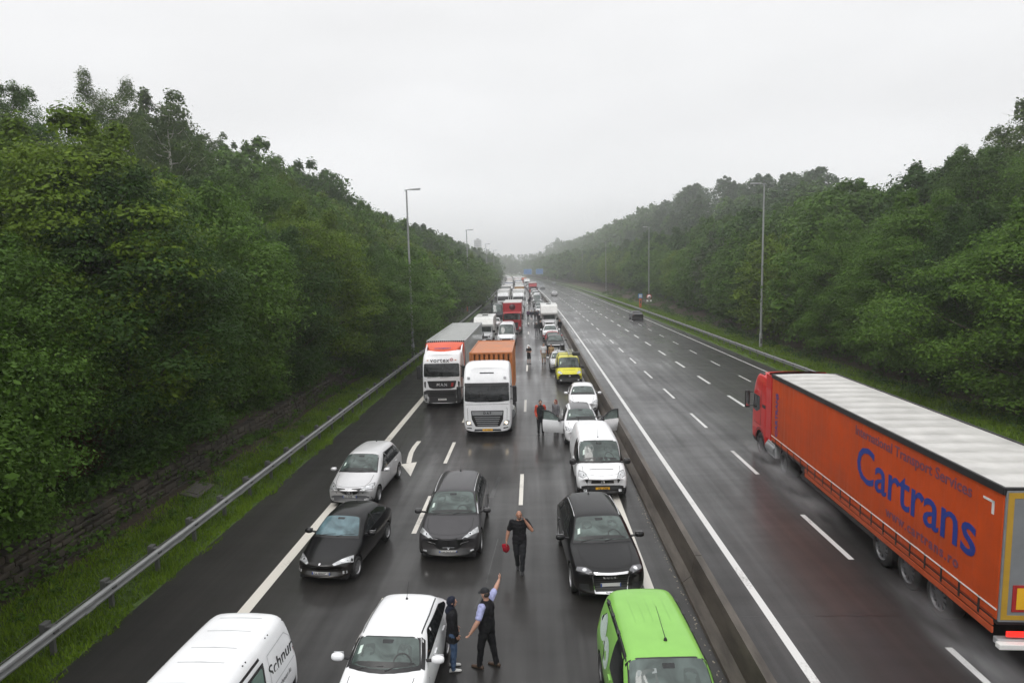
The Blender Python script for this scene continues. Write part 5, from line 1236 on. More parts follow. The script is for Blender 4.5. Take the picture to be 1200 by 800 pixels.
def ladder():
    r = thing('ladder', 'grey ladder lying on the roof of the yellow van', 'ladder', (2.85, 47.7, 2.085), 0); m = MB()
    for x in (-.2, .2): m.box(x-.025, x+.025, -1.6, 1.6, 0, .07)
    m.build('side_rail', M_GALV, r); q = MB()
    for k in range(11): q.cyl((-.2, -1.5+k*.3, .035), (.2, -1.5+k*.3, .035), .015, n=6)
    q.build('rungs', M_GALV, r)
    o = MB(); o.box(-.28, .28, -.3, .3, 0, .26, .08); b = o.build('roof_bundle', mat('dark_tarp', (.03, .03, .028), .6), None, (3.15, 45.9, 2.09)); tag(b, 'dark bundle strapped to the front of the yellow van roof', 'bundle')
ladder()
small_hatch('parked_car', 'silver-white hatchback half hidden behind the left side of the yellow van', 'car', (2.22, 52.8, 0), 0, body=P_SILVER)
big_suv('parked_car', 'black estate car with pale headlights, sixth vehicle back in the right lane', 'car', (2.25, 64.6, 0), 0, rings=False, detail=1)
small_hatch('parked_car', 'dark red car between the black estate and the white off-road car', 'car', (2.2, 70.2, 0), 0, body=P_RED, detail=1)
big_suv('parked_car', 'white off-road car directly in front of the white box camper', 'car', (2.1, 76.3, 0), 0, rings=False, body=P_WHITE, detail=1)
# ------------------------------------------------------------------ lorries
def cab_shell(root, W, H, D, body, zb=.32, slope=.42, wst=2.78):
    w = W/2; Y0 = 0
    def dyf(z, k): return k*((.05*(z-1.2) if z > 1.2 else 0)+(slope*(z-wst) if z > wst else 0))
    def st(y, k, f, bow, zt):
        zz = [(0, zb), (w*.86*f, zb), (w*.985*f, zb+.10), (w*f, 1.1), (w*f, 1.9), (w*.985*f, 2.75), (w*.965*f, zt-.14), (w*.84*f, zt-.015), (0, zt)]
        return (y, bow, [(x, z, dyf(z, k)) for x, z in zz])
    T = [st(0, 1, .90, .10, H-.22), st(.02, 1, .94, .10, H-.14), st(.12, 1, .985, .09, H-.07), st(.5, .85, 1, .04, H-.01), st(D*.55, .2, 1, 0, H), st(D-.08, 0, 1, 0, H-.03), st(D, 0, .98, 0, H-.06)]
    return finish_shell(cage_mesh(T, 2, w), [(1.38, .52, .60, w)], [body], 'cab', root, well_x0=.5)
def lorry(label, loc, deg, cabm, style, trailer, group=None, detail=2, cat='lorry', W=2.5, H=3.75, text=None, H2=None, plate=M_PLATEY, name='lorry'):
    """origin on the ground under the front bumper; body runs back along +y"""
    root = thing(name, label, cat, loc, R(deg), group); D = 2.25
    sh = cab_shell(root, W, H, D, cabm, slope=.62 if style != 'volvo' else .5); B = Shell(sh); w = W/2
    P = lambda nm, pts, mode, m, par=root, **k: B.panel(nm, pts, mode, m, par, **k)
    if style == 'daf':
        ws = P('windscreen', [(-1.14, 1.90), (-.6, 1.84), (.6, 1.84), (1.14, 1.90), (1.12, 2.78), (-1.12, 2.78)], 'front', M_GLASST, offs=.008, rnd_=.05)
        P('sun_visor', [(-1.13, 2.66), (1.13, 2.66), (1.12, 2.80), (-1.12, 2.80)], 'front', M_BLACK, offs=.05, rnd_=.02)
        gr = P('grille', [(-.84, 1.40), (.84, 1.40), (.80, .95), (.62, .58), (-.62, .58), (-.80, .95)], 'front', M_BLACK, offs=.008, rnd_=.03)
        P('grille_head', [(-.76, 1.16), (.76, 1.16), (.80, 1.36), (-.80, 1.36)], 'front', mat('grille_satin', (.36, .37, .38), .35, .5), gr, offs=.020)
        for i in range(5):
            zz = 1.06-i*.10; hw = .66-i*.035; m = MB(); p, _ = B.at(0, zz); m.box(-hw, hw, p.y-.05, p.y-.01, zz-.018, zz+.018, .008); m.build('grille_bar', mat('grille_satin', (0, 0, 0)), gr)
        p, _ = B.at(0, 1.26); text_obj('lettering', 'DAF', .17, M_INK, root, (0, p.y-.028, 1.26), (R(90), 0, 0), bold=.006, extrude=.006, space=1.5)
        for sg in (-1, 1):
            hl = P('headlight', [(sg*.78, .62), (sg*1.08, .66), (sg*1.14, .86), (sg*1.0, .92), (sg*.84, .76)], 'front', M_LAMP, offs=.010, rnd_=.02)
            P('reflector', [(sg*.96+.075*math.cos(t), .77+.065*math.sin(t)) for t in np.linspace(0, 6.28, 13)[:-1]], 'front', M_LAMPON, hl, offs=.016)
            P('fog_light', [(sg*.80, .46), (sg*1.06, .50), (sg*1.06, .55), (sg*.82, .52)], 'front', M_GLASSD, offs=.008)
            P('corner_gap', line_poly([(sg*1.0, .95), (sg*1.02, 1.5), (sg*.98, 1.55)], .014), 'front', M_WELL, offs=.003, g=.2)
            p, _ = B.at(sg*.93, 3.05); q = MB(); q.box(sg*.93-.07, sg*.93+.07, p.y-.06, p.y+.02, 2.98, 3.13, .03); q.build('roof_lamp', M_LAMPC, root)
        p, _ = B.at(0, 3.28); q = MB(); q.box(-.36, .36, p.y-.02, p.y+.04, 3.25, 3.31, .01); q.build('roof_badge', M_GLASSD, root)
        P('bonnet_gap', line_poly([(-1.1, 1.72), (1.1, 1.72)], .014), 'front', M_WELL, offs=.003, g=.2)
        P('lower_valance', [(-.7, .34), (.7, .34), (.66, .44), (-.66, .44)], 'front', M_BLACK, offs=.006)
    elif style == 'man':
        P('windscreen', [(-1.12, 1.98), (1.12, 1.98), (1.10, 2.80), (-1.10, 2.80)], 'front', M_GLASST, offs=.008, rnd_=.08)
        gr = P('grille', [(-.92, 1.72), (.92, 1.72), (.80, 1.30), (.55, 1.22), (-.55, 1.22), (-.80, 1.30)], 'front', M_BLACK, offs=.008, rnd_=.05)
        p, _ = B.at(0, 1.47); text_obj('lettering', 'MAN', .26, M_CHROME, root, (0, p.y-.018, 1.47), (R(90), 0, 0), bold=.008, extrude=.006, space=1.35)
        P('emblem', [(.55, 1.36), (.70, 1.36), (.74, 1.60), (.60, 1.60)], 'front', mat('badge_red', (.35, .03, .03), .4), gr, offs=.014)
        P('bumper', [(-1.25, .34), (1.25, .34), (1.25, 1.02), (.95, 1.16), (-.95, 1.16), (-1.25, 1.02)], 'front', mat('bumper_black', (.028, .028, .030), .45), offs=.006, rnd_=.04)
        for i in range(3): P('intake_slot', [(-.78, .76+.10*i), (.78, .76+.10*i), (.78, .82+.10*i), (-.78, .82+.10*i)], 'front', M_WELL, offs=.010)
        for sg in (-1, 1):
            P('headlight', [(sg*.86, .66), (sg*1.16, .62), (sg*1.20, .84), (sg*.92, .92)], 'front', M_LAMP, offs=.013, rnd_=.03)
            P('side_inlet', [(sg*1.02, 1.28), (sg*1.10, 1.34), (sg*1.12, 1.66), (sg*1.0, 1.70)], 'front', M_BLACK, offs=.008, rnd_=.02)
            p, _ = B.at(sg*.80, 2.98); 
            q = MB(); q.box(sg*.88-.05, sg*.88+.05, p.y-.03, p.y+.05, 2.97, 3.02, .01); q.build('marker_lamp', M_AMBER, root)
        p, _ = B.at(-.95, .52); q = MB(); q.box(-.98, -.82, p.y-.04, p.y-.01, .42, .68, .01); q.build('step_plate', M_CHROME, root)
    else:
        P('windscreen', [(-1.12, 1.90), (1.12, 1.90), (1.10, 2.75), (-1.10, 2.75)], 'front', M_GLASST, offs=.008, rnd_=.06)
        P('grille', [(-.75, .75), (.75, .75), (.82, 1.55), (-.82, 1.55)], 'front', M_BLACK, offs=.008, rnd_=.05)
        P('bumper', [(-1.2, .34), (1.2, .34), (1.2, .60), (-1.2, .60)], 'front', M_BLACK, offs=.006)
        for sg in (-1, 1): P('headlight', [(sg*.84, .66), (sg*1.14, .66), (sg*1.16, .90), (sg*.92, .96)], 'front', M_LAMP, offs=.012, rnd_=.03)
    if detail:
        zp = .40 if style == 'daf' else (.55 if style == 'man' else .47); p, _ = B.at(0, zp)
        q = MB(); q.box(-.26, .26, p.y-.03, p.y-.012, zp-.055, zp+.055); pl = q.build('number_plate', plate, root)
        text_obj('plate_text', {'daf': 'ML 4083', 'man': 'BE-517-C'}.get(style, 'TX 2290'), .10, M_INK, pl, (0, p.y-.032, zp), (R(90), 0, 0), extrude=.0006)
    for sg in (-1, 1):
        md = 'left' if sg < 0 else 'right'
        P('side_window', [(.30, 1.92), (.34, 2.62), (1.30, 2.62), (1.34, 2.05), (.9, 1.86)], md, M_GLASSD, offs=.008, rnd_=.06)
        P('door_gap', line_poly([(.22, .75), (.24, 2.70), (1.42, 2.70), (1.42, 1.2)], .014), md, M_WELL, offs=.003, g=.25)
        P('step', [(.30, .42), (.78, .42), (.78, .62), (.30, .62)], md, M_BLACK, offs=.006)
        a = MB(); a.tube([(sg*1.20, .22, 2.62), (sg*1.42, .10, 2.60)], [.03, .025], 6); a.tube([(sg*1.20, .22, 1.98), (sg*1.42, .10, 1.98)], [.03, .025], 6)
        q = MB(); q.box(sg*1.42-.11, sg*1.42+.11, -.02, .14, 1.86, 2.68, .05); mr_ = q.build('door_mirror', M_BLACK, root); a.build('mirror_arm', M_BLACK, mr_)
        q = MB(); q.box(sg*1.42-.085, sg*1.42+.085, .142, .150, 1.95, 2.60, .004); q.build('mirror_glass', M_CHROME, mr_)
    for x0, x1 in ((-.9, -.2), (-.1, .6)):
        q = MB(); p0, _ = B.at(x0, 1.93); p1, _ = B.at(x1, 1.99); q.tube([p0+Vector((0, -.03, 0)), p1+Vector((0, -.035, 0))], [.012, .009], 5); q.build('wiper', M_BLACK, root)
    for sg in (-1, 1): wheel(root, sg*(w-.20), 1.38, .50, .32, M_STEELRIM, 10)
    # fifth-wheel tractor chassis
    q = MB(); q.box(-.42, .42, 2.0, 6.0 if trailer.get('semi', 1) else trailer['len']+2.6, .62, .92, .02); q.box(-1.05, -.48, 2.4, 3.5, .42, .98, .08); q.box(.48, 1.05, 2.4, 3.5, .42, .98, .08); q.build('chassis', M_BLACK, root)
    q = MB()
    for sg in (-1, 1): q.cyl((sg*1.1, 2.45, .70), (sg*1.1, 3.45, .70), .27, n=18)
    q.build('fuel_tank', mat('brushed_tank', (.35, .36, .37), .35, .7), root)
    if trailer.get('semi', 1):
        for sg in (-1, 1): wheel(root, sg*(w-.30), 4.35, .50, .56, M_STEELRIM, 10)
    return root, B
M_TARPR = mat('roof_tarp', (.50, .49, .47), .45, var=.16, scale=1.2, coat=.3)
M_TARPG = mat('tarp_grey', (.36, .37, .365), .4, var=.14, scale=1.5, coat=.35)
M_ALU = mat('trailer_aluminium', (.48, .49, .50), .35, .5, var=.1)
def box_trailer(root, y0, ln, side, front, roof, W=2.55, z0=1.05, z1=3.98, ribs=16, pockets=True, wheels=3, axles=None, rear=None, name='trailer_box'):
    w = W/2; y1 = y0+ln
    m = MB(); m.box(-w, w, y0, y1, z0+.02, z1-.10, .02); bx = m.build(name, side, root)
    f = MB(); f.box(-w+.01, w-.01, y0-.035, y0-.004, z0, z1-.05, .01); f.build('headboard', front, root)
    # tarpaulin roof sagging between hoops
    rows_ = []; n = ribs*6
    for i in range(n+1):
        t = i/n; sag = -.035*abs(math.sin(math.pi*t*ribs))**.7; rows_.append([(x, y0+.02+(ln-.04)*t, z1-.03+sag*(1-(abs(x)/w)**4)+.03*(1-(x/w)**2)) for x in np.linspace(-w+.02, w-.02, 9)])
    r_ = MB(); r_.grid(rows_); r_.build('roof', roof, root)
    e = MB()
    for sg in (-1, 1): e.box(sg*w-.035, sg*w+.035, y0-.03, y1+.03, z1-.16, z1+.0, .012)
    e.box(-w, w, y0-.04, y0+.03, z1-.10, z1+.0, .012); e.box(-w, w, y1-.03, y1+.04, z1-.10, z1, .012)
    e.build('roof_rail', trim_for(side), root)
    if pockets:
        s_ = MB()
        for sg in (-1, 1):
            k = 0; y = y0+.35
            while y < y1-.2: s_.box(sg*(w+.004)-.006, sg*(w+.004)+.006, y-.02, y+.02, z0-.10, z0+.55, 0); y += .62
        s_.build('strap', M_BLACK, root)
    u = MB(); u.box(-.5, .5, y0+.6, y1-.1, z0-.28, z0+.0, .02); u.box(-w+.02, w-.02, y0, y1, z0-.08, z0+.03, .01)
    for sg in (-1, 1):
        u.box(sg*.9-.05, sg*.9+.05, y0+2.6, y0+2.7, .25, z0)   # landing legs
        u.box(sg*(w-.05)-.02, sg*(w-.05)+.02, y0+3.2, y1-4.9, .55, .68); u.box(sg*(w-.05)-.02, sg*(w-.05)+.02, y0+3.2, y1-4.9, .82, .95)
    u.build('trailer_chassis', M_BLACK, root)
    for a in (axles or [y1-4.6+1.31*k for k in range(wheels)]):
        for sg in (-1, 1): wheel(root, sg*(w-.22), a, .50, .38, M_STEELRIM, 10)
    q = MB(); q.box(-w+.05, w-.05, y1-.12, y1+.02, .52, .66, .02); q.build('rear_bumper', M_ALU, root)
    d = MB(); d.box(-w+.02, w-.02, y1+.002, y1+.045, z0, z1-.06, .01); dr = d.build('rear_door', rear or M_ALU, root)
    for sg in (-1, 1):
        t = MB(); t.box(sg*.85-.22, sg*.85+.22, y1+.01, y1+.05, .72, .84, .02); t.build('tail_light', M_REDLIT if rear is not None else M_RED, root)
    return bx
def trim_for(side): return M_BLACK if side.name == 'tarp_orange' else (M_ALU if side.name != 'container_orange' else side)

# DAF with an orange container
daf, dB = lorry('white lorry with lit headlamps and yellow plate carrying an orange container', (-2.42, 31.05, 0), 0, P_WHITE, 'daf', dict(semi=0, len=7))
M_CONT = mat('container_orange', (.46, .145, .035), .5, var=.22, scale=.9, coat=.2)
def container(root, y0, ln, m, W=2.44, z0=1.15, z1=3.9):
    w = W/2
    c = MB(); c.box(-w+.05, w-.05, y0+.05, y0+ln-.05, z0+.05, z1-.04)
    for sg in (-1, 1):
        rows_ = []; n = 20
        ys = []; 
        for i in range(n):
            a = y0+.12+(ln-.24)*i/n; p = (ln-.24)/n
            ys += [(a, 0), (a+p*.30, 0), (a+p*.5, .036), (a+p*.8, .036)]
        ys.append((y0+ln-.12, 0))
        c.grid([[(sg*(w-.01-d), y, z0+.1), (sg*(w-.01-d), y, z1-.1)] for y, d in ys])
    xs = []
    for i in range(8):
        a = -w+.12+(W-.24)*i/8; p = (W-.24)/8; xs += [(a, 0), (a+p*.3, 0), (a+p*.5, .03), (a+p*.8, .03)]
    c.grid([[(x, y0+.02+d, z0+.1), (x, y0+.02+d, z1-.1)] for x, d in xs])
    rows_ = [[(x, y0+.1+(ln-.2)*i/60, z1-.035+.012*math.sin(i*math.pi*2*9/60*2)) for x in np.linspace(-w+.1, w-.1, 3)] for i in range(61)]
    c.grid(rows_)
    for sg in (-1, 1):
        for (a, b) in ((z0, z0+.12), (z1-.1, z1)): c.box(sg*w-(.06 if sg > 0 else 0), sg*w+(.06 if sg < 0 else 0), y0, y0+ln, a, b, .008)
        for y in (y0, y0+ln-.07): c.box(sg*w-(.09 if sg > 0 else 0), sg*w+(.09 if sg < 0 else 0), y, y+.07, z0, z1, .008)
    for y in (y0, y0+ln-.07):
        for (a, b) in ((z0, z0+.12), (z1-.1, z1)): c.box(-w, w, y, y+.07, a, b, .006)
    for sg in (-1, 1):
        for y in (y0-.004, y0+ln-.166):
            for zz in (z0-.004, z1-.11): c.box(sg*(w-.08)-.086, sg*(w-.08)+.086, y, y+.17, zz, zz+.118, .01)
    o = c.build('container', m, root, recalc=False)
    q = MB()
    for sg in (-1, 1):
        for k in (.3, .7): q.cyl((sg*w*k, y0+ln+.03, z0+.1), (sg*w*k, y0+ln+.03, z1-.1), .02, n=6)
    q.build('lock_rod', M_GALVD, o); return o
container(daf, 3.75, 6.06, M_CONT)
q = MB(); q.box(-1.2, 1.2, 3.6, 9.9, 1.0, 1.13, .02); q.build('flatbed', M_BLACK, daf)
for a in (5.3, 6.7, 8.4):
    for sg in (-1, 1): wheel(daf, sg*1.0, a, .50, .5, M_STEELRIM, 10)

# MAN with a grey curtain trailer
man, mB = lorry('white and orange lorry with a long grey curtain-sided trailer, beside the left guard rail', (-5.76, 38.1, 0), 0, P_WHITE, 'man', dict(semi=1), H=3.55, plate=M_PLATE)
M_ORG = paint('paint_orange', (.66, .085, .028))
def roof_spoiler():
    rows_ = []
    for t in np.linspace(0, 1, 9):
        y = .62+t*1.45; z = 3.42+.52*t**.8
        hw = .62+.58*t**.7; rows_.append([(hw*u, y+.10*abs(u)**3, z-.06*abs(u)**2) for u in np.linspace(-1, 1, 13)])
    s_ = MB(); s_.grid(rows_); rows2 = [[(p[0], p[1], max(3.30, p[2]-.5)) for p in r] for r in rows_]
    s_.grid([[r[0], q[0]] for r, q in zip(rows_, rows2)]); s_.grid([[r[-1], q[-1]] for r, q in zip(rows_, rows2)]); s_.grid([rows_[-1], rows2[-1]]); s_.grid([rows_[0], rows2[0]])
    s_.build('roof_spoiler', M_ORG, man)
    b = MB()
    for sg in (-1, 1): b = MB(); b.box(sg*1.225-.02, sg*1.225+.02, 1.9, 2.35, .95, 3.85, .015); b.build('side_fairing', M_ORG, man)
    w_ = MB()
    for sg in (-1, 1):
        w_.prism([(1.0, 3.30), (2.15, 3.30), (2.15, 3.86), (1.55, 3.60)], sg*1.14-.04, sg*1.14+.04, 'yz')
    w_.build('spoiler_wing', P_WHITE, man)
    text_obj('lettering', 'vortexlogistics.nl', .155, mat('ink_navy', (.02, .03, .22), .5), man, (0, .98, 3.665), (R(24), 0, 0), extrude=.006, bold=.004)
    p, _ = mB.at(-.15, 2.97); text_obj('lettering', 'vortex', .40, mat('ink_dark', (.05, .045, .05), .5), man, (-.12, p.y-.012, 2.985), (R(60), 0, 0), extrude=.006, bold=.006, space=1.12)
    p, _ = mB.at(.62, 3.0)
    for k in range(8):
        a = k*math.pi/4; q = MB(); q.box(-.016, .016, .045, .115, -.006, .006, 0); o = q.build('emblem', mat('badge_red', (0, 0, 0)), man); o.location = (.62, p.y-.02, 3.03); o.rotation_euler = (R(60), 0, 0); o.rotation_euler.rotate_axis('Z', a)
roof_spoiler()
box_trailer(man, 2.65, 13.6, M_TARPG, mat('headboard_grey', (.30, .31, .31), .5), mat('roof_tarp_grey', (.27, .28, .27), .5, var=.25, scale=1.5, coat=.3), ribs=20)
q = MB()
for k in range(18): q.box(-1.22+k*.138, -1.15+k*.138, 2.58, 2.64, 3.87, 3.97, .02)
q.build('cable_hooks', M_BLACK, man)

# orange lorry driving away on the free carriageway
vol, vB = lorry('bright red-cab lorry with an orange curtain-sided trailer driving away at the right edge', (11.40, 29.0, 0), 180-2.2, paint('paint_signal_red', (.62, .014, .012)), 'volvo', dict(semi=1), H=3.72, detail=0)
M_TARPO = mat('tarp_orange', (.62, .078, .009), .5, spec=.25, var=.16, scale=.7)
def curtain_folds(m):
    n = m.node_tree.nodes; l = m.node_tree.links.new; p = [x for x in n if x.type == 'BSDF_PRINCIPLED'][0]
    t = n.new('ShaderNodeTexCoord'); mp = n.new('ShaderNodeMapping'); mp.inputs['Scale'].default_value = (0, 2.6, .22); l(t.outputs['Object'], mp.inputs[0])
    nz = n.new('ShaderNodeTexNoise'); nz.inputs['Scale'].default_value = 1.0; nz.inputs['Detail'].default_value = 2; l(mp.outputs[0], nz.inputs['Vector'])
    b = n.new('ShaderNodeBump'); b.inputs['Strength'].default_value = .8; b.inputs['Distance'].default_value = .06; l(nz.outputs[0], b.inputs['Height']); l(b.outputs[0], p.inputs['Normal'])
    # road film: runs of grey dirt streaked along the lower curtain
    mp2 = n.new('ShaderNodeMapping'); mp2.inputs['Scale'].default_value = (1, .5, 3.0); l(t.outputs['Object'], mp2.inputs[0])
    n2 = n.new('ShaderNodeTexNoise'); n2.inputs['Scale'].default_value = 1.2; n2.inputs['Detail'].default_value = 6; l(mp2.outputs[0], n2.inputs['Vector'])
    sp = n.new('ShaderNodeSeparateXYZ'); l(t.outputs['Object'], sp.inputs[0]); mr = n.new('ShaderNodeMapRange'); mr.inputs[1].default_value = 1.0; mr.inputs[2].default_value = 3.2; mr.inputs[3].default_value = .55; mr.inputs[4].default_value = .10; l(sp.outputs['Z'], mr.inputs[0])
    mu = n.new('ShaderNodeMath'); mu.operation = 'MULTIPLY'; l(mr.outputs[0], mu.inputs[0]); l(n2.outputs[0], mu.inputs[1])
    old = p.inputs['Base Color'].links[0].from_socket; mx = n.new('ShaderNodeMix'); mx.data_type = 'RGBA'; l(mu.outputs[0], mx.inputs[0]); l(old, mx.inputs[6]); mx.inputs[7].default_value = (.11, .05, .03, 1); l(mx.outputs[2], p.inputs['Base Color'])
curtain_folds(M_TARPO)
box_trailer(vol, 2.95, 13.62, M_TARPO, mat('headboard_red', (.4, .02, .02), .4), M_TARPR, ribs=17, rear=mat('rear_grey', (.20, .21, .22), .4), z1=3.92, pockets=False)
def volvo_details():
    y0, y1, w = 2.95, 16.57, 1.275; X = w+.004
    INK = mat('ink_blue', (.018, .045, .28), .5); INKF = mat('ink_blue_faded', (.19, .060, .10), .5)
    rx = (R(90), 0, R(90))
    o = text_obj('lettering', 'Cartrans', 1.52, INK, vol, (X+.004, 13.15, 2.50), rx, bold=.012, extrude=.003, space=.98); o.scale = (1.03, 1, 1)
    text_obj('lettering', 'International Transport Services', .40, INKF, vol, (X+.004, 12.95, 3.46), rx, bold=.006, extrude=.003, space=1.02)
    text_obj('lettering', 'www.cartrans.ro', .38, INKF, vol, (X+.004, 13.75, 1.66), rx, bold=.010, extrude=.003, space=1.2)
    o = text_obj('lettering', 'CARTRANS', .36, INK, vol, (X+.004, 3.55, 2.30), rx, bold=.006, extrude=.003); o.rotation_euler = (R(90), 0, R(90)); o.rotation_mode = 'QUATERNION'
    o.rotation_quaternion = Matrix(((0, 0, 1), (0, 0, 0), (0, 0, 0))).to_quaternion() if False else (Matrix.Rotation(R(90), 4, 'X') @ Matrix.Identity(4)).to_quaternion()
    M3 = Matrix(((0, 0, 1), (0, -1, 0), (1, 0, 0)))         # text x -> up, text y -> -y, normal -> +x
    o.rotation_quaternion = M3.transposed().to_quaternion() if M3.transposed().to_quaternion().magnitude else o.rotation_quaternion
    M4 = Matrix((Vector((0, 0, 1)), Vector((0, -1, 0)), Vector((1, 0, 0)))).transposed(); o.rotation_quaternion = M4.to_quaternion()
    q = MB()
    for k in range(3): q.prism([(3.42+.07*k, 3.10-.06*k), (3.62+.07*k, 3.20-.06*k), (3.60+.07*k, 3.13-.06*k)], X, X+.008, 'yz')
    q.build('emblem', INK, vol)
    # lower guard boards and white edge of the curtain, both sides
    for sg in (-1, 1):
        q = MB(); q.box(sg*X-.008, sg*X+.008, y0, y1, 1.28, 1.31, 0); q.build('edge_strip', M_WHITE, vol)
        q = MB()
        for a, b in ((.72, .86), (.90, 1.02)): q.box(sg*(w-.02)-.02, sg*(w-.02)+.02, y0+3.6, y1-.1, a, b, .01)
        q.build('side_guard', mat('guard_orange', (.42, .07, .02), .5, var=.2), vol)
        q = MB(); y = y0+.55
        while y < y1-.1: q.box(sg*(w+.003)-.006, sg*(w+.003)+.006, y-.030, y+.030, .94, 1.32); y += .66
        q.build('strap', M_BLACK, vol)
        q = MB(); q.box(sg*(w+.002)-.004, sg*(w+.002)+.004, y0+.1, y1-.1, 1.10, 1.125); q.build('seam_band', mat('guard_orange_dark', (.20, .03, .012), .5), vol)
    q = MB(); q.box(X-.002, X+.006, 15.98, 16.32, 3.48, 3.53); q.box(X-.002, X+.006, 16.25, 16.32, 3.24, 3.53); q.build('corner_mark', M_WHITE, vol)
    # yellow reflective contour on the rear, marker board
    Y = mat('reflective_yellow', (.45, .27, .03), .4); q = MB()
    for x0, x1, z0, z1 in ((-1.22, -1.10, 1.1, 3.82), (1.10, 1.22, 1.1, 3.82), (-1.1, 1.1, 3.70, 3.82), (-1.1, 1.1, 1.1, 1.20)): q.box(x0, x1, y1+.046, y1+.052, z0, z1)
    q.build('contour_marking', Y, vol)
    q = MB(); q.box(.62, 1.02, y1+.047, y1+.062, 1.28, 1.86, .005); mp = q.build('marker_board', M_RED, vol); q = MB(); q.box(.70, .94, y1+.063, y1+.068, 1.34, 1.80); q.build('marker_panel', mat('marker_yellow', (.75, .42, .02), .4), mp)
    q = MB(); q.box(-1.27, 1.27, y1+.02, y1+.16, .50, .62, .02); q.build('rear_underrun', M_PLATE, vol)
    # roof deflector and side fairings on the cab
    rows_ = []
    for t in np.linspace(0, 1, 7): rows_.append([((.75+.42*t)*u, .75+1.5*t, 3.60+.30*t**.8-.05*u*u) for u in np.linspace(-1, 1, 9)])
    s_ = MB(); s_.grid(rows_); s_.grid([[r[0], (r[0][0], r[0][1], 3.4)] for r in rows_]); s_.grid([[r[-1], (r[-1][0], r[-1][1], 3.4)] for r in rows_]); s_.build('roof_spoiler', paint('paint_signal_red', (0, 0, 0)), vol)
    for sg in (-1, 1): q = MB(); q.box(sg*1.225-.02, sg*1.225+.02, 2.1, 2.75, 1.0, 3.80, .015); q.build('side_fairing', paint('paint_signal_red', (0, 0, 0)), vol)
volvo_details()
def volvo_cab():
    P = lambda nm, pts, mode, m, **k: vB.panel(nm, pts, mode, m, vol, **k)
    for md in ('left', 'right'):
        P('door_seam', line_poly([(.24, 1.35), (1.42, 1.35)], .016), md, M_WELL, offs=.004, g=.3); P('door_seam', line_poly([(1.46, 1.0), (1.50, 3.3)], .016), md, M_WELL, offs=.004, g=.3)
        P('arch_trim', line_poly([(1.38+.68*math.cos(t), .52+.68*math.sin(t)) for t in np.linspace(0, math.pi, 12)], .05), md, M_BLACK, offs=.004, g=.3)
        P('side_vent', [(1.62, 2.2), (2.05, 2.2), (2.05, 2.35), (1.62, 2.35)], md, M_BLACK, offs=.004, g=.3)
    m = MB(); m.box(-1.05, 1.05, .18, .42, 2.96, 3.06, .03); m.build('sun_visor', M_BLACK, vol)
    m = MB()
    for sg in (-1, 1): m.box(sg*1.02-.10, sg*1.02+.10, .95, 1.45, 3.50, 3.66, .05)
    m.build('roof_lamp', M_BLACK, vol)
    for sg in (-1, 1):
        m = MB(); m.box(sg*1.16-.12, sg*1.16+.12, 2.5, 3.5, .42, 1.0, .04); m.build('side_tank', M_ALU, vol)
volvo_cab()

# road spray thrown up by the moving wheels
def spray():
    m = _new('spray_mist'); n = m.node_tree.nodes; l = m.node_tree.links.new
    o = n.new('ShaderNodeOutputMaterial'); v = n.new('ShaderNodeVolumePrincipled'); v.inputs['Color'].default_value = (.95, .96, .98, 1); v.inputs['Anisotropy'].default_value = .3
    tcn = n.new('ShaderNodeTexCoord'); nz = n.new('ShaderNodeTexNoise'); nz.inputs['Scale'].default_value = 2.2; nz.inputs['Detail'].default_value = 3; mp0 = n.new('ShaderNodeMapping'); mp0.inputs['Scale'].default_value = (1.2, .4, 1.2); l(tcn.outputs['Object'], mp0.inputs[0]); l(mp0.outputs[0], nz.inputs['Vector'])
    ln = n.new('ShaderNodeVectorMath'); ln.operation = 'LENGTH'; mp = n.new('ShaderNodeMapping'); mp.vector_type = 'POINT'; mp.inputs['Scale'].default_value = (1/.5, 1/2.6, 1/.55); l(tcn.outputs['Object'], mp.inputs[0]); l(mp.outputs[0], ln.inputs[0])
    mr = n.new('ShaderNodeMapRange'); mr.inputs[1].default_value = .15; mr.inputs[2].default_value = 1.0; mr.inputs[3].default_value = 1.0; mr.inputs[4].default_value = 0; l(ln.outputs['Value'], mr.inputs[0])
    mr2 = n.new('ShaderNodeMapRange'); mr2.inputs[1].default_value = .38; mr2.inputs[2].default_value = .68; mr2.inputs[3].default_value = .05; mr2.inputs[4].default_value = 1.0; l(nz.outputs[0], mr2.inputs[0])
    a = n.new('ShaderNodeMath'); a.operation = 'MULTIPLY'; l(mr.outputs[0], a.inputs[0]); l(mr2.outputs[0], a.inputs[1]); b = n.new('ShaderNodeMath'); b.operation = 'MULTIPLY'; b.inputs[1].default_value = 0.85; l(a.outputs[0], b.inputs[0]); l(b.outputs[0], v.inputs['Density'])
    l(v.outputs[0], o.inputs['Volume'])
    bm = bmesh.new(); bmesh.ops.create_icosphere(bm, subdivisions=3, radius=1)
    for q in bm.verts: q.co = Vector((q.co.x*.5, q.co.y*2.6, max(q.co.z, -.30/.55)*.55))
    me = bpy.data.meshes.new('spray'); bm.to_mesh(me); bm.free(); me.materials.append(m)
    for i, (x, y, lb) in enumerate([(9.65, 25.0, 'pale water spray behind the front wheel of the orange lorry'), (9.35, 21.4, 'pale water spray behind the drive wheel of the orange lorry'), (9.05, 12.6, 'thin spray trailing behind the last wheels of the orange lorry')]):
        o2 = add_obj('spray', me, None, None, (x, y, .34)); o2.scale = (1.1, 1.35, 1); tag(o2, lb, 'water spray', 'spray from the moving lorry', 'stuff')
spray()

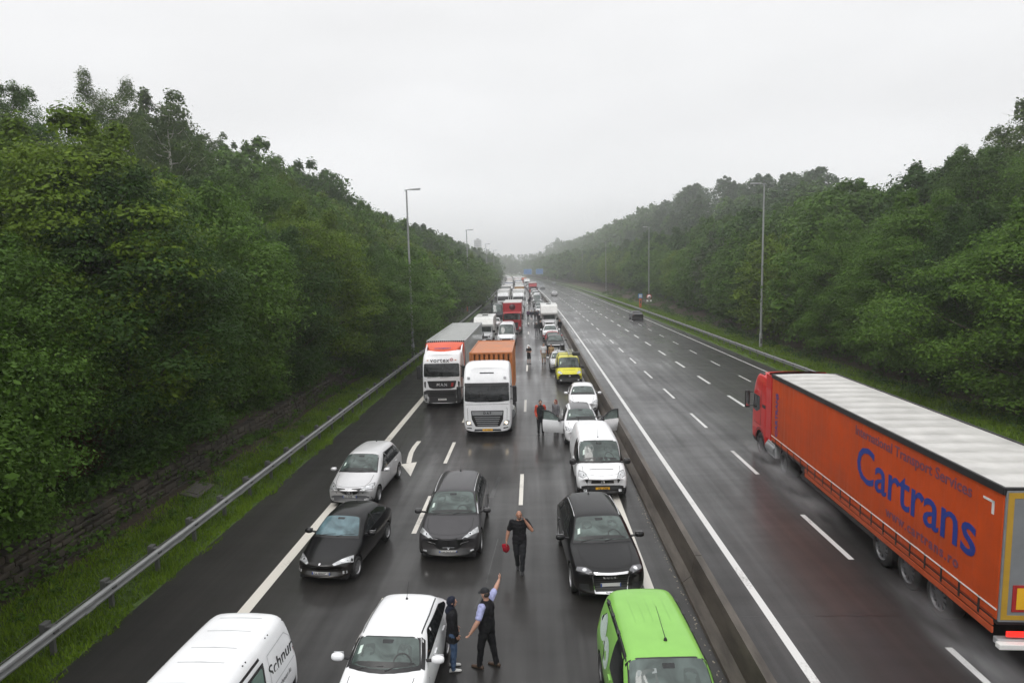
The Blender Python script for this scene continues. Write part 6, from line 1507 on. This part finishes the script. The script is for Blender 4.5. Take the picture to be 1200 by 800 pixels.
# ------------------------------------------------------------------ the jam further back
def big_van(label, loc, deg, body=P_WHITE, H=2.45, L_=5.7, group=None, name='parked_van', detail=1, cat='van'):
    d = dgf(L_)
    S = dict(L=L_, W=2.05, H=H, zb=.26, zf=.98, cowl=(.72, 1.30), roof0=1.70, roof1=L_-.2, belt=(1.22, 1.25), tail=(L_-.08, 1.5), wr=.84, nose=.86, bow=.26, cbow=.24, r=.34, axle=(.92, L_-1.25), hrear=H-.03, panelvan=2.2, sw0=1.0,
        lamps=[('diag', d((.90, .60, 1.14), (.94, .36, .92), (.66, .20, .76), (.62, .28, .90)))], bulb=M_GLASSD,
        panels=[('grille', 'front', [(-.50, .66), (.50, .66), (.46, .84), (-.46, .84)], M_BLACK, .006), ('bumper', 'front', [(-.98, .26), (.98, .26), (1.0, .48), (.6, .56), (-.6, .56), (-1.0, .48)], M_BLACK, .005)], plate_z=.44, plate=M_PLATE, mirror=M_BLACK, msize=1.3, mtall=1.6, antenna=0, rim=M_STEELRIM)
    return car(name, label, cat, loc, deg, S, body, group, detail)[0]
def motorhome(label, loc, deg, name='motorhome', lutons=True, W=2.3, H=3.05, L_=6.6):
    r = big_van(label, (loc[0], loc[1], 0), deg, H=2.35, L_=5.6, name=name, cat='camper van')
    m = MB(); w = W/2; y0 = -1.55
    prof = [(y0-1.05, 1.98), (y0-1.12, 2.25), (y0-.65, H-.12), (y0-.2, H), (3.6, H), (3.75, H-.1), (3.75, .45), (y0+.35, .45), (y0+.35, 1.95)]
    m.prism(prof, -w, w, 'yz'); o = m.build('living_box', mat('camper_white', (.70, .70, .68), .35, coat=.4), r)
    bv = o.modifiers.new('b', 'BEVEL'); bv.width = .07; bv.segments = 3
    q = MB(); q.box(-.35, .35, .4, 1.1, H-.005, H+.09, .03); q.build('roof_hatch', M_GLASSD, r)
    for sg in (-1, 1): q = MB(); q.box(sg*w-.01, sg*w+.01, .6, 1.5, 1.5, 2.0, .003); q.build('side_window', M_GLASSD, r)
    return r
big_van('white high-roofed van in front of the red lorry in the middle lane', (-3.0, 71.5, 0), 0)
motorhome('white motorhome with a roof hatch behind the silver car with bicycles', (-5.75, 74.5, 0), 0)
saloon('parked_car', 'silver car with two bicycles on its roof, behind the grey curtain trailer', 'car', (-5.35, 62.6+.0, 0), 0, body=P_SILVER)
def bicycle(x, y, z, label, tilt=0):
    r = thing('bicycle', label, 'bicycle', (x, y, z), R(tilt), 'bicycles on the roof of the silver car')
    for yy in (-.52, .52):
        m = MB(); m.lathe([(-.012, .33), (0, .345), (.012, .33), (0, .315), (-.012, .33)], 24, 'x', (0, yy, .345)); 
        for k in range(8): a = k*math.pi/4; m.cyl((0, yy, .345), (0, yy+.33*math.cos(a), .345+.33*math.sin(a)), .004, n=4)
        m.build('bicycle_wheel', M_BLACK, r)
    f = MB(); A, Bq, C, D = (0, .52, .345), (0, .08, .32), (0, .14, .82), (0, -.34, .80)
    for p, q_ in ((A, Bq), (A, C), (Bq, C), (Bq, D), (C, D), (D, (0, -.52, .345))): f.cyl(p, q_, .018, n=6)
    f.build('frame', M_INK, r); h_ = MB(); h_.tube([(-.26, -.36, .98), (0, -.36, .95), (.26, -.36, .98)], .014, 5); h_.cyl((0, -.36, .95), (0, -.34, .80), .014, n=5); h_.build('handlebar', M_BLACK, r)
    s_ = MB(); s_.box(-.06, .06, .04, .28, .90, .95, .02); s_.cyl((0, .14, .8), (0, .15, .92), .014, n=5); s_.build('saddle', M_BLACK, r)
bicycle(-5.62, 62.9, 1.47, 'left bicycle standing on the roof of the silver car'); bicycle(-5.08, 62.8, 1.47, 'right bicycle standing on the roof of the silver car')

red, rB = lorry('red lorry with a tall red box body behind the white high-roofed van', (-2.75, 82.0, 0), 0, P_RED, 'other', dict(semi=0, len=8), detail=1, H=2.95)
def red_box():
    m = MB(); m.box(-1.27, 1.27, 2.3, 11.2, 1.05, 4.02, .05); m.build('cargo_box', mat('red_box', (.36, .012, .02), .35, coat=.5), red)
    q = MB(); q.box(-1.26, 1.26, 2.35, 11.15, 4.02, 4.05, .01); q.build('roof', M_TARPR, red)
    p = MB(); p.lathe([(0, .001), (0, .42), (.012, .42)], 20, 'y', (0, 2.285, 3.45)); p.build('emblem', mat('dark_red', (.06, .008, .012), .4), red)
    p = MB(); p.box(-1.0, 1.0, 2.285, 2.297, 3.0, 3.05); p.build('stripe', mat('stripe_pink', (.5, .06, .08), .4), red)
    for a in (7.4, 8.7):
        for sg in (-1, 1): wheel(red, sg*1.0, a, .50, .5, M_STEELRIM, 10)
red_box()
saloon('parked_car', 'white car with red lamps squeezed between the motorhome and the red lorry', 'car', (-5.6, 92.5, 0), 0, body=P_WHITE)
big_van('large dark grey van in the left lane behind the motorhome', (-6.1, 107.5, 0), 0, body=paint('paint_slate', (.030, .034, .040)), H=2.75, L_=6.0)
motorhome('white box-bodied camper behind the white off-road car in the right lane', (2.35, 91.0, 0), 0, H=3.35, W=2.4)
saloon('parked_car', 'mid grey car behind the white box camper in the right lane', 'car', (1.75, 106, 0), 0, body=P_GREY)
# prototypes for the distance, then copies of them
index_kids()
PROTO = {}
def far_vehicle(kind, colour, s, y, label, group):
    key = (kind, colour)
    pm = {'white': P_WHITE, 'silver': P_SILVER, 'black': P_BLACK, 'grey': P_GREY, 'red': P_RED, 'blue': P_BLUE, 'beige': P_BEIGE, 'orange': M_ORG}[colour]
    if key not in PROTO:
        if kind == 'car': r = saloon('queued_car', label, 'car', (0, 0, 0), 0, body=pm, detail=0)
        elif kind == 'suv': r = big_suv('queued_car', label, 'car', (0, 0, 0), 0, body=pm, detail=0, rings=False)
        elif kind == 'van': r = big_van(label, (0, 0, 0), 0, body=pm, name='queued_van', detail=0)
        else:
            r, _ = lorry(label, (0, 0, 0), 0, pm, 'other', dict(semi=1), detail=0, H=3.5, name='queued_lorry')
            sm = {'white': M_WHITE, 'blue': mat('tarp_blue', (.03, .07, .25), .5), 'beige': mat('tarp_ochre', (.42, .22, .07), .5), 'red': mat('tarp_red', (.36, .03, .025), .5), 'orange': M_CONT}.get(colour, M_TARPG)
            box_trailer(r, 2.7, 11.5, sm, sm, M_TARPR, ribs=8, pockets=False)
        PROTO[key] = r; index_kids(); first = True
    else: r = copy_tree(PROTO[key])
    r.location = (s+off(y), y, 0); r.rotation_euler = (0, 0, head(y)); tag(r, label, {'car': 'car', 'suv': 'car', 'van': 'van'}.get(kind, 'lorry'), group); return r
def queue(s, y, seq, lane, seed):
    q = random.Random(seed); cnt = {}
    for kind, col in seq:
        word = {'car': 'car', 'suv': 'off-road car', 'van': 'van', 'lorry': 'lorry'}[kind]; ln = {'car': 4.5, 'suv': 4.7, 'van': 5.8, 'lorry': 14.3}[kind]
        k = (kind, col); cnt[k] = cnt.get(k, 0)+1; n = cnt[k]
        lb = f'{"hazy " if y > 190 else ""}{col} {word}, {ORD[n-1]} {col} {word} back in the distant {lane}' 
        far_vehicle(kind, col, s+q.uniform(-.22, .22), y+(0 if kind == 'lorry' else ln/2), lb, f'vehicles queuing in the distant {lane}'); y += ln+q.uniform(1.5, 4.0)
        if y > 520: break
queue(-6.0, 126, [('car', 'black'), ('lorry', 'white'), ('van', 'white'), ('car', 'silver'), ('lorry', 'grey'), ('car', 'white'), ('lorry', 'white'), ('van', 'white'), ('lorry', 'blue'), ('car', 'black'), ('lorry', 'white'), ('car', 'grey'), ('lorry', 'beige'), ('lorry', 'white'), ('van', 'white'), ('lorry', 'red'), ('lorry', 'white'), ('lorry', 'grey'), ('car', 'white'), ('lorry', 'white'), ('lorry', 'blue'), ('van', 'silver'), ('lorry', 'white'), ('lorry', 'white'), ('lorry', 'grey'), ('lorry', 'white'), ('lorry', 'beige')], 'left lane', 1)
queue(-2.6, 101, [('car', 'grey'), ('car', 'white'), ('van', 'white'), ('car', 'black'), ('lorry', 'white'), ('car', 'silver'), ('van', 'white'), ('lorry', 'beige'), ('car', 'white'), ('lorry', 'white'), ('car', 'red'), ('lorry', 'grey'), ('lorry', 'white'), ('van', 'silver'), ('lorry', 'blue'), ('lorry', 'white'), ('lorry', 'white'), ('car', 'blue'), ('lorry', 'red'), ('lorry', 'white'), ('lorry', 'white'), ('lorry', 'grey'), ('lorry', 'white'), ('lorry', 'beige'), ('lorry', 'white')], 'middle lane', 2)
queue(1.8, 118, [('car', 'silver'), ('suv', 'grey'), ('car', 'black'), ('suv', 'black'), ('van', 'white'), ('van', 'white'), ('car', 'silver'), ('van', 'white'), ('car', 'white'), ('van', 'white'), ('car', 'black'), ('lorry', 'red'), ('car', 'white'), ('car', 'silver'), ('van', 'white'), ('suv', 'white'), ('car', 'blue'), ('car', 'white'), ('van', 'silver'), ('car', 'red'), ('car', 'silver'), ('lorry', 'white'), ('car', 'grey'), ('van', 'white'), ('car', 'white'), ('suv', 'black'), ('lorry', 'orange'), ('car', 'silver'), ('van', 'white'), ('lorry', 'white'), ('car', 'white'), ('car', 'black'), ('van', 'white'), ('lorry', 'white'), ('car', 'white'), ('van', 'white'), ('lorry', 'white'), ('car', 'white'), ('car', 'silver'), ('van', 'white')], 'right lane', 3)
# sparse moving traffic on the right-hand carriageway, seen from behind
for kind, col, s, y, lb in (('car', 'black', 16.9, 101.5, 'dark car driving away alone in spray on the free carriageway'), ('car', 'silver', 8.4, 196, 'pale hazy car driving away in the inner lane of the free carriageway'), ('car', 'grey', 7.6, 262, 'very faint grey car far off in the inner lane of the free carriageway'), ('suv', 'grey', 17.2, 330, 'faint dark car by the right guard rail far ahead near the bend')):
    r = far_vehicle(kind, col, s, y, lb, 'cars driving away on the free carriageway'); r.rotation_euler = (0, 0, math.pi+head(y)); r.name = 'moving_car'
# ------------------------------------------------------------------ people
M_SKIN = mat('skin', (.42, .235, .17), .5, var=.08, scale=12); M_SKIN2 = mat('skin_tanned', (.36, .18, .12), .5, var=.08, scale=12)
def cloth(n, c): return mat('cloth_'+n, c, .85, spec=.2, var=.22, scale=9, bump=.35, bscale=22)
C_BLACK = cloth('black', (.012, .012, .014)); C_CHAR = cloth('charcoal', (.022, .023, .026)); C_NAVY = cloth('navy', (.014, .017, .030)); C_JEAN = cloth('jeans', (.065, .105, .185))
C_LILAC = cloth('lilac', (.34, .36, .58)); C_WHITE = cloth('white', (.66, .66, .67)); C_BEIGE = cloth('beige', (.34, .28, .20)); C_REDOR = cloth('signal_red', (.50, .075, .045)); C_TAN = cloth('tan', (.38, .25, .13))
C_RED = cloth('red', (.26, .008, .02)); C_GREYC = cloth('grey', (.16, .16, .17)); C_PURPLE = cloth('purple', (.08, .03, .09)); M_HAIR = mat('hair_dark', (.016, .011, .008), .6, var=.3, scale=30); M_HAIRR = mat('hair_red', (.16, .03, .02), .6, var=.3, scale=30)
M_HAIRG = mat('hair_grey', (.30, .29, .28), .6); M_SHOEW = mat('shoe_white', (.62, .62, .60), .5); M_SHOEB = mat('shoe_brown', (.06, .035, .022), .4); M_EYE = mat('eye_dark', (.012, .010, .010), .2)
def _sphere(mb, c, r, n=10, m=14, rot=None):
    rows_ = []
    for i in range(n+1):
        t = math.pi*i/n; rows_.append([])
        for j in range(m+1):
            p = 2*math.pi*j/m; v = Vector((r[0]*math.sin(t)*math.cos(p), r[1]*math.sin(t)*math.sin(p), r[2]*math.cos(t)))
            if rot is not None: v = rot @ v
            rows_[-1].append(Vector(c)+v)
    mb.grid(rows_)
def _limb(mb, pts, rs, n=12):
    for i in range(len(pts)-1):
        mb.cyl(pts[i], pts[i+1], rs[i], rs[i+1], n); 
    for p, r in zip(pts, rs): _sphere(mb, p, (r, r, r), 8, 12)
def _loft(mb, secs, n=18):
    """secs: (x, y, z, rx, ry) ellipses bottom to top, closed"""
    rows_ = [[(x+rx*math.cos(2*math.pi*j/n), y+ry*math.sin(2*math.pi*j/n), z) for j in range(n+1)] for x, y, z, rx, ry in secs]
    mb.grid(rows_)
    for s_, rev in ((rows_[0], 1), (rows_[-1], 0)): mb.add(s_[:n], [tuple(range(n)) if not rev else tuple(reversed(range(n)))])
def remeshed(mb, name, m, parent, vox, smooth=4):
    o = mb.build(name, None); bm = bmesh.new(); bm.from_mesh(o.data); bmesh.ops.remove_doubles(bm, verts=bm.verts[:], dist=1e-5); bmesh.ops.recalc_face_normals(bm, faces=bm.faces[:]); bm.to_mesh(o.data); bm.free()
    r = o.modifiers.new('r', 'REMESH'); r.mode = 'VOXEL'; r.voxel_size = vox; s = o.modifiers.new('s', 'SMOOTH'); s.factor = .5; s.iterations = smooth
    me = eval_mesh(o); bpy.data.objects.remove(o); me.materials.clear(); me.materials.append(m); me.polygons.foreach_set('use_smooth', [True]*len(me.polygons))
    if m.name.startswith('cloth_') and vox < .017:      # folds and creases
        ns = [v.normal.copy() for v in me.vertices]; cs = [v.co.copy() for v in me.vertices]; out_ = []
        for q, nn in zip(cs, ns): out_ += list(q + nn*(.012*mnoise.noise(Vector((q.x*9, q.y*9, q.z*15)))+.006*mnoise.noise(q*31)))
        me.vertices.foreach_set('co', out_); me.update()
    o = bpy.data.objects.new(name, me); COL.objects.link(o); o.parent = parent; return o
def person(label, x, y, face, h=1.75, top=C_BLACK, legs=C_CHAR, shoe=M_BLACK, hair='short', hairm=M_HAIR, pose=None, sleeve='short', shorts=False, skin=M_SKIN, vest=None, hood=None, cap=None, beard=None, vox=.012, group=None, long=0.0, build=1.0, gaze=(0, 0), dress=False):
    """faces local -Y (its left hand is +x); pose gives joints in metres for a 1.75 m figure"""
    k = h/1.75; r = thing('person', label, 'person', (x, y, 0), R(face), group); r.scale = (k, k, k)
    p = dict(hipL=(.095, 0, .92), kneeL=(.105, -.02, .50), ankL=(.11, .02, .085), hipR=(-.095, 0, .92), kneeR=(-.105, -.02, .50), ankR=(-.11, .02, .085),
             shL=(.19, .0, 1.43), elL=(.245, .02, 1.15), wrL=(.25, -.06, .90), haL=(.245, -.09, .82), shR=(-.19, .0, 1.43), elR=(-.245, .02, 1.15), wrR=(-.25, -.06, .90), haR=(-.245, -.09, .82), lean=(0, 0), palmL=None, palmR=None)
    if pose: p.update(pose)
    lx, ly = p['lean']; b = build; near = vox < .016
    V = Vector
    def tz(z): return (lx*(z-.95)/.6, ly*(z-.95)/.6)
    # ---- body, one continuous skin
    m = MB()
    _loft(m, [(*tz(z), z, rx*b, ry*b) for z, rx, ry in ((.84, .10, .085), (.90, .155, .105), (.98, .160, .108), (1.08, .140, .098), (1.18, .150, .105), (1.30, .172, .112), (1.40, .165, .098), (1.455, .11, .075), (1.49, .06, .06))])
    hx, hy = tz(1.63); hc = V((hx+gaze[0]*.02, hy-.02, 1.635)); yawh = Matrix.Rotation(gaze[0], 3, 'Z') @ Matrix.Rotation(gaze[1], 3, 'X')
    _limb(m, [V((tz(1.44)[0], tz(1.44)[1]+.01, 1.44)), hc+V((0, .02, -.07))], [.062, .054])
    _sphere(m, hc, (.076, .094, .112), rot=yawh); _sphere(m, hc+yawh @ V((0, -.028, -.062)), (.052, .062, .052), rot=yawh)
    _sphere(m, hc+yawh @ V((0, -.098, -.015)), (.014, .022, .026), 6, 8, rot=yawh); _sphere(m, hc+yawh @ V((0, -.082, -.068)), (.026, .014, .010), 6, 8, rot=yawh); _sphere(m, hc+yawh @ V((0, -.083, .030)), (.05, .014, .010), 6, 8, rot=yawh)
    for sg in (-1, 1): _sphere(m, hc+yawh @ V((sg*.079, .008, -.008)), (.010, .020, .032), 6, 8, rot=yawh)
    for s_, sg in (('L', 1), ('R', -1)):
        sh, el, wr_, ha = (V(p[q+s_]) for q in ('sh', 'el', 'wr', 'ha')); sh = sh+V((*tz(1.43), 0))
        _limb(m, [sh, el], [.058*b, .042*b]); _limb(m, [el, el.lerp(wr_, .35), wr_], [.045*b, .046*b, .030])
        # palm and five fingers
        d = (ha-wr_).normalized(); pal = p['palm'+s_]; nrm = V(pal) if pal else V((-sg, 0, 0)); nrm = (nrm-d*nrm.dot(d)).normalized(); side = d.cross(nrm).normalized()
        if side.dot(V((0, -1, 0))) < 0: side = -side
        pc = wr_+d*.045
        for t in (-.026, 0, .026): _limb(m, [wr_+side*t*.5, wr_+d*.088+side*t], [.016, .014], 8)
        for i, (t, ln) in enumerate(((.030, .072), (.010, .080), (-.010, .074), (-.029, .058))):
            a = wr_+d*.088+side*t; c1 = a+d*ln*.5+nrm*.008; c2 = c1+d*ln*.36+nrm*.024; _limb(m, [a, c1, c2], [.0105, .0095, .008], 7)
        a = wr_+d*.025+side*.028; c1 = a+(d*.6+side*.75).normalized()*.042+nrm*.01; _limb(m, [a, c1, c1+(d*.85+side*.3).normalized()*.032+nrm*.008], [.014, .0115, .009], 7)
        hp, kn, an = (V(p[q+s_]) for q in ('hip', 'knee', 'ank'))
        _limb(m, [hp, hp.lerp(kn, .45), kn], [.088*b, .075*b, .052*b]); _limb(m, [kn, kn.lerp(an, .3), an], [.052, .053*b, .036])
    remeshed(m, 'body', skin, r, min(vox, .0095) if near else vox, 1 if near else 2)
    # ---- shoes
    for s_ in 'LR':
        an = V(p['ank'+s_]); m = MB(); rows_ = []
        for t, w_, hh in ((-.085, .030, .05), (-.07, .037, .085), (-.02, .040, .10), (.05, .042, .075), (.12, .047, .055), (.17, .040, .045), (.195, .02, .03)):
            z0 = an.z-.085; rows_.append([(an.x+w_*math.cos(a), an.y-t, z0+max(0, hh*(.5+.5*math.sin(a)))) for a in np.linspace(0, 2*math.pi, 13)])
        m.grid(rows_); m.add(rows_[0][:12], [tuple(range(12))]); m.add(rows_[-1][:12], [tuple(range(12))]); m.build('shoe', shoe, r)
    # ---- trousers / shorts / dress
    m = MB(); _loft(m, [(*tz(z), z, rx*b, ry*b) for z, rx, ry in ((.83, .115, .10), (.90, .172, .122), (.98, .176, .124), (1.06, .160, .115))])
    for s_ in 'LR':
        hp, kn, an = (V(p[q+s_]) for q in ('hip', 'knee', 'ank'))
        if shorts: _limb(m, [hp, hp.lerp(kn, .9)], [.102*b, .088*b])
        else: _limb(m, [hp, hp.lerp(kn, .5), kn, kn.lerp(an, .5), an+V((0, -.005, -.005))], [.102*b, .092*b, .074*b, .066, .060])
    if dress: _loft(m, [(0, 0, z, rx, ry) for z, rx, ry in ((.55, .23, .19), (.8, .20, .16), (1.05, .16, .12))])
    remeshed(m, 'shorts' if shorts else ('dress' if dress else 'trousers'), legs, r, vox, 3)
    # ---- top
    m = MB(); zb_ = .93-long
    _loft(m, [(*tz(z), z, rx*b, ry*b) for z, rx, ry in ((zb_, .188+long*.12, .138+long*.1), (1.0, .178, .130), (1.10, .165, .122), (1.20, .172, .126), (1.32, .192, .130), (1.40, .182, .114), (1.455, .125, .088), (1.485, .078, .074))])
    for s_ in 'LR':
        sh, el, wr_ = (V(p[q+s_]) for q in ('sh', 'el', 'wr')); sh = sh+V((*tz(1.43), 0))
        if sleeve == 'short': _limb(m, [sh, sh.lerp(el, .72)], [.076*b, .066*b])
        else: _limb(m, [sh, el, el.lerp(wr_, .95)], [.078*b, .062*b, .046])
    remeshed(m, 'jacket' if sleeve == 'long' else 'shirt', top, r, vox, 3)
    if vest is not None:
        m = MB(); _loft(m, [(*tz(z), z, rx*b, ry*b) for z, rx, ry in ((.90, .205, .152), (1.02, .193, .145), (1.12, .182, .138), (1.22, .188, .140), (1.33, .205, .144), (1.41, .180, .126), (1.46, .130, .100), (1.50, .085, .085))]); remeshed(m, 'vest', vest, r, vox, 3)
    if hood is not None:
        m = MB(); _sphere(m, hc+V((0, .022, .012)), (.098, .108, .130), 12, 18, rot=yawh); _limb(m, [hc+V((0, .03, -.10)), V((tz(1.42)[0], .05, 1.42))], [.085, .10]); remeshed(m, 'hood', hood, r, vox, 2)
    elif cap is not None:
        m = MB(); rows_ = [[hc+yawh @ V((.090*math.sin(t)*math.cos(q), .005+.104*math.sin(t)*math.sin(q), .035+.095*math.cos(t))) for q in np.linspace(0, 2*math.pi, 19)] for t in np.linspace(0, math.pi/2, 7)]; m.grid(rows_)
        m.grid([[hc+yawh @ V((u*.072, -.085-(.085*(1-u*u*.8))*t, .042-.012*t-.012*u*u)) for u in np.linspace(-1, 1, 9)] for t in (0, .5, 1)]); m.grid([[hc+yawh @ V((u*.072, -.085-(.085*(1-u*u*.8))*t, .034-.012*t-.012*u*u)) for u in np.linspace(-1, 1, 9)] for t in (0, .5, 1)]); m.build('cap', cap, r)
        m = MB(); _sphere(m, hc+yawh @ V((0, .035, -.015)), (.080, .070, .060), rot=yawh); m.build('hair', hairm, r)
    elif hair != 'bald':
        m = MB(); _sphere(m, hc+yawh @ V((0, .020, .028)), (.086, .096, .104), 12, 16, rot=yawh)
        if hair == 'long': _limb(m, [hc+V((0, .055, -.02)), hc+V((0, .07, -.17))], [.082, .06])
        remeshed(m, 'hair', hairm, r, min(vox, .014), 1)
    if near:
        for sg in (-1, 1):
            m = MB(); _sphere(m, hc+yawh @ V((sg*.030, -.086, .008)), (.011, .007, .006), 6, 8, rot=yawh); m.build('eye', M_EYE, r)
        m = MB(); _sphere(m, hc+yawh @ V((0, -.094, -.066)), (.022, .005, .004), 6, 8, rot=yawh); m.build('mouth', mat('lips', (.22, .08, .07), .5), r)
        if beard: m = MB(); _sphere(m, hc+yawh @ V((0, -.038, -.078)), (.055, .060, .046), rot=yawh); m.build('beard', beard, r)
    return r
# bald man on the phone walking up the gap
pm_ = person('bald man in a black polo shirt walking with a phone at his ear', -.50, 16.85, 4, 1.80, C_BLACK, C_CHAR, M_BLACK, 'bald', skin=M_SKIN2, beard=mat('beard_grey', (.10, .075, .06), .8), build=1.10,
    pose=dict(kneeL=(.075, -.10, .50), ankL=(.05, -.10, .085), kneeR=(-.085, .02, .50), ankR=(-.06, .16, .12), elL=(.34, -.13, 1.23), wrL=(.17, -.13, 1.49), haL=(.115, -.09, 1.58), elR=(-.30, .03, 1.16), wrR=(-.36, -.06, .93), haR=(-.37, -.08, .86), palmL=(-1, 0, 0)))
def held_bag():
    m = MB(); _loft(m, [(0, 0, z, rx, ry) for z, rx, ry in ((0, .03, .03), (.04, .085, .06), (.12, .105, .07), (.20, .08, .055), (.26, .035, .03))]); _sphere(m, (-.07, .0, .20), (.05, .035, .06))
    o = remeshed(m, 'bag', C_RED, None, .012, 2); o.location = (-.885, 16.78, .60); tag(o, 'crumpled red bag held in the right hand of the walking bald man', 'bag')
held_bag()
q = MB(); q.box(-.006, .006, -.035, .035, -.07, .07, .004); o = q.build('phone', M_INK, None, (-.50+.115, 16.85-.10, 1.66)); o.rotation_euler = (R(-15), 0, 0); tag(o, 'dark phone held to the left ear of the walking bald man', 'phone')
# man in a gilet pointing back down the road, talking to the hooded one
person('man in a black gilet and cap over a lilac shirt, one arm flung up pointing', -1.12, 12.55, -114, 1.80, C_LILAC, C_BLACK, M_SHOEB, cap=C_CHAR, vest=C_BLACK, build=1.08,
    pose=dict(ankL=(.10, -.14, .085), kneeL=(.10, -.10, .50), ankR=(-.12, .14, .085), kneeR=(-.11, .06, .50), elR=(-.46, -.02, 1.50), wrR=(-.68, -.04, 1.60), haR=(-.76, -.05, 1.64), palmR=(0, -1, 0), elL=(.34, -.02, 1.19), wrL=(.42, -.14, .97), haL=(.43, -.19, .90), palmL=(.3, -1, 0)), gaze=(-.15, .22))
person('small person in a black hooded coat, jeans and white trainers by the white car', -1.86, 12.50, 100, 1.64, C_BLACK, C_JEAN, M_SHOEW, hood=C_NAVY, sleeve='long', long=.20, build=1.02,
    pose=dict(elL=(.23, .0, 1.15), wrL=(.20, -.09, .93), haL=(.19, -.12, .86), elR=(-.23, .0, 1.15), wrR=(-.20, -.09, .93), haR=(-.19, -.12, .86)))
person('person with red-orange sleeves and dark overalls standing by the open car door', .30, 31.6, 8, 1.80, C_REDOR, C_CHAR, M_BLACK, sleeve='long', vest=C_CHAR, vox=.014, build=1.12, pose=dict(wrL=(.22, -.12, .95), haL=(.20, -.15, .88), wrR=(-.22, -.12, .95), haR=(-.20, -.15, .88)), hairm=M_HAIR)
person('red-haired woman standing behind the open left door of the white car', 1.12, 32.25, -50, 1.68, C_GREYC, C_CHAR, M_BLACK, 'long', M_HAIRR, sleeve='long', vox=.014)
G2 = 'people standing in the gap level with the yellow van'
person('man in a white shirt and beige shorts beside the silver-white hatchback', .92, 55.8, 15, 1.85, C_WHITE, C_BEIGE, M_BLACK, 'short', shorts=True, vox=.016, build=1.12, group=G2)
person('figure in black with a white cap standing alone in mid gap', -.42, 55.6, 30, 1.72, C_BLACK, C_CHAR, M_BLACK, cap=C_WHITE, shorts=True, vox=.016, group=G2, pose=dict(elL=(.23, -.05, 1.17), wrL=(.06, -.22, 1.12), haL=(-.02, -.23, 1.13), elR=(-.23, -.05, 1.17), wrR=(-.05, -.22, 1.18), haR=(.03, -.24, 1.19)))
person('person in a tan top half hidden beside the silver-white hatchback', 1.62, 56.2, -20, 1.70, C_TAN, C_BEIGE, M_BLACK, 'long', vox=.016, group=G2)
G3 = 'people gathered in the gap beside the white box camper'
for lb, x, y, f, t, lg, kw in (
    ('leftmost of the dark group by the white box camper, in purple', -.75, 104, 20, C_PURPLE, C_CHAR, {}), ('second from left of the dark group, in navy with pale shorts', -.20, 103, -15, C_NAVY, C_GREYC, dict(shorts=True)),
    ('third of the dark group in the gap, all in black', .38, 103.5, 160, C_BLACK, C_CHAR, {}), ('fourth of the dark group in the gap, in navy beside the camper', .82, 103, 30, C_NAVY, C_NAVY, {}),
    ('dark standing figure with white beside it, just ahead of the dark group', .95, 95, 10, C_BLACK, C_CHAR, {}), ('dark-clothed figure with a white cap walking in the gap', .45, 79.5, 190, C_CHAR, C_GREYC, dict(cap=C_WHITE)),
    ('tall dark figure standing against the white off-road car', .98, 82.0, 0, C_BLACK, C_CHAR, {}), ('dark figure standing between the white off-road car and the barrier', 3.55, 82.5, 0, C_BLACK, C_CHAR, {})):
    person(lb, x, y, f, 1.76, t, lg, M_BLACK, vox=.022, sleeve='long', group=G3, **kw)
G4 = 'people standing far back among the queue'
for lb, x, y, f, t, lg in (
    ('dark figure far back in the gap left of the distant white vans', -.25, 147, 0, C_BLACK, C_CHAR), ('second dark figure far back in the gap by the distant white vans', .15, 158, 30, C_NAVY, C_CHAR),
    ('distant figure in dark clothes walking on the left hard shoulder', -9.0, 146, 0, C_CHAR, C_CHAR), ('distant figure in white on the left hard shoulder', -9.4, 176, 20, C_WHITE, C_CHAR),
    ('faint dark figure further up the left hard shoulder', -9.2, 190, -20, C_NAVY, C_BLACK), ('faint figure in grey furthest up the left hard shoulder', -8.9, 212, 0, C_GREYC, C_JEAN)):
    person(lb, x+off(y), y, f, 1.76, t, lg, M_BLACK, vox=.03, sleeve='long', group=G4)
# ------------------------------------------------------------------ haze
hz = MB(); hz.box(-1060, 1060, -80, 1560, -2.0, 70); o = hz.build('haze', None)
m = _new('haze_air'); n = m.node_tree.nodes; vo = n.new('ShaderNodeVolumePrincipled'); vo.inputs['Color'].default_value = (.97, .98, 1.0, 1)
vo.inputs['Density'].default_value = HAZE_D; vo.inputs['Anisotropy'].default_value = 0.65
mo = n.new('ShaderNodeOutputMaterial'); m.node_tree.links.new(vo.outputs[0], mo.inputs['Volume']); o.data.materials.append(m)
tag(o, 'pale rain haze hanging in the air over the motorway', 'haze', kind='stuff')
